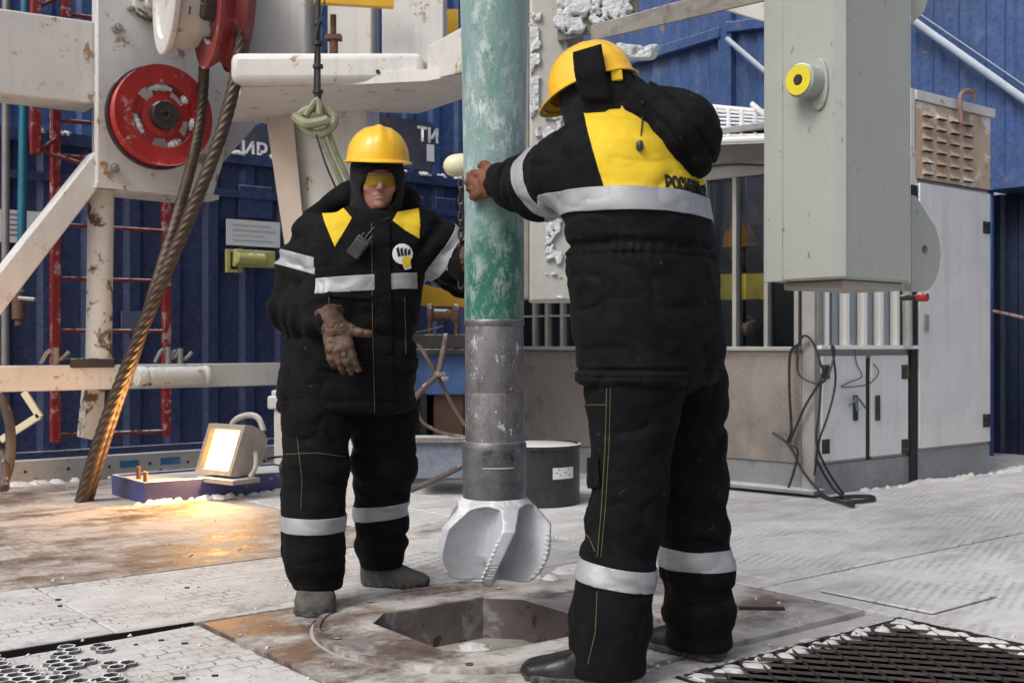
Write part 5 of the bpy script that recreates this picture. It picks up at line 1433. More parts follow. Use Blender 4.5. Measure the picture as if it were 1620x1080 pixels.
for z, a0, a1 in ((.228, -62, -44), (.210, -66, -50), (.195, -60, -42)):
    t0, t1 = math.radians(a0), math.radians(a1)
    q = [bc + Vector((math.cos(t) * (R + .0035), math.sin(t) * (R + .0035), zz)) for t in (t0, t1) for zz in (z, z + .007)]
    b.add(q, [(0, 2, 3, 1)])
b.build("label_print", M['ink'], br)
# blue grey bin
bb = empty("steel_skip", W(690, 755, 7.6), "blue grey open steel tray between the left worker and the drill sub", "tray")
b = MB(); b.hexa([W(652, 757, 7.5), W(735, 757, 7.5), W(735, 745, 7.9), W(652, 745, 7.9)], [W(645, 696, 7.5), W(738, 696, 7.5), W(738, 688, 8.0), W(645, 688, 8.0)]); b.build("tray_body", M['blue_grey'], bb, bevel=.008)
b = MB(); b.beam(W(642, 696, 7.48), W(740, 696, 7.48), .03, .03); b.build("tray_lip", M['zinc'], bb)
b = MB(); b.tube([W(650, 775, 6.9), W(690, 758, 6.95), W(735, 735, 7.05)], .018, seg=8)
tag(b.build("steel_bar", M['hose']), "thin brown bar leaning low between the left worker's knee and the drill sub", "bar")
b = MB(); b.tube([W(655, 800, 6.4), W(690, 790, 6.5), W(735, 782, 6.6)], .014, seg=8)
# blue machine body with brown box
mc = empty("blue_machine", W(695, 700, 8.4), "blue winch machine frame with a brown side box behind the drill collar", "winch")
b = MB(); b.box(W(700, 590, 8.4), .48, .5, .30); b.build("blue_casing", M['blue_panel'], mc, bevel=.01)
b = MB(); b.box(W(712, 650, 8.4), .22, .4, .36); b.build("side_box", M['brown_box'], mc, bevel=.01)
b = MB(); b.box(W(672, 650, 8.3), .05, .3, .40); b.box(W(672, 670, 8.5), .36, .06, .45); b.build("support_post", M['black_gap'], mc)
b = MB(); b.box(W(700, 540, 8.3), .50, .4, .10); b.box(W(700, 556, 8.28), .50, .45, .04); b.build("top_plate", M['dark_steel'], mc, bevel=.006)
b = MB(); q = W(701, 500, 8.2)
b.lathe(W(676, 498, 8.2), (1, .05, 0), [(0, 0), (.075, 0), (.08, .01), (.08, .03), (.045, .045), (.042, .12), (.042, .17), (.08, .19), (.08, .215), (.075, .225), (0, .225)], 28); b.build("spool", M['rust'], mc)
b = MB(); b.box(W(680, 515, 8.2), .03, .1, .22); b.box(W(722, 520, 8.2), .03, .1, .26); b.build_each("spool_cheek", M['rust'], mc, bevel=.008)
b = MB(); b.hexa([W(664, 484, 8.6), W(735, 486, 8.5), W(735, 484, 8.9), W(664, 482, 9.0)], [W(664, 450, 8.6), W(735, 466, 8.5), W(735, 464, 8.9), W(664, 448, 9.0)]); b.build("yellow_arm", M['yellow_paint'], mc, bevel=.008)
for k, pts in enumerate(([(662, 545, 7.9), (672, 560, 7.8), (690, 590, 7.8), (700, 610, 7.8), (716, 640, 7.8), (736, 672, 7.8)], [(648, 640, 7.7), (668, 616, 7.7), (692, 592, 7.75), (700, 560, 7.8), (706, 530, 7.9)],
                         [(655, 600, 7.8), (658, 640, 7.8), (670, 668, 7.8), (700, 684, 7.8), (740, 692, 7.8)], [(640, 528, 7.9), (668, 524, 7.9), (700, 516, 7.9)])):
    o = MB().tube([W(*p) for p in pts], (.014, .021, .012, .005)[k], seg=9, smooth=5).build("hydraulic_hose", M['hose'])
    tag(o, ["brown hose slanting down to the collar from the rusty spool", "thick brown hose crossing in an X behind the left worker", "thin hose sagging in a curve to the drill collar", "thin wire stretched from the left worker's jacket to the spool"][k], "hose", "hoses behind the drill collar")
b = MB(); q = W(697, 592, 7.74); b.box(q, .07, .04, .03, .5); b.box(q + Vector((.03, 0, -.03)), .05, .05, .025, .2)
tag(b.build("hose_coupling", M['zinc'], bevel=.006), "shiny steel coupling where the brown hoses cross", "coupling")

# ================================================================ RUBBER BLOCKS AND SNOW BITS
rs = np.random.RandomState(8); b = MB(); bw = MB()
hr = .030; oc = G(60, 1078)
for j in range(-14, 16):
    for i in range(-14, 16):
        q = oc + U * (i * hr * 1.5) + V_ * ((j + (i % 2) * .5) * hr * 1.732)
        if q.y < 2.9: continue
        py = HOR + F / q.y; px = 810 + F * q.x / q.y
        lim = 1042 + 16 * math.sin(px * .035) + 10 * math.sin(px * .11)
        if px > 212 or px < -30 or py < lim or (px > 120 and rs.rand() < .5) or rs.rand() < .12: continue
        c6 = [(U * math.cos(t) + V_ * math.sin(t)) for t in [k * math.pi / 3 for k in range(6)]]
        n = len(b.v); b.add([q + c * hr * .90 + Vector((0, 0, .003)) for c in c6], [tuple(range(6))])
        o6 = [q + c * hr * 1.0 for c in c6]; i6 = [q + c * hr * .80 for c in c6]; zz = .012
        vs = [p + Vector((0, 0, zz)) for p in o6] + [p + Vector((0, 0, zz)) for p in i6] + [p + Vector((0, 0, .0035)) for p in i6] + [p + Vector((0, 0, .0)) for p in o6]
        bw.add(vs, [f for k in range(6) for f in ((k, (k + 1) % 6, 6 + (k + 1) % 6, 6 + k), (6 + k, 6 + (k + 1) % 6, 12 + (k + 1) % 6, 12 + k), (18 + k, 18 + (k + 1) % 6, (k + 1) % 6, k))])
rm = empty("rubber_mat", oc, "dark open honeycomb cells of a rubber mat, bottom left corner", "rubber mat")
tag(b.build("cell_opening", M['black_gap'], rm), kind="stuff")
tag(bw.build("cell_wall", mat("mat_rubber", (0.05, 0.045, 0.042), .55, var=.5, vscale=20, snow=.80, snow_scale=18, dust=.3), rm), kind="stuff")
b = MB()
for px, py, w in ((283, 1072, .035), (255, 1012, .018), (292, 1017, .02), (92, 948, .022), (95, 958, .018), (296, 929, .02), (340, 1068, .02), (215, 1019, .014)):
    q = G(px, py, .024 if py < 990 else 0.002); b.box(q, w, w * .6, .006, rs.rand() * .6)
tag(b.build("deck_pits", M['black_gap'], bevel=.002), "small dark pits showing through the snow on the left deck plates", "deck holes", kind="stuff")
# crumbs of snow scattered over the deck, the table and along the gaps
b = []
for k in range(330):
    px, py = rs.rand() * 1620, 760 + 320 * rs.rand() ** .8
    q = G(px, py); du = (q - LC).dot(U); dv = (q - LC).dot(V_)
    if .8 < du < 2.05 and dv > 1.5: continue
    if (q - cc).length < .66: continue
    b.append((q, .004 + .009 * rs.rand() ** 2))
mbs = MB()
for q, r in b:
    n = len(mbs.v); a = rs.rand() * 6
    zf = .022 if ((q - LC).dot(V_) < -.06 and (q - LC).dot(U) < -.3 and (q - LC).dot(V_) > -.985) else 0
    vs = [q + Vector((math.cos(a + t) * r * (.7 + .6 * rs.rand()), math.sin(a + t) * r * (.7 + .6 * rs.rand()), zf)) for t in [k * 1.2566 for k in range(5)]] + [q + Vector((0, 0, zf + r * .8))]
    mbs.add(vs, [(k, (k + 1) % 5, 5) for k in range(5)] + [(4, 3, 2, 1, 0)])
tag(mbs.build("snow_crumbs", MS, smooth=None), "small crumbs of snow scattered over the deck", "snow", kind="stuff")
heap = [((q.x, q.y), r) for q, r in [(G(px, py), r) for px, py, r in ((890, 905, .05), (905, 900, .06), (925, 898, .05), (845, 912, .035), (800, 915, .03), (760, 917, .03), (700, 912, .03), (940, 905, .05), (870, 915, .03), (1000, 890, .06), (960, 896, .04))]]
tag(snow_lumps("snow_heap", heap, MS, seed=9, flat=.35), "low ridge of snow heaped behind the drill bit on the table edge", "snow", kind="stuff")
gp = [(uv(.86 + .05 * k, 1.535 + .03 * math.sin(k * 2.3)), .012 + .022 * math.sin(k * 1.3) ** 2) for k in range(24)] + [(uv(2.00 - .03 * math.sin(k * 1.9) ** 2, 1.53 + .05 * k), .012 + .028 * math.sin(k * 1.1) ** 2) for k in range(14)]
tag(snow_lumps("snow_edge", [((q.x, q.y), r) for q, r in gp], MS, seed=14, flat=.22, z=-.006), "ragged snow creeping over the edges of the floor grating", "snow", kind="stuff")
heap = [((q.x, q.y), r) for q, r in [(CR.pt(s, 0, .06 + .03 * math.sin(s * 9)), .05 + .03 * math.sin(s * 5 + 1)) for s in np.linspace(.5, 3.4, 26)]]
tag(snow_lumps("snow_drift", heap, MS, seed=10, flat=.35), "thin drift of snow along the foot of the cabin and cabinet", "snow", kind="stuff")
bh = [((cc.x + .42 * math.cos(k * 2.4) * (k / 14) ** .5, cc.y + .42 * math.sin(k * 2.4) * (k / 14) ** .5), .05 + .05 * math.sin(k) ** 2) for k in range(14)]
bh = [p for p in bh if math.hypot(p[0][0] - cc.x, p[0][1] - cc.y) > .24 and math.hypot(p[0][0] - cc.x, p[0][1] - cc.y) < .34]
if bh: tag(snow_lumps('snow_debris', bh, MS, seed=15, flat=.15, z=-.155), 'lumps of dirty snow lying in the table pocket', 'snow', kind='stuff')
heap = [((q.x, q.y), r) for q, r in [(PR.pt(s, 0, .05 + .03 * math.sin(s * 7)), .05 + .03 * math.sin(s * 5 + 1)) for s in np.linspace(-1.2, 2.6, 30)] + [(tpt(a, -.03, 0), .04 + .02 * math.sin(a * 17)) for a in np.linspace(-.05, 1.25, 16)]]
tag(snow_lumps("snow_drift", heap, MS, seed=12, flat=.4), "drifted snow along the perforated rail and the blue tray", "snow", kind="stuff")
# ================================================================ PEOPLE
def v2(v): return np.array(v, np.float32)
def torso_d(P, secs, fwd, n=2.5, k=.03):
    Z = [s[0] for s in secs]; z = P[..., 2]
    cx = np.interp(z, Z, [s[1] for s in secs]); cy = np.interp(z, Z, [s[2] for s in secs])
    hw = np.interp(z, Z, [s[3] for s in secs]); hd = np.interp(z, Z, [s[4] for s in secs])
    f = np.array(fwd[:2]) / np.hypot(*fwd[:2]); r = np.array([f[1], -f[0]])
    dx = P[..., 0] - cx; dy = P[..., 1] - cy
    a = np.abs(dx * r[0] + dy * r[1]) / hw; b = np.abs(dx * f[0] + dy * f[1]) / hd
    d = ((a ** n + b ** n + 1e-9) ** (1 / n) - 1) * np.minimum(hw, hd)
    d = smax(d, Z[0] - z, k); return smax(d, z - Z[-1], .06).astype(np.float32)
def chain(P, pts, k=.03):
    d = None
    for (a, ra), (b, rb) in zip(pts[:-1], pts[1:]):
        q = rcone(P, a, b, ra, rb); d = q if d is None else smin(d, q, k)
    return d
def folds(P, segs, seed=0):
    """cloth folds: rings across each limb segment, bending with noise"""
    out = np.zeros(P.shape[:-1], np.float32)
    w = vnoise(P, 11, seed) * 5.0 + vnoise(P, 5, seed + 1) * 6.0
    for a, b, amp, fr_q, r in segs:
        a = v2(a); b = v2(b); L = np.linalg.norm(b - a); d = (b - a) / L
        s = (P - a) @ d; t = np.clip(s / L, 0, 1)
        rad = np.sqrt(((P - (a + t[..., None] * (b - a))) ** 2).sum(-1))
        win = np.clip(1 - (rad - r) / .06, 0, 1) * np.clip(s / L * 4 + .7, 0, 1) * np.clip((1 - s / L) * 4 + .7, 0, 1)
        m = np.clip(vnoise(P, 7, seed + 2) * 2 - .35, 0.15, 1) * 1.35
        ph = np.sin(s * fr_q + w); out += amp * win * m * (np.sign(ph) * np.abs(ph) ** .7)
    Q = P * np.array([.55, .55, 1.5], np.float32) + (vnoise(P, 4, seed + 7)[..., None] * np.array([0, 0, .25], np.float32))
    out += (np.abs(vnoise(Q, 13, seed + 3) - .5) - .2) * -.008
    v1 = np.abs(vnoise(P * np.array([.8, .8, 1.1], np.float32), 10, seed + 8) - .5); v2_ = np.abs(vnoise(Q, 21, seed + 6) - .5)
    out += .0065 * (np.exp(-v1 * 12) - .35) + .003 * (np.exp(-v2_ * 12) - .35)
    out += (vnoise(P, 4.5, seed + 5) - .5) * .012
    return out

class Head:
    def __init__(s, c, f, up=(0, 0, 1)):
        s.c = Vector(c); s.f = Vector(f).normalized(); s.r = s.f.cross(Vector(up)).normalized(); s.u = s.r.cross(s.f)
        s.R = np.array([list(s.r), list(s.f), list(s.u)], np.float32).T
    def loc(s, P): return (P - v2(s.c)) @ s.R
    def w(s, x, y, z): return s.c + s.r * x + s.f * y + s.u * z
def face_sdf(P, H):
    q = H.loc(P)
    e = lambda c, r: ellip(q, c, r)
    d = e((0, -.015, .035), (.077, .096, .083))
    d = smin(d, e((0, .022, -.045), (.058, .068, .066)), .04)
    for sx in (-1, 1):
        d = smin(d, e((sx * .040, .060, -.022), (.022, .020, .020)), .02)     # cheeks
        d = smin(d, e((sx * .078, -.012, -.01), (.010, .020, .032)), .008)    # ears
        d = smax(d, -(e((sx * .031, .092, .010), (.019, .016, .013))), .012)  # sockets
        d = smin(d, e((sx * .031, .074, .009), (.0125, .0125, .0115)), .003)
        d = smin(d, rcone(q, (sx * .012, .088, .027), (sx * .046, .078, .030), .008, .006), .012)
        d = smin(d, e((sx * .011, .100, -.026), (.008, .009, .007)), .006)
    d = smin(d, rcone(q, (0, .088, .012), (0, .112, -.020), .007, .0115), .010)
    d = smin(d, e((0, .088, -.050), (.024, .009, .006)), .006)
    d = smin(d, e((0, .086, -.061), (.021, .010, .007)), .005)
    d = smax(d, -e((0, .100, -.0555), (.024, .010, .0016)), .004)
    d = smin(d, e((0, .078, -.088), (.020, .016, .015)), .02)
    return d

def hand_caps(w, X, T, B, curls, spread=.06, thumb=((.02, .034, -.006), (.055, .064, -.012), (.085, .078, -.02)), s=1.0, tr=.0155):
    """gloved hand: list of capsules; X to the fingertips, T to the thumb side, B out of the back"""
    w = Vector(w); X = Vector(X).normalized(); T = Vector(T); T = (T - X * T.dot(X)).normalized(); B = Vector(B); Bn = X.cross(T)
    if Bn.dot(B) < 0: Bn = -Bn
    caps = []; g = lambda x, t, b: w + (X * x + T * t + Bn * b) * s
    lens = ((.040, .027, .022), (.045, .030, .024), (.041, .028, .023), (.032, .022, .019)); ts = (.034, .012, -.011, -.033); xs = (.092, .097, .093, .084)
    for i in range(4):
        k = g(xs[i], ts[i], 0); caps.append((g(.01, ts[i] * .62, 0), .021 * s, k, .0175 * s, 'palm'))
        d = (X + T * (ts[i] * spread * 30)).normalized(); p = k; ang = 0
        for j in range(3):
            ang += curls[i][j]
            dd = (d * math.cos(ang) - Bn * math.sin(ang)).normalized(); q = p + dd * lens[i][j] * s
            caps.append((p, (.0150 - .0014 * j) * s, q, (.0142 - .0014 * j) * s, i)); p = q
    tp = [g(*t) for t in thumb]
    caps.append((tp[0], .020 * s, tp[1], tr * s, 't')); caps.append((tp[1], tr * s, tp[2], .0125 * s, 't'))
    return caps
def hand_d(P, caps):
    groups = {}
    for a, ra, b, rb, g_ in caps:
        q = rcone(P, a, b, ra, rb); groups[g_] = q if g_ not in groups else smin(groups[g_], q, .014 if g_ == 'palm' else .006)
    d = groups['palm']
    for k_, q in groups.items():
        if k_ != 'palm': d = smin(d, q, .008)
    return d
def caps_bounds(caps, m=.03):
    A = np.array([list(c[0]) for c in caps] + [list(c[2]) for c in caps]); return A.min(0) - m, A.max(0) + m

MP = {}
MP['jacket'] = mat("jacket_cloth", (0.0030, 0.0030, 0.0042), .82, var=.3, vscale=6, c2=(0.0055, 0.0055, 0.0065), c2_amt=.4, c2_scale=5, c2_sharp=.3, bump=.35, bscale=220, spec=.14, sheen=.01, dust=.008, c3=(.07, .07, .07), c3_amt=.20, c3_scale=26)
MP['trouser'] = mat("trouser_cloth", (0.0032, 0.0032, 0.0043), .85, var=.3, vscale=6, c2=(0.0065, 0.006, 0.006), c2_amt=.4, c2_scale=5, c2_sharp=.3, bump=.35, bscale=220, spec=.12, sheen=.01, dust=.008, c3=(.07, .07, .07), c3_amt=.20, c3_scale=24)
MP['knit'] = mat("knit_black", (0.006, 0.006, 0.007), .9, var=.3, bump=.6, bscale=260, spec=.15, sheen=.05, dust=.02)
MP['yellow'] = mat("yellow_cloth", (0.72, 0.50, 0.025), .75, var=.10, vscale=5, bump=.3, bscale=200, mid_bump=.25, spec=.3)
MP['reflect'] = mat("reflective_tape", (0.36, 0.37, 0.39), .42, .15, var=.14, vscale=8, bump=.3, bscale=60, mid_bump=.2, c2=(.25, .25, .26), c2_amt=.3)
MP['helmet'] = mat("helmet_yellow", (0.84, 0.48, 0.008), .30, var=.08, bump=.05, coat=.25, c2=(.62, .36, .03), c2_amt=.36, c2_scale=7, c2_sharp=.2, c3=(.22, .15, .05), c3_amt=.24, c3_scale=34, dust=.06)
MP['glove'] = mat("glove_leather", (0.095, 0.045, 0.022), .6, var=.5, vscale=18, c2=(0.020, 0.013, 0.010), c2_amt=.50, c2_scale=14, c2_sharp=.12, c3=(.22, .17, .14), c3_amt=.28, c3_scale=30, dust=.03, bump=.6, bscale=120, mid_bump=.3)
MP['glove_red'] = mat("glove_orange", (0.17, 0.052, 0.020), .65, var=.35, vscale=14, c2=(0.03, 0.014, 0.012), c2_amt=.50, c2_scale=16, c2_sharp=.12, dust=.03, bump=.6, bscale=120, mid_bump=.3)
MP['cuff_red'] = mat("glove_cuff", (0.14, 0.018, 0.018), .8, var=.3, bump=.4)
MP['felt'] = mat("boot_felt", (0.055, 0.052, 0.044), .9, var=.3, vscale=12, c2=(.10, .09, .075), c2_amt=.3, bump=.6, bscale=140, dust=.12)
MP['boot'] = mat("boot_black", (0.007, 0.007, 0.008), .34, var=.3, bump=.25, bscale=80, dust=.02, snow=.12, snow_scale=30)
MP['sole'] = mat("boot_sole", (0.012, 0.011, 0.010), .8, bump=.3, dust=.2)
MP['skin'] = mat("skin_cold", (0.34, 0.165, 0.125), .5, var=.12, vscale=30, c2=(.40, .13, .10), c2_amt=.42, c2_scale=14, c2_sharp=.3, bump=.2, bscale=200, spec=.4)
MP['seam'] = mat("seam_thread", (0.13, 0.11, 0.04), .8, bump=.1)
def lens_mat():
    m = bpy.data.materials.new("amber_lens"); m.use_nodes = True; N = m.node_tree.nodes; L = m.node_tree.links; out = N["Material Output"]
    tr = N.new("ShaderNodeBsdfTransparent"); tr.inputs[0].default_value = (0.80, 0.50, 0.05, 1)
    b = N["Principled BSDF"]; b.inputs["Base Color"].default_value = (.50, .36, .05, 1); b.inputs["Roughness"].default_value = .08
    mx = N.new("ShaderNodeMixShader"); mx.inputs[0].default_value = .40; L.new(tr.outputs[0], mx.inputs[1]); L.new(b.outputs[0], mx.inputs[2]); L.new(mx.outputs[0], out.inputs[0]); return m
MP['lens'] = lens_mat()

def sdf_part(name, f, lo, hi, h, m, parent, detail=None, smooth=None, relax=0):
    Vv, Fv = surfnet(f, lo, hi, h, detail)
    o = link_mesh(name, Vv, Fv, m, parent, smooth=smooth)
    for p in o.data.polygons: p.use_smooth = True
    return o
def bvh_of(o):
    base = np.array(origin(o)); me = o.data
    co = np.empty(len(me.vertices) * 3); me.vertices.foreach_get("co", co); co = co.reshape(-1, 3) + base
    return BVHTree.FromPolygons([tuple(c) for c in co], [tuple(p.vertices) for p in me.polygons])
def patch(src, planes, keep, name, m, off=.003, thick=.003, parent=None):
    """a piece of the garment's own surface cut by planes (point, outward normal) and lifted off it"""
    base = origin(src); bm = bmesh.new(); bm.from_mesh(src.data); bmesh.ops.translate(bm, verts=bm.verts, vec=base)
    kill = [f for f in bm.faces if not keep(f.calc_center_median(), f.normal) or any((f.calc_center_median() - Vector(p)).dot(Vector(n)) > .03 for p, n in planes)]
    bmesh.ops.delete(bm, geom=kill, context='FACES')
    for p, n in planes:
        bmesh.ops.bisect_plane(bm, geom=bm.verts[:] + bm.edges[:] + bm.faces[:], plane_co=Vector(p), plane_no=Vector(n), clear_outer=True)
    # keep only the largest connected piece
    bm.verts.ensure_lookup_table(); seen = set(); comps = []
    for v in bm.verts:
        if v in seen: continue
        st = [v]; seen.add(v); c = []
        while st:
            q = st.pop(); c.append(q)
            for e in q.link_edges:
                o_ = e.other_vert(q)
                if o_ not in seen: seen.add(o_); st.append(o_)
        comps.append(c)
    if not comps: bm.free(); print("empty patch", name); return None
    comps.sort(key=len)
    bmesh.ops.delete(bm, geom=[v for c in comps[:-1] for v in c], context='VERTS')
    bm.normal_update()
    for v in bm.verts: v.co += v.normal * off
    par = parent or src; b2 = origin(par); bmesh.ops.translate(bm, verts=bm.verts, vec=-b2)
    me = bpy.data.meshes.new(name); bm.to_mesh(me); bm.free(); me.materials.append(m)
    o = bpy.data.objects.new(name, me); COL.objects.link(o); o.parent = par
    for p in me.polygons: p.use_smooth = True
    s = o.modifiers.new("thick", 'SOLIDIFY'); s.thickness = thick; s.offset = -1
    return o
def band(src, c, ax, hw, keep, name="reflective_stripe", m=None, off=.003):
    ax = Vector(ax).normalized(); c = Vector(c)
    return patch(src, [(c + ax * hw, ax), (c - ax * hw, -ax)], keep, name, m or MP['reflect'], off)
def poly_patch(src, pts, Y, name, m, off=.003, keep=None):
    """convex outline given as points on the body at depth Y, cut straight back through the cloth facing the viewer's side"""
    Pw = [W(px, py, Y) for px, py in pts]; c = sum(Pw, Vector()) / len(Pw); eye = Vector((0, 0, CAMZ)); d = (c - eye).normalized(); planes = []
    for i in range(len(Pw)):
        a, b_ = Pw[i], Pw[(i + 1) % len(Pw)]; n = (b_ - a).cross(d).normalized()
        if (c - a).dot(n) > 0: n = -n
        planes.append((a, n))
    kk = keep or (lambda q, n_: n_.dot(-d) > 0.0)
    return patch(src, planes, kk, name, m, off)
def hit(bv, px, py, off=.003):
    eye = Vector((0, 0, CAMZ)); d = (W(px, py, 5) - eye).normalized(); r = bv.ray_cast(eye, d)
    return None if r[0] is None else r[0] + r[1] * off * (1 if r[1].dot(-d) > 0 else -1)
def seam(bv, pts, r, name, m, parent, off=.001):
    P = []
    for (a, b_), (c, d) in zip(pts[:-1], pts[1:]):
        n = max(2, int(math.hypot(c - a, d - b_) / 6))
        for k in range(n): P.append(hit(bv, a + (c - a) * k / n, b_ + (d - b_) * k / n, off))
    P.append(hit(bv, *pts[-1], off)); P = [p for p in P if p is not None]
    Q = [P[0]]
    for p in P[1:]:
        if (p - Q[-1]).length > .004 and (p - Q[-1]).length < .08: Q.append(p)
    if len(Q) < 3: return None
    return MB().tube(Q, r, seg=5, smooth=0).build(name, m, parent)

def helmet(parent, H, up, lw=.122, lf=.150, hgt=.150, m=None, name="helmet"):
    """hard hat: shell with crown ridge, flared rim and front peak"""
    C = H.c + H.u * up; seg = 72; mb = MB(); rows = []
    def row(fn): rows.append([fn(2 * math.pi * i / seg) for i in range(seg)])
    def P(x, y, z): return C + H.r * x + H.f * y + H.u * z
    def ell(t, kx, ky): return (lw * kx * math.cos(t), lf * .90 * ky * math.sin(t) + (.0))
    def peak(t): return max(0, math.sin(t)) ** 3 * .036
    def rim(t, add, z): 
        x, y = ell(t, 1, 1); l = math.hypot(x, y); pk = peak(t)
        return P(x * (1 + (add + .0) / l), y * (1 + (add + pk) / l), z - pk * .12)
    row(lambda t: rim(t, -.010, -.004)); row(lambda t: rim(t, .011, -.008)); row(lambda t: rim(t, .012, -.004)); row(lambda t: rim(t, .002, .002)); 
    for k in range(0, 13):
        ph = k / 13 * math.pi / 2; kk = math.cos(ph) ** .82; zz = .004 + hgt * math.sin(ph) ** 1.0
        def f(t, kk=kk, zz=zz):
            x, y = ell(t, kk * .995, kk * .995)
            if zz < .03 and False: pass
            rg = math.exp(-(x / .017) ** 2) * .009 * min(1, zz / .06) + (math.exp(-((abs(x) - .045) / .010) ** 2) * .0035 * min(1, zz / .08))
            return P(x, y, zz + rg)
        row(f)
    vs = [p for r in rows for p in r]; n = len(rows)
    fs = [(k * seg + i, k * seg + (i + 1) % seg, (k + 1) * seg + (i + 1) % seg, (k + 1) * seg + i) for k in range(n - 1) for i in range(seg)]
    vs.append(P(0, 0, .004 + hgt + .009)); fs += [((n - 1) * seg + i, (n - 1) * seg + (i + 1) % seg, len(vs) - 1) for i in range(seg)]
    mb.add(vs, fs); o = mb.build(name, m or MP['helmet'], parent, smooth=50)
    s = o.modifiers.new("thick", 'SOLIDIFY'); s.thickness = .003; s.offset = -1
    return o

def boot(parent, heel, toe, width, m, h=.12, sole=None, name="boot"):
    heel = Vector(heel); toe = Vector(toe); d = (toe - heel); d.z = 0; L = d.length; d.normalize(); r = Vector((d.y, -d.x, 0))
    def f(P):
        q = P - v2(heel); x = q @ v2(d); y = q @ v2(r); z = q[..., 2]
        w = width / 2 * np.interp(x / L, [0, .12, .4, .7, .88, 1.0], [.72, .84, .84, 1.0, .90, .55])
        top = np.interp(x / L, [0, .35, .55, .8, 1.0], [h + .06, h + .05, h * .78, h * .56, h * .40])
        xx = (x - L * .5) / (L * .5)
        d1 = np.sqrt(np.maximum(np.abs(xx), 0) ** 3.2 + 1e-9) ; 
        k = ((np.abs(y) / w) ** 2.6 + (np.abs(z - top * .42) / (top * .60)) ** 3.0 + 1e-9) ** (1 / 2.8)
        dd = smax((k - 1) * width * .45, (np.abs(xx) - 1) * L * .5, .03)
        return smax(dd, .018 - z, .004)
    lo = np.minimum(np.array(heel), np.array(toe)) - .09; hi = np.maximum(np.array(heel), np.array(toe)) + .09; lo[2] = heel.z; hi[2] = heel.z + h + .10
    o = sdf_part(name, f, lo, hi, .005, m, parent, detail=lambda P, dd: (vnoise(P, 28, 3) - .5) * .006)
    def g(P):
        q = P - v2(heel); x = q @ v2(d); y = q @ v2(r); z = q[..., 2]
        w = width / 2 * 1.05 * np.interp(x / L, [0, .12, .4, .7, .88, 1.0], [.74, .86, .84, 1.0, .92, .60]); xx = (x - L * .5) / (L * .51)
        k = ((np.abs(y) / w) ** 3 + np.abs(xx) ** 5 + 1e-9) ** (1 / 4)
        dd = smax((k - 1) * .05, np.abs(z - .0135) - .0125, .004)
        return dd + .002 * (np.sin(x * 220) > 0) * (z < .02)
    s = sdf_part("sole", g, lo - .01, hi + .01, .005, sole or MP['sole'], o)
    return o

def glove(parent, caps, w, Xd, m, cuff_m=None, cuff_r=(.040, .052), name="glove", seed=0, cuff_len=.075):
    lo, hi = caps_bounds(caps, .05); Xd = Vector(Xd).normalized(); w = Vector(w)
    c0 = w + Xd * .012; c1 = w - Xd * cuff_len
    lo = np.minimum(lo, np.array(c1) - .07); hi = np.maximum(hi, np.array(c1) + .07)
    def f(P):
        d = hand_d(P, caps); c = rcone(P, c0, c1, cuff_r[0], cuff_r[1])
        return smin(d, smax(c, ((P - v2(c1)) @ v2(-Xd)), .004), .02)
    return sdf_part(name, f, lo, hi, .0036, m, parent, detail=lambda P, dd: (vnoise(P, 55, seed) - .5) * .004 + (vnoise(P, 24, seed + 1) - .5) * .006 + .0045 * (np.exp(-np.abs(vnoise(P, 38, seed + 2) - .5) * 14) - .3))

# ---------------------------------------------------------------- worker on the left
wA = empty("person", (-.62, 4.5, 0), "worker in black and yellow winter suit facing us, left of the drill pipe", "person", "workers at the drill pipe")
fA = (.22, -.97)
HA = Head((-.530, 4.49, 1.640), (.22, -.96, -.12))
shR, elR, wrR = (-.782, 4.52, 1.425), (-.865, 4.50, 1.15), (-.665, 4.22, 1.075)
shL, elL, wrL = (-.375, 4.53, 1.44), (-.195, 4.60, 1.305), (-.112, 4.310, 1.33)
legA1 = [((-.735, 4.46, .90), .145), ((-.757, 4.42, .72), .137), ((-.757, 4.37, .52), .122), ((-.758, 4.33, .33), .112), ((-.752, 4.325, .20), .108), ((-.738, 4.325, .105), .096)]
legA2 = [((-.545, 4.52, .90), .145), ((-.528, 4.60, .72), .137), ((-.523, 4.65, .50), .128), ((-.540, 4.69, .32), .105), ((-.545, 4.71, .20), .100), ((-.542, 4.72, .12), .094)]
secA = [(.735, -.655, 4.50, .268, .195), (.80, -.655, 4.50, .268, .20), (1.0, -.64, 4.50, .258, .195), (1.15, -.615, 4.50, .25, .19), (1.30, -.59, 4.50, .25, .182), (1.40, -.583, 4.50, .245, .165), (1.47, -.575, 4.50, .21, .14), (1.51, -.57, 4.52, .15, .12), (1.535, -.56, 4.53, .12, .10)]
# one continuous body under the clothes: head with a face, neck, trunk, arms, legs
def bodyA(P):
    d = torso_d(P, [(.85, -.63, 4.5, .16, .11), (1.1, -.61, 4.5, .14, .10), (1.40, -.585, 4.5, .17, .10), (1.48, -.575, 4.5, .08, .07)], fA, 2.2)
    for c in ([(shR, .06), (elR, .045), (wrR, .030)], [(shL, .06), (elL, .045), (wrL, .030)],
              [(legA1[0][0], .085), (legA1[2][0], .06), (legA1[5][0], .045)], [(legA2[0][0], .085), (legA2[2][0], .06), (legA2[5][0], .045)],
              [((-.57, 4.50, 1.45), .065), ((-.545, 4.49, 1.57), .058)]):
        d = smin(d, chain(P, c, .02), .03)
    d = smin(d, hand_d(P, hcA1i), .01); d = smin(d, hand_d(P, hcA2i), .01)
    return smin(d, face_sdf(P, HA), .02)
XA = Vector((.30, -.35, -.88)).normalized()
hA1 = dict(X=XA, T=(1, .1, .25), B=(.0, -1, .3)); curA = ((.25, .35, .3), (.35, .45, .35), (.45, .5, .4), (.5, .55, .4))
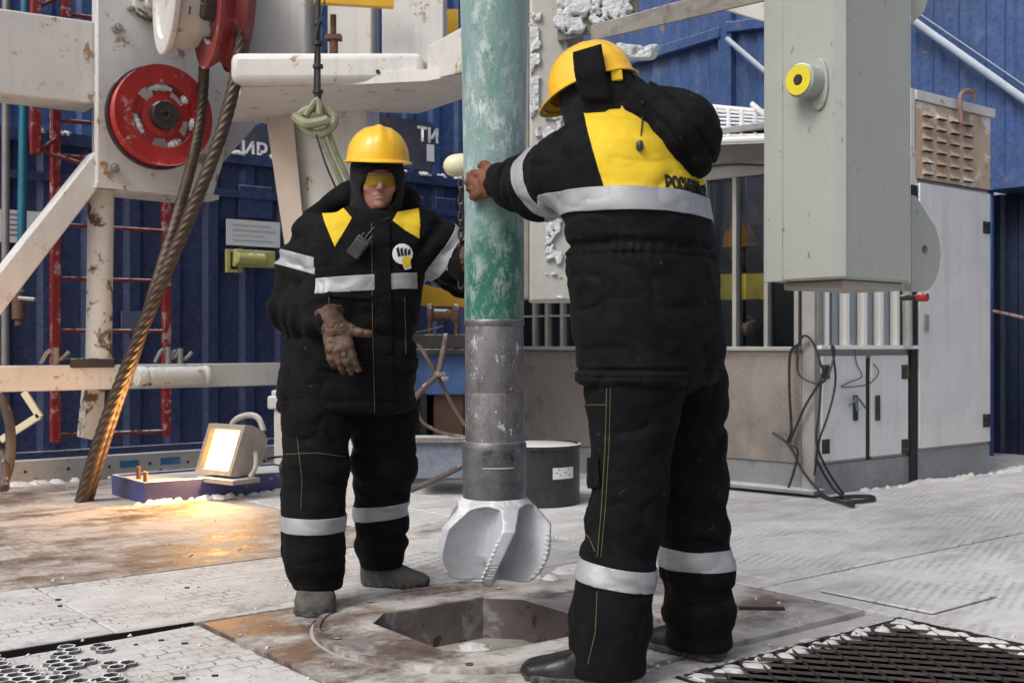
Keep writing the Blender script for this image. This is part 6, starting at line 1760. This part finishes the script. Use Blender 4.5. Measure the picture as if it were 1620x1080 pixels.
thA = ((.02, .036, -.004), (.052, .074, -.006), (.066, .110, -.010))
hcA1 = hand_caps(wrR, hA1['X'], hA1['T'], hA1['B'], curA, thumb=thA, s=1.08); hcA1i = [(a, ra * .8, b_, rb * .8, g_) for a, ra, b_, rb, g_ in hand_caps(wrR, hA1['X'], hA1['T'], hA1['B'], curA, thumb=thA, s=1.05)]
XA2 = Vector((.8, -.6, .05)); cur2 = ((.25, .35, .3),) * 4
hcA2 = hand_caps(wrL, XA2, (0, 0, 1), (.6, .8, 0), cur2, s=1.02); hcA2i = [(a, ra * .8, b_, rb * .8, g_) for a, ra, b_, rb, g_ in hcA2]
sdf_part("body", bodyA, (-1.0, 4.1, .05), (.06, 4.85, 1.80), .0050, MP['skin'], wA)
def jacketA(P):
    d = torso_d(P, secA, fA, 2.5)
    d = smin(d, chain(P, [(shR, .098), ((-.826, 4.51, 1.30), .099), (elR, .098), ((-.765, 4.35, 1.115), .083)], .03), .05)
    d = smin(d, rcone(P, (-.765, 4.35, 1.115), (-.692, 4.258, 1.086), .083, .066), .02)
    d = smin(d, chain(P, [(shL, .105), ((-.28, 4.57, 1.37), .107), (elL, .105), ((-.14, 4.40, 1.32), .08)], .03), .05)
    d = smin(d, smax(rcone(P, (-.57, 4.50, 1.42), (-.548, 4.50, 1.50), .118, .112), (P[..., 2] - 1.525 - (P[..., 1] - 4.45) * .35), .02), .04)
    hood = smin(rcone(P, (-.805, 4.55, 1.515), (-.66, 4.58, 1.600), .026, .060), ellip(P, (-.56, 4.62, 1.58), (.19, .08, .095)), .03)
    hood = smin(hood, rcone(P, (-.36, 4.56, 1.525), (-.48, 4.60, 1.585), .026, .05), .03)
    d = smin(d, hood, .012)
    # belt drawn in, hem edge and front flap
    z = P[..., 2]; d = d + .010 * np.exp(-((z - 1.03) / .022) ** 2) + .006 * np.exp(-((z - .785) / .010) ** 2)
    return d
foldsA = [(shR, elR, .008, 62, .1), (elR, wrR, .009, 75, .09), (shL, elL, .010, 60, .1), (elL, wrL, .010, 70, .1), ((-.62, 4.5, .75), (-.6, 4.5, 1.45), .003, 30, .22)]
jA = sdf_part("jacket", jacketA, (-1.02, 4.12, .70), (-.02, 4.86, 1.72), .0060, MP['jacket'], wA, detail=lambda P, d: folds(P, foldsA, 20))
def trouA(P):
    d = smin(chain(P, legA1, .04), chain(P, legA2, .04), .05)
    d = smin(d, ellip(P, (-.64, 4.49, .93), (.25, .17, .16)), .06)
    return smax(d, .075 - P[..., 2], .01)
fT = [(legA1[2][0], legA1[5][0], .006, 48, .1), (legA2[2][0], legA2[5][0], .006, 50, .1), (legA1[0][0], legA1[2][0], .005, 26, .12), (legA2[0][0], legA2[2][0], .005, 28, .12)]
tA = sdf_part("trousers", trouA, (-.96, 4.12, .05), (-.30, 4.95, 1.05), .0060, MP['trouser'], wA, detail=lambda P, d: folds(P, fT, 30) * np.clip((P[..., 2] - .05) * 8, .15, 1))
def knitA(P):
    q = HA.loc(P); d = ellip(q, (0, -.016, .020), (.108, .114, .130))
    d = smin(d, ellip(q, (0, -.012, -.09), (.098, .098, .06)), .05)
    d = smin(d, rcone(P, (-.565, 4.51, 1.44), (-.545, 4.52, 1.50), .115, .090), .04)
    o_ = np.sqrt((q[..., 0] / .074) ** 2 + ((q[..., 2] + .032) / .080) ** 2) - 1
    cut = np.where(q[..., 1] > .0, o_ * .06, .2)
    return smax(smax(d, -cut, .012), -ellip(q, (0, .0, -.01), (.084, .100, .122)), .004)
kA = sdf_part("balaclava", knitA, (-.74, 4.30, 1.42), (-.34, 4.68, 1.80), .0045, MP['knit'], wA, detail=lambda P, d: (np.abs(vnoise(P, 16, 41) - .5)) * -.012 + (vnoise(P, 34, 42) - .5) * .006)
heA = helmet(wA, HA, .082, lw=.124, lf=.150, hgt=.130)
# goggles
b = MB(); vs = []; n = 20
for k in range(n + 1):
    a = math.radians(-68 + 136 * k / n); dz = .006 * abs(math.sin(a)) 
    for z in (-.014 - .006 * math.exp(-(a / .22) ** 2) * -1.2, .026 - dz):
        vs.append(HA.w(math.sin(a) * .071, .020 + math.cos(a) * .088, z))
b.add(vs, [(2 * k, 2 * k + 2, 2 * k + 3, 2 * k + 1) for k in range(n)]); gl = b.build("goggles", MP['lens'], wA, smooth=60)
b = MB(); b.tube([HA.w(math.sin(a) * .0715, .020 + math.cos(a) * .0885, .026 - .006 * abs(math.sin(a))) for a in [math.radians(-68 + 8 * k) for k in range(18)]], .0022, seg=6, smooth=0)
b.build("lens_rim", MP['seam'], gl)
b = MB()
for sx in (-1, 1): b.tube([HA.w(sx * .067, .052, .012), HA.w(sx * .075, .02, .012), HA.w(sx * .078, -.02, .01)], .003, seg=6)
b.build("temple", M['dark_steel'], gl)
for sx in (-1, 1):
    b = MB(); c = HA.w(sx * .031, .0835, .009); b.lathe(c, HA.f, [(0, .0042), (.0035, .0038), (.006, .002), (.0062, 0), (0, 0)], 14); b.build("eye", M['ink_black'], wA)
gA = glove(wA, hcA1, wrR, hA1['X'], MP['glove'], seed=50, cuff_r=(.041, .056), cuff_len=.055)
gA2 = glove(wA, hcA2, wrL, XA2, MP['glove'], seed=52)
boot(wA, (-.755, 4.42, 0), (-.725, 4.165, 0), .155, MP['felt'], h=.13)
boot(wA, (-.625, 4.76, 0), (-.345, 4.69, 0), .135, MP['felt'], h=.11)
# stripes, yoke, flap, badge, radio
low = lambda q, n: q.x > -.75 or True
front = Vector((.22, -.97, 0))
inb = lambda q, n: abs((q - Vector((-.60, 4.5, 0))).dot(Vector((.97, .22, 0)))) < .26 and not ((q - Vector(shR)).length > .18 and q.x < -.81)
band(jA, (-.60, 4.5, 1.232), (-.07, .0, 1), .030, lambda q, n: -.745 < q.x < -.37 and q.y < 4.49 and n.dot(Vector((.0, -.0, 1))) < .9 and (q - Vector((-.6, 4.5, q.z))).length < .30)
def near_seg(a, b, r):
    a = Vector(a); b = Vector(b); d = b - a; L = d.length_squared
    return lambda q, n: (lambda t: 0 <= t <= 1.0 and (q - (a + d * t)).length < r)((q - a).dot(d) / L)
band(jA, (-.845, 4.51, 1.325), Vector((.28, -.0, 1.0)), .031, near_seg((-.80, 4.52, 1.50), (-.87, 4.50, 1.10), .20))
band(jA, Vector((-.275, 4.57, 1.375)), Vector(elL) - Vector(shL), .030, near_seg((-.42, 4.53, 1.47), elL, .155))
poly_patch(jA, [(500, 318), (532, 314), (557, 346), (541, 372), (528, 394), (514, 352)], 4.40, "yellow_yoke", MP['yellow'])
poly_patch(jA, [(628, 336), (663, 330), (665, 350), (663, 382), (640, 364), (620, 352)], 4.40, "yellow_yoke", MP['yellow'])
poly_patch(jA, [(592, 350), (616, 350), (619, 500), (622, 660), (596, 664), (592, 500)], 4.32, "front_flap", MP['jacket'], off=.008)
for q in ([(505, 565), (580, 572), (578, 590), (503, 582)], [(628, 570), (660, 566), (660, 582), (628, 588)], [(519, 462), (588, 467), (588, 474), (519, 470)]):
    poly_patch(jA, q, 4.32, "pocket_flap", MP['jacket'], off=.007)
bvA = bvh_of(jA)
seam(bvA, [(588, 352), (589, 500), (593, 660)], .0012, "seam_thread", MP['seam'], jA)
seam(bvA, [(520, 470), (521, 560)], .0012, "seam_thread", MP['seam'], jA)
seam(bvA, [(640, 470), (642, 560)], .0012, "seam_thread", MP['seam'], jA)
# badge: white round patch with dark strokes and a yellow fan below
def decal(bv, outline, off, name, m, parent):
    c = (sum(p[0] for p in outline) / len(outline), sum(p[1] for p in outline) / len(outline))
    rings = [[(c[0] + (x - c[0]) * k, c[1] + (y - c[1]) * k) for x, y in outline] for k in (.34, .67, 1.0)]
    vs = [hit(bv, *c, off)]; n = len(outline)
    for r in rings: vs += [hit(bv, x, y, off) for x, y in r]
    if any(v is None for v in vs): return None
    fs = [(0, 1 + i, 1 + (i + 1) % n) for i in range(n)]
    for k in range(2): fs += [(1 + k * n + i, 1 + (k + 1) * n + i, 1 + (k + 1) * n + (i + 1) % n, 1 + k * n + (i + 1) % n) for i in range(n)]
    return MB().add(vs, fs).build(name, m, parent, smooth=None)
bd = decal(bvA, [(636 + 16 * math.cos(t), 402 + 16 * math.sin(t)) for t in [k * .449 for k in range(14)]], .005, "chest_badge", M['paper'], jA)
decal(bvA, [(632, 410), (648, 408), (650, 424), (640, 427)], .0052, "chest_badge", M['paper'], jA)
for k in range(4): decal(bvA, [(626 + k * 6, 394 + k * .8), (630 + k * 6, 391 + k * .8), (633 + k * 5, 406 - k), (629 + k * 5, 407 - k)], .0065, "badge_stroke", M['ink_black'], jA)
decal(bvA, [(634, 412), (640, 404), (648, 408), (648, 420), (640, 423)], .0070, "badge_fan", MP['yellow'], jA)
rd = empty("x", (0, 0, 0)); bpy.data.objects.remove(rd)
q = hit(bvA, 568, 392, .02); ra = empty("radio", q, "small black two way radio clipped on the left worker's chest", "radio")
Rr = Matrix.Rotation(math.radians(38), 3, 'Y') @ Matrix.Rotation(math.radians(12), 3, 'X')
b = MB(); b.box(q, .055, .030, .088, M=Rr); b.build("radio_case", M['black_plastic'], ra, bevel=.006)
b = MB(); b.box(q + Rr @ Vector((0, -.017, .012)), .038, .004, .030, M=Rr); b.build("speaker_grille", M['dark_steel'], ra, bevel=.001)
b = MB(); b.cyl(q + Rr @ Vector((.018, 0, .044)), q + Rr @ Vector((.018, 0, .068)), .007); b.cyl(q + Rr @ Vector((-.014, 0, .044)), q + Rr @ Vector((-.014, 0, .058)), .006); b.build("radio_knob", M['black_plastic'], ra)
b = MB(); P_ = [hit(bvA, px, py, .004) for px, py in ((576, 380), (588, 365), (602, 352), (616, 346))]; b.tube([p for p in P_ if p], .003, seg=6); b.build("strap", M['black_plastic'], ra)
bvT = bvh_of(tA)
for c, ax, sg_, r in (((-.758, 4.33, .325), (.02, 0, 1), ((-.757, 4.35, .50), (-.75, 4.32, .18)), .16), ((-.54, 4.69, .318), (-.10, 0, 1), ((-.525, 4.66, .50), (-.545, 4.71, .18)), .16)):
    band(tA, c, ax, .029, near_seg(*sg_, r))
seam(bvT, [(470, 690), (478, 760), (476, 805)], .0012, "seam_thread", MP['seam'], tA)
seam(bvT, [(452, 718), (500, 716), (545, 722)], .0012, "seam_thread", MP['seam'], tA)

# ---------------------------------------------------------------- worker on the right
wB = empty("person", (.42, 3.5, 0), "worker in black and yellow winter suit seen from behind, gripping the pipe", "person", "workers at the drill pipe")
fB = (-.85, .53); FB = Vector((-.85, .53, 0)).normalized(); LB = Vector((-.53, -.85, 0)).normalized()
HB_ = Head((.262, 3.50, 1.735), (-.83, .46, -.31))
sL, eL, wL_ = (.245, 3.40, 1.555), (.088, 3.62, 1.505), (-.050, 3.905, 1.555)
sR, eR_, wR_ = (.47, 3.68, 1.56), (.33, 3.97, 1.50), (.105, 4.165, 1.555)
legB1 = [((.380, 3.42, .98), .142), ((.368, 3.42, .86), .138), ((.356, 3.42, .60), .114), ((.338, 3.41, .45), .106), ((.312, 3.40, .31), .108), ((.290, 3.38, .17), .112), ((.283, 3.365, .04), .112)]
legB2 = [((.52, 3.62, .98), .150), ((.545, 3.66, .86), .142), ((.572, 3.67, .56), .115), ((.590, 3.67, .40), .107), ((.598, 3.67, .28), .108), ((.602, 3.67, .16), .108), ((.603, 3.665, .04), .108)]
secB = [(.878, .422, 3.51, .252, .182), (.93, .425, 3.51, .260, .19), (1.05, .425, 3.50, .272, .200), (1.22, .403, 3.50, .278, .205), (1.28, .398, 3.50, .270, .200), (1.38, .390, 3.50, .272, .20), (1.50, .376, 3.50, .262, .188), (1.59, .360, 3.50, .245, .170), (1.65, .340, 3.51, .19, .145), (1.69, .32, 3.52, .13, .12)]
XB = Vector((-.80, .60, .02)); hcB1 = hand_caps(wL_, XB, (0, 0, 1), (-.60, -.80, 0), ((.55, .55, .4), (.50, .60, .4), (.50, .60, .4), (.55, .55, .4)), thumb=((.02, .034, -.006), (.055, .060, -.002), (.088, .066, -.020)), s=1.05)
XB2 = Vector((-.72, .69, .0)); hcB2 = hand_caps(wR_, XB2, (0, 0, 1), (.65, .72, 0), ((.3, .4, .3),) * 4, s=1.02)
sc = lambda caps: [(a, ra * .8, b_, rb * .8, g_) for a, ra, b_, rb, g_ in caps]
hb1, hb2 = sc(hcB1), sc(hcB2)
def bodyB(P):
    d = torso_d(P, [(.95, .42, 3.5, .17, .12), (1.2, .40, 3.5, .15, .11), (1.50, .375, 3.5, .18, .11), (1.60, .345, 3.5, .08, .07)], fB, 2.2)
    for c in ([(sL, .06), (eL, .045), (wL_, .030)], [(sR, .06), (eR_, .045), (wR_, .030)], [(legB1[0][0], .085), (legB1[2][0], .06), (legB1[6][0], .045)],
              [(legB2[0][0], .085), (legB2[2][0], .06), (legB2[6][0], .045)], [((.35, 3.50, 1.58), .065), ((.285, 3.50, 1.67), .058)]):
        d = smin(d, chain(P, c, .02), .03)
    d = smin(d, hand_d(P, hb1), .01); d = smin(d, hand_d(P, hb2), .01)
    return smin(d, face_sdf(P, HB_), .02)
sdf_part("body", bodyB, (-.30, 3.15, .05), (.80, 4.38, 1.90), .0060, MP['skin'], wB)
def jacketB(P):
    d = torso_d(P, secB, fB, 2.4)
    d = smin(d, chain(P, [((.285, 3.40, 1.545), .118), ((.165, 3.50, 1.530), .112), (eL, .103), ((.015, 3.77, 1.528), .082)], .03), .05)
    d = smin(d, rcone(P, (.015, 3.77, 1.528), (-.028, 3.86, 1.548), .082, .064), .02)
    d = smin(d, chain(P, [((.46, 3.64, 1.55), .105), (eR_, .088), ((.17, 4.11, 1.545), .062)], .03), .05)
    d = smin(d, rcone(P, (.34, 3.50, 1.62), (.275, 3.50, 1.70), .125, .105), .04)
    z = P[..., 2]; th = np.arctan2(P[..., 1] - 3.5, P[..., 0] - .40)
    d = d + .012 * np.exp(-((z - 1.295) / .012) ** 2) + .006 * np.exp(-((z - 1.262) / .006) ** 2) + .009 * np.exp(-((z - .925) / .006) ** 2) + .005 * np.exp(-((z - .905) / .004) ** 2)
    d = d + .0035 * np.sin(th * 46 + 3 * np.sin(th * 7)) * np.exp(-((z - 1.278) / .030) ** 2)
    d = d - .010 * np.exp(-((z - .90) / .03) ** 2)
    return d
foldsB = [(sL, eL, .009, 58, .1), (eL, wL_, .010, 75, .09), (sR, eR_, .01, 60, .1), (eR_, wR_, .01, 70, .1), ((.42, 3.5, .9), (.38, 3.5, 1.6), .0025, 34, .23)]
jB = sdf_part("jacket", jacketB, (-.14, 3.10, .85), (.80, 4.25, 1.86), .0060, MP['jacket'], wB, detail=lambda P, d: folds(P, foldsB, 60))
def hoodB(P):
    d = chain(P, [((.30, 3.50, 1.735), .100), ((.385, 3.47, 1.715), .082), ((.480, 3.43, 1.672), .084), ((.525, 3.41, 1.615), .084), ((.545, 3.41, 1.565), .064)], .05)
    d = smin(d, ellip(P, (.512, 3.42, 1.648), (.108, .13, .105)), .04)
    q = P @ np.array([.80, .0, .60], np.float32)
    d = d + .012 * np.exp(-((q - 1.405) / .008) ** 2) + .008 * np.exp(-((q - 1.34) / .007) ** 2)
    return d
hoB = sdf_part("hood", hoodB, (.15, 3.20, 1.42), (.72, 3.70, 1.90), .0055, MP['jacket'], wB, detail=lambda P, d: folds(P, [((.34, 3.47, 1.76), (.56, 3.4, 1.56), .010, 48, .09)], 70))
def trouB(P):
    d = smin(chain(P, legB1, .04), chain(P, legB2, .04), .045)
    d = smin(d, ellip(P, (.44, 3.52, 1.0), (.22, .19, .16)), .06)
    return smax(d, .030 - P[..., 2], .01)
fT = [(legB1[3][0], legB1[6][0], .006, 46, .1), (legB2[3][0], legB2[6][0], .008, 48, .1), (legB1[0][0], legB1[3][0], .005, 24, .12), (legB2[0][0], legB2[3][0], .005, 26, .12)]
tB = sdf_part("trousers", trouB, (.08, 3.15, .02), (.80, 3.90, 1.12), .0060, MP['trouser'], wB, detail=lambda P, d: folds(P, fT, 80) * np.clip((P[..., 2] - .02) * 8, .15, 1))
def knitB(P):
    q = HB_.loc(P); d = ellip(q, (0, -.012, .020), (.106, .122, .130)); d = smin(d, ellip(q, (0, .0, -.08), (.095, .095, .07)), .05)
    d = smin(d, rcone(P, (.33, 3.5, 1.62), (.275, 3.50, 1.69), .12, .10), .04)
    o_ = np.sqrt((q[..., 0] / .058) ** 2 + ((q[..., 2] + .028) / .072) ** 2) - 1
    cut = np.where(q[..., 1] > .0, o_ * .06, .2)
    return smax(smax(d, -cut, .012), -ellip(q, (0, .0, -.01), (.084, .100, .122)), .004)
knB = sdf_part("balaclava", knitB, (.06, 3.28, 1.50), (.50, 3.72, 1.90), .0050, MP['knit'], wB, detail=lambda P, d: (np.abs(vnoise(P, 16, 43) - .5)) * -.012 + (vnoise(P, 34, 44) - .5) * .006)
heB = helmet(wB, HB_, .055, lw=.126, lf=.155, hgt=.135)
# upright tab over the helmet side, ear guard and yellow clip
def tab(pts, Y, name, m, parent, th=.012, bevel=.003):
    c = [W(px, py, Y) for px, py in pts]; n = len(c); bk = [p + Vector((.0, th, 0)) for p in c]
    return MB().add(c + bk, [tuple(range(n)), tuple(range(2 * n - 1, n - 1, -1))] + [(i, (i + 1) % n, n + (i + 1) % n, n + i) for i in range(n)]).build(name, m, parent, bevel=bevel)
bvH = bvh_of(heB)
bvK = [bvh_of(o_) for o_ in (heB, hoB, knB)]
def hit_any(px, py, off):
    best = None
    for bv in bvK:
        q = hit(bv, px, py, off)
        if q is not None and (best is None or q.y < best.y): best = q
    return best
nx, ny = 8, 14; g_ = []
for j_ in range(ny + 1):
    for i_ in range(nx + 1):
        v_ = j_ / ny; x0 = 909 + 14 * v_ ** 2; x1 = 950 + 16 * v_; u_ = i_ / nx
        px, py = x0 + (x1 - x0) * u_, (88 - 12 * u_) + (160 - (88 - 12 * u_)) * v_
        q = hit_any(px, py, .012); g_.append(q if q is not None else W(px, py, 3.40))
ys = np.array([q.y for q in g_]).reshape(ny + 1, nx + 1)
for k_ in range(10):
    p_ = np.pad(ys, 1, mode='edge'); nb_ = [p_[:-2, 1:-1], p_[2:, 1:-1], p_[1:-1, :-2], p_[1:-1, 2:]]
    ys = np.minimum.reduce(nb_ + [ys]) if k_ < 1 else (sum(nb_) + ys) / 5
ys -= .006
vs = []
for k_, q in enumerate(g_):
    Y_ = float(ys.ravel()[k_]); vs.append(Vector((q.x * Y_ / q.y, Y_, CAMZ + (q.z - CAMZ) * Y_ / q.y)))
fs = [(j_ * (nx + 1) + i_, j_ * (nx + 1) + i_ + 1, (j_ + 1) * (nx + 1) + i_ + 1, (j_ + 1) * (nx + 1) + i_) for j_ in range(ny) for i_ in range(nx)]
tb = MB().add(vs, fs).build("hood_tab", MP['jacket'], wB, smooth=60); s_ = tb.modifiers.new("thick", 'SOLIDIFY'); s_.thickness = .012; s_.offset = 0
tab([(966, 110), (984, 110), (986, 126), (968, 128)], 3.385, "helmet_clip", MP['yellow'], wB, .02)
gB = glove(wB, hcB1, wL_, XB, MP['glove_red'], seed=54, cuff_r=(.040, .050), cuff_len=.030)
b = MB(); Xn = XB.normalized(); b.lathe(Vector(wL_) - Xn * .025, Xn, [(.030, -.02), (.052, -.02), (.054, -.01), (.050, .012), (.046, .020), (.030, .020)], 28, closed=True)
b.build("cuff", MP['cuff_red'], gB)
glove(wB, hcB2, wR_, XB2, MP['glove'], seed=56)
boot(wB, (.345, 3.33, 0), (.035, 3.44, 0), .150, MP['boot'], h=.115)
boot(wB, (.665, 3.60, 0), (.455, 3.83, 0), .145, MP['boot'], h=.12)
band(jB, (.39, 3.5, 1.418), (.02, 0, 1), .033, lambda q, n: (q - Vector((.39, 3.5, q.z))).length < .31 and not near_seg(sL, wL_, .125)(q, n) if q.x < .17 else True, off=.006)
band(jB, (.105, 3.59, 1.512), Vector((-.55, .78, -.30)), .030, near_seg((.27, 3.40, 1.56), (.03, 3.74, 1.51), .165))
yk = poly_patch(jB, [(922, 178), (955, 150), (1020, 150), (1150, 210), (1150, 303), (1040, 300), (961, 305)], 3.35, "yellow_yoke", MP['yellow'], keep=lambda q, n: n.dot(Vector((.35, -.9, .3))) > -.25 and q.y < 3.62)
bvB = bvh_of(jB)
# lettering wrapped round the back
def wrap_back(c):
    th = math.radians(-77) + c.x / .262; z = 1.452 + c.y
    o_ = Vector((.39 + math.cos(th) * .6, 3.5 + math.sin(th) * .6, z)); d = Vector((-math.cos(th), -math.sin(th), 0)); r = bvB.ray_cast(o_, d)
    p = r[0] if r[0] is not None else o_ + d * .34
    return p - d * (.0055 + c.z)
text_mesh("\u0420\u041e\u0421\u041d\u0415\u0424\u0422\u042c", .050, "back_lettering", M['ink_black'], jB, wrap_back, extrude=.001, bold=.003)
# drawcord and seams
P_ = [hit(bvB, px, py, .006) for px, py in ((1015, 172), (1014, 200), (1011, 232))]
b = MB(); b.tube([W(1016, 160, 3.22)] + [p for p in P_ if p], .0025, seg=6); b.build("drawcord", M['black_plastic'], hoB)
if P_[-1]: b = MB(); b.lathe(P_[-1] + Vector((0, -.004, .012)), (0, 0, -1), [(0, -.004), (.008, 0), (.011, .010), (.011, .02), (.006, .028), (0, .028)], 14); b.build("cord_stop", M['black_plastic'], hoB)
bvTB = bvh_of(tB)
seam(bvB, [(962, 312), (955, 262), (940, 205)], .0014, "seam_thread", MP['seam'], jB)
seam(bvB, [(1002, 185), (975, 240), (962, 250)], .0011, "seam_thread", MP['seam'], jB)
seam(bvTB, [(960, 612), (958, 700), (952, 800), (945, 880)], .0013, "seam_thread", MP['seam'], tB)
seam(bvTB, [(966, 612), (964, 700), (958, 800), (951, 880)], .0010, "seam_thread", MP['seam'], tB)
seam(bvTB, [(928, 640), (960, 640)], .0010, "seam_thread", MP['seam'], tB)
seam(bvTB, [(945, 935), (942, 1000), (930, 1050)], .0013, "seam_thread", MP['seam'], tB)
for q in ([(922, 724), (950, 722), (952, 770), (922, 772)],): poly_patch(tB, q, 3.3, "pocket_flap", MP['trouser'], off=.010)
seam(bvTB, [(925, 728), (930, 765), (944, 728)], .0012, "seam_thread", MP['seam'], tB)
seam(bvTB, [(922, 838), (932, 850), (942, 872)], .0012, "seam_thread", MP['seam'], tB)
for c, ax, sg_ in (((.312, 3.40, .318), (.16, .0, 1), ((.338, 3.41, .50), (.285, 3.37, .15))), ((.596, 3.67, .318), (.02, 0, 1), ((.58, 3.67, .50), (.602, 3.67, .15)))):
    band(tB, c, ax, .031, near_seg(*sg_, .17))

# ---------------------------------------------------------------- two crew behind the cabin glass
def crew(loc, hgt, face, hm, hcol_label, label, seed, yoke=True):
    x, y, z = loc; r = empty("person", (x, y, z), label, "person", "crew seen through the cabin window")
    f = Vector((face[0], face[1], 0)).normalized(); s = Vector((f.y, -f.x, 0)); k = hgt / 1.78
    Hd = Head((x, y, z + 1.62 * k), (f.x, f.y, -.1))
    at_ = lambda a, c, h_: Vector((x, y, z + h_ * k)) + s * a * k + f * c * k
    def body(P):
        d = face_sdf(P, Hd); d = smin(d, rcone(P, at_(0, 0, 1.40), at_(0, 0, 1.55), .06, .055), .02)
        d = smin(d, torso_d(P, [(z + .85 * k, x, y, .15, .10), (z + 1.40 * k, x, y, .17, .10)], f, 2.2), .03)
        for sx in (-1, 1):
            d = smin(d, chain(P, [(at_(sx * .10, 0, .88), .08), (at_(sx * .11, 0, .48), .055), (at_(sx * .12, 0, .10), .042)]), .03)
            d = smin(d, chain(P, [(at_(sx * .19, 0, 1.38), .055), (at_(sx * .25, .02, 1.10), .042), (at_(sx * .20, .20, .98), .03)]), .03)
            d = smin(d, hand_d(P, sc(hand_caps(at_(sx * .20, .20, .98), f + Vector((0, 0, -.2)), (0, 0, 1), s * sx, ((.3, .4, .3),) * 4))), .01)
        return d
    def coat(P):
        d = torso_d(P, [(z + .72 * k, x, y, .22, .16), (z + 1.30 * k, x, y, .23, .16), (z + 1.44 * k, x, y, .17, .12), (z + 1.50 * k, x, y, .11, .10)], f, 2.4)
        for sx in (-1, 1): d = smin(d, chain(P, [(at_(sx * .22, 0, 1.36), .09), (at_(sx * .27, .02, 1.10), .08), (at_(sx * .21, .17, .99), .06)]), .04)
        for sx in (-1, 1): d = smin(d, chain(P, [(at_(sx * .11, 0, .86), .12), (at_(sx * .11, 0, .48), .10), (at_(sx * .12, 0, .12), .09)]), .04)
        return d
    lo = (x - .5, y - .5, z); hi = (x + .5, y + .5, z + 1.9 * k)
    sdf_part("body", body, lo, hi, .011, MP['skin'], r); ct = sdf_part("overalls", coat, lo, hi, .011, MP['jacket'], r, detail=lambda P, d: folds(P, [], seed))
    helmet(r, Hd, .05, m=hm)
    patch(ct, [((x, y, z + 1.20 * k), (0, 0, -1)), ((x, y, z + 1.42 * k), (0, 0, 1))], lambda q, n: (q - Vector((x, y, q.z))).length < .24, "yellow_yoke", MP['yellow'])
    for sx in (-1, 1):
        p = at_(sx * .12, -.04, 0); t = at_(sx * .12, .22, 0); boot(r, p, t, .13, MP['boot'], h=.11)
    return r
crew((1.80, 8.75, .31), 1.72, (-.4, -.9), mat("helmet_white", (.55, .56, .55), .35), "white", "crew member in a white helmet, dim behind the cabin glass", 90)
crew((1.66, 8.28, .31), 1.50, (-.5, -.85), mat("helmet_orange", (.62, .22, .02), .35), "orange", "shorter crew member in an orange helmet behind the cabin glass", 95)
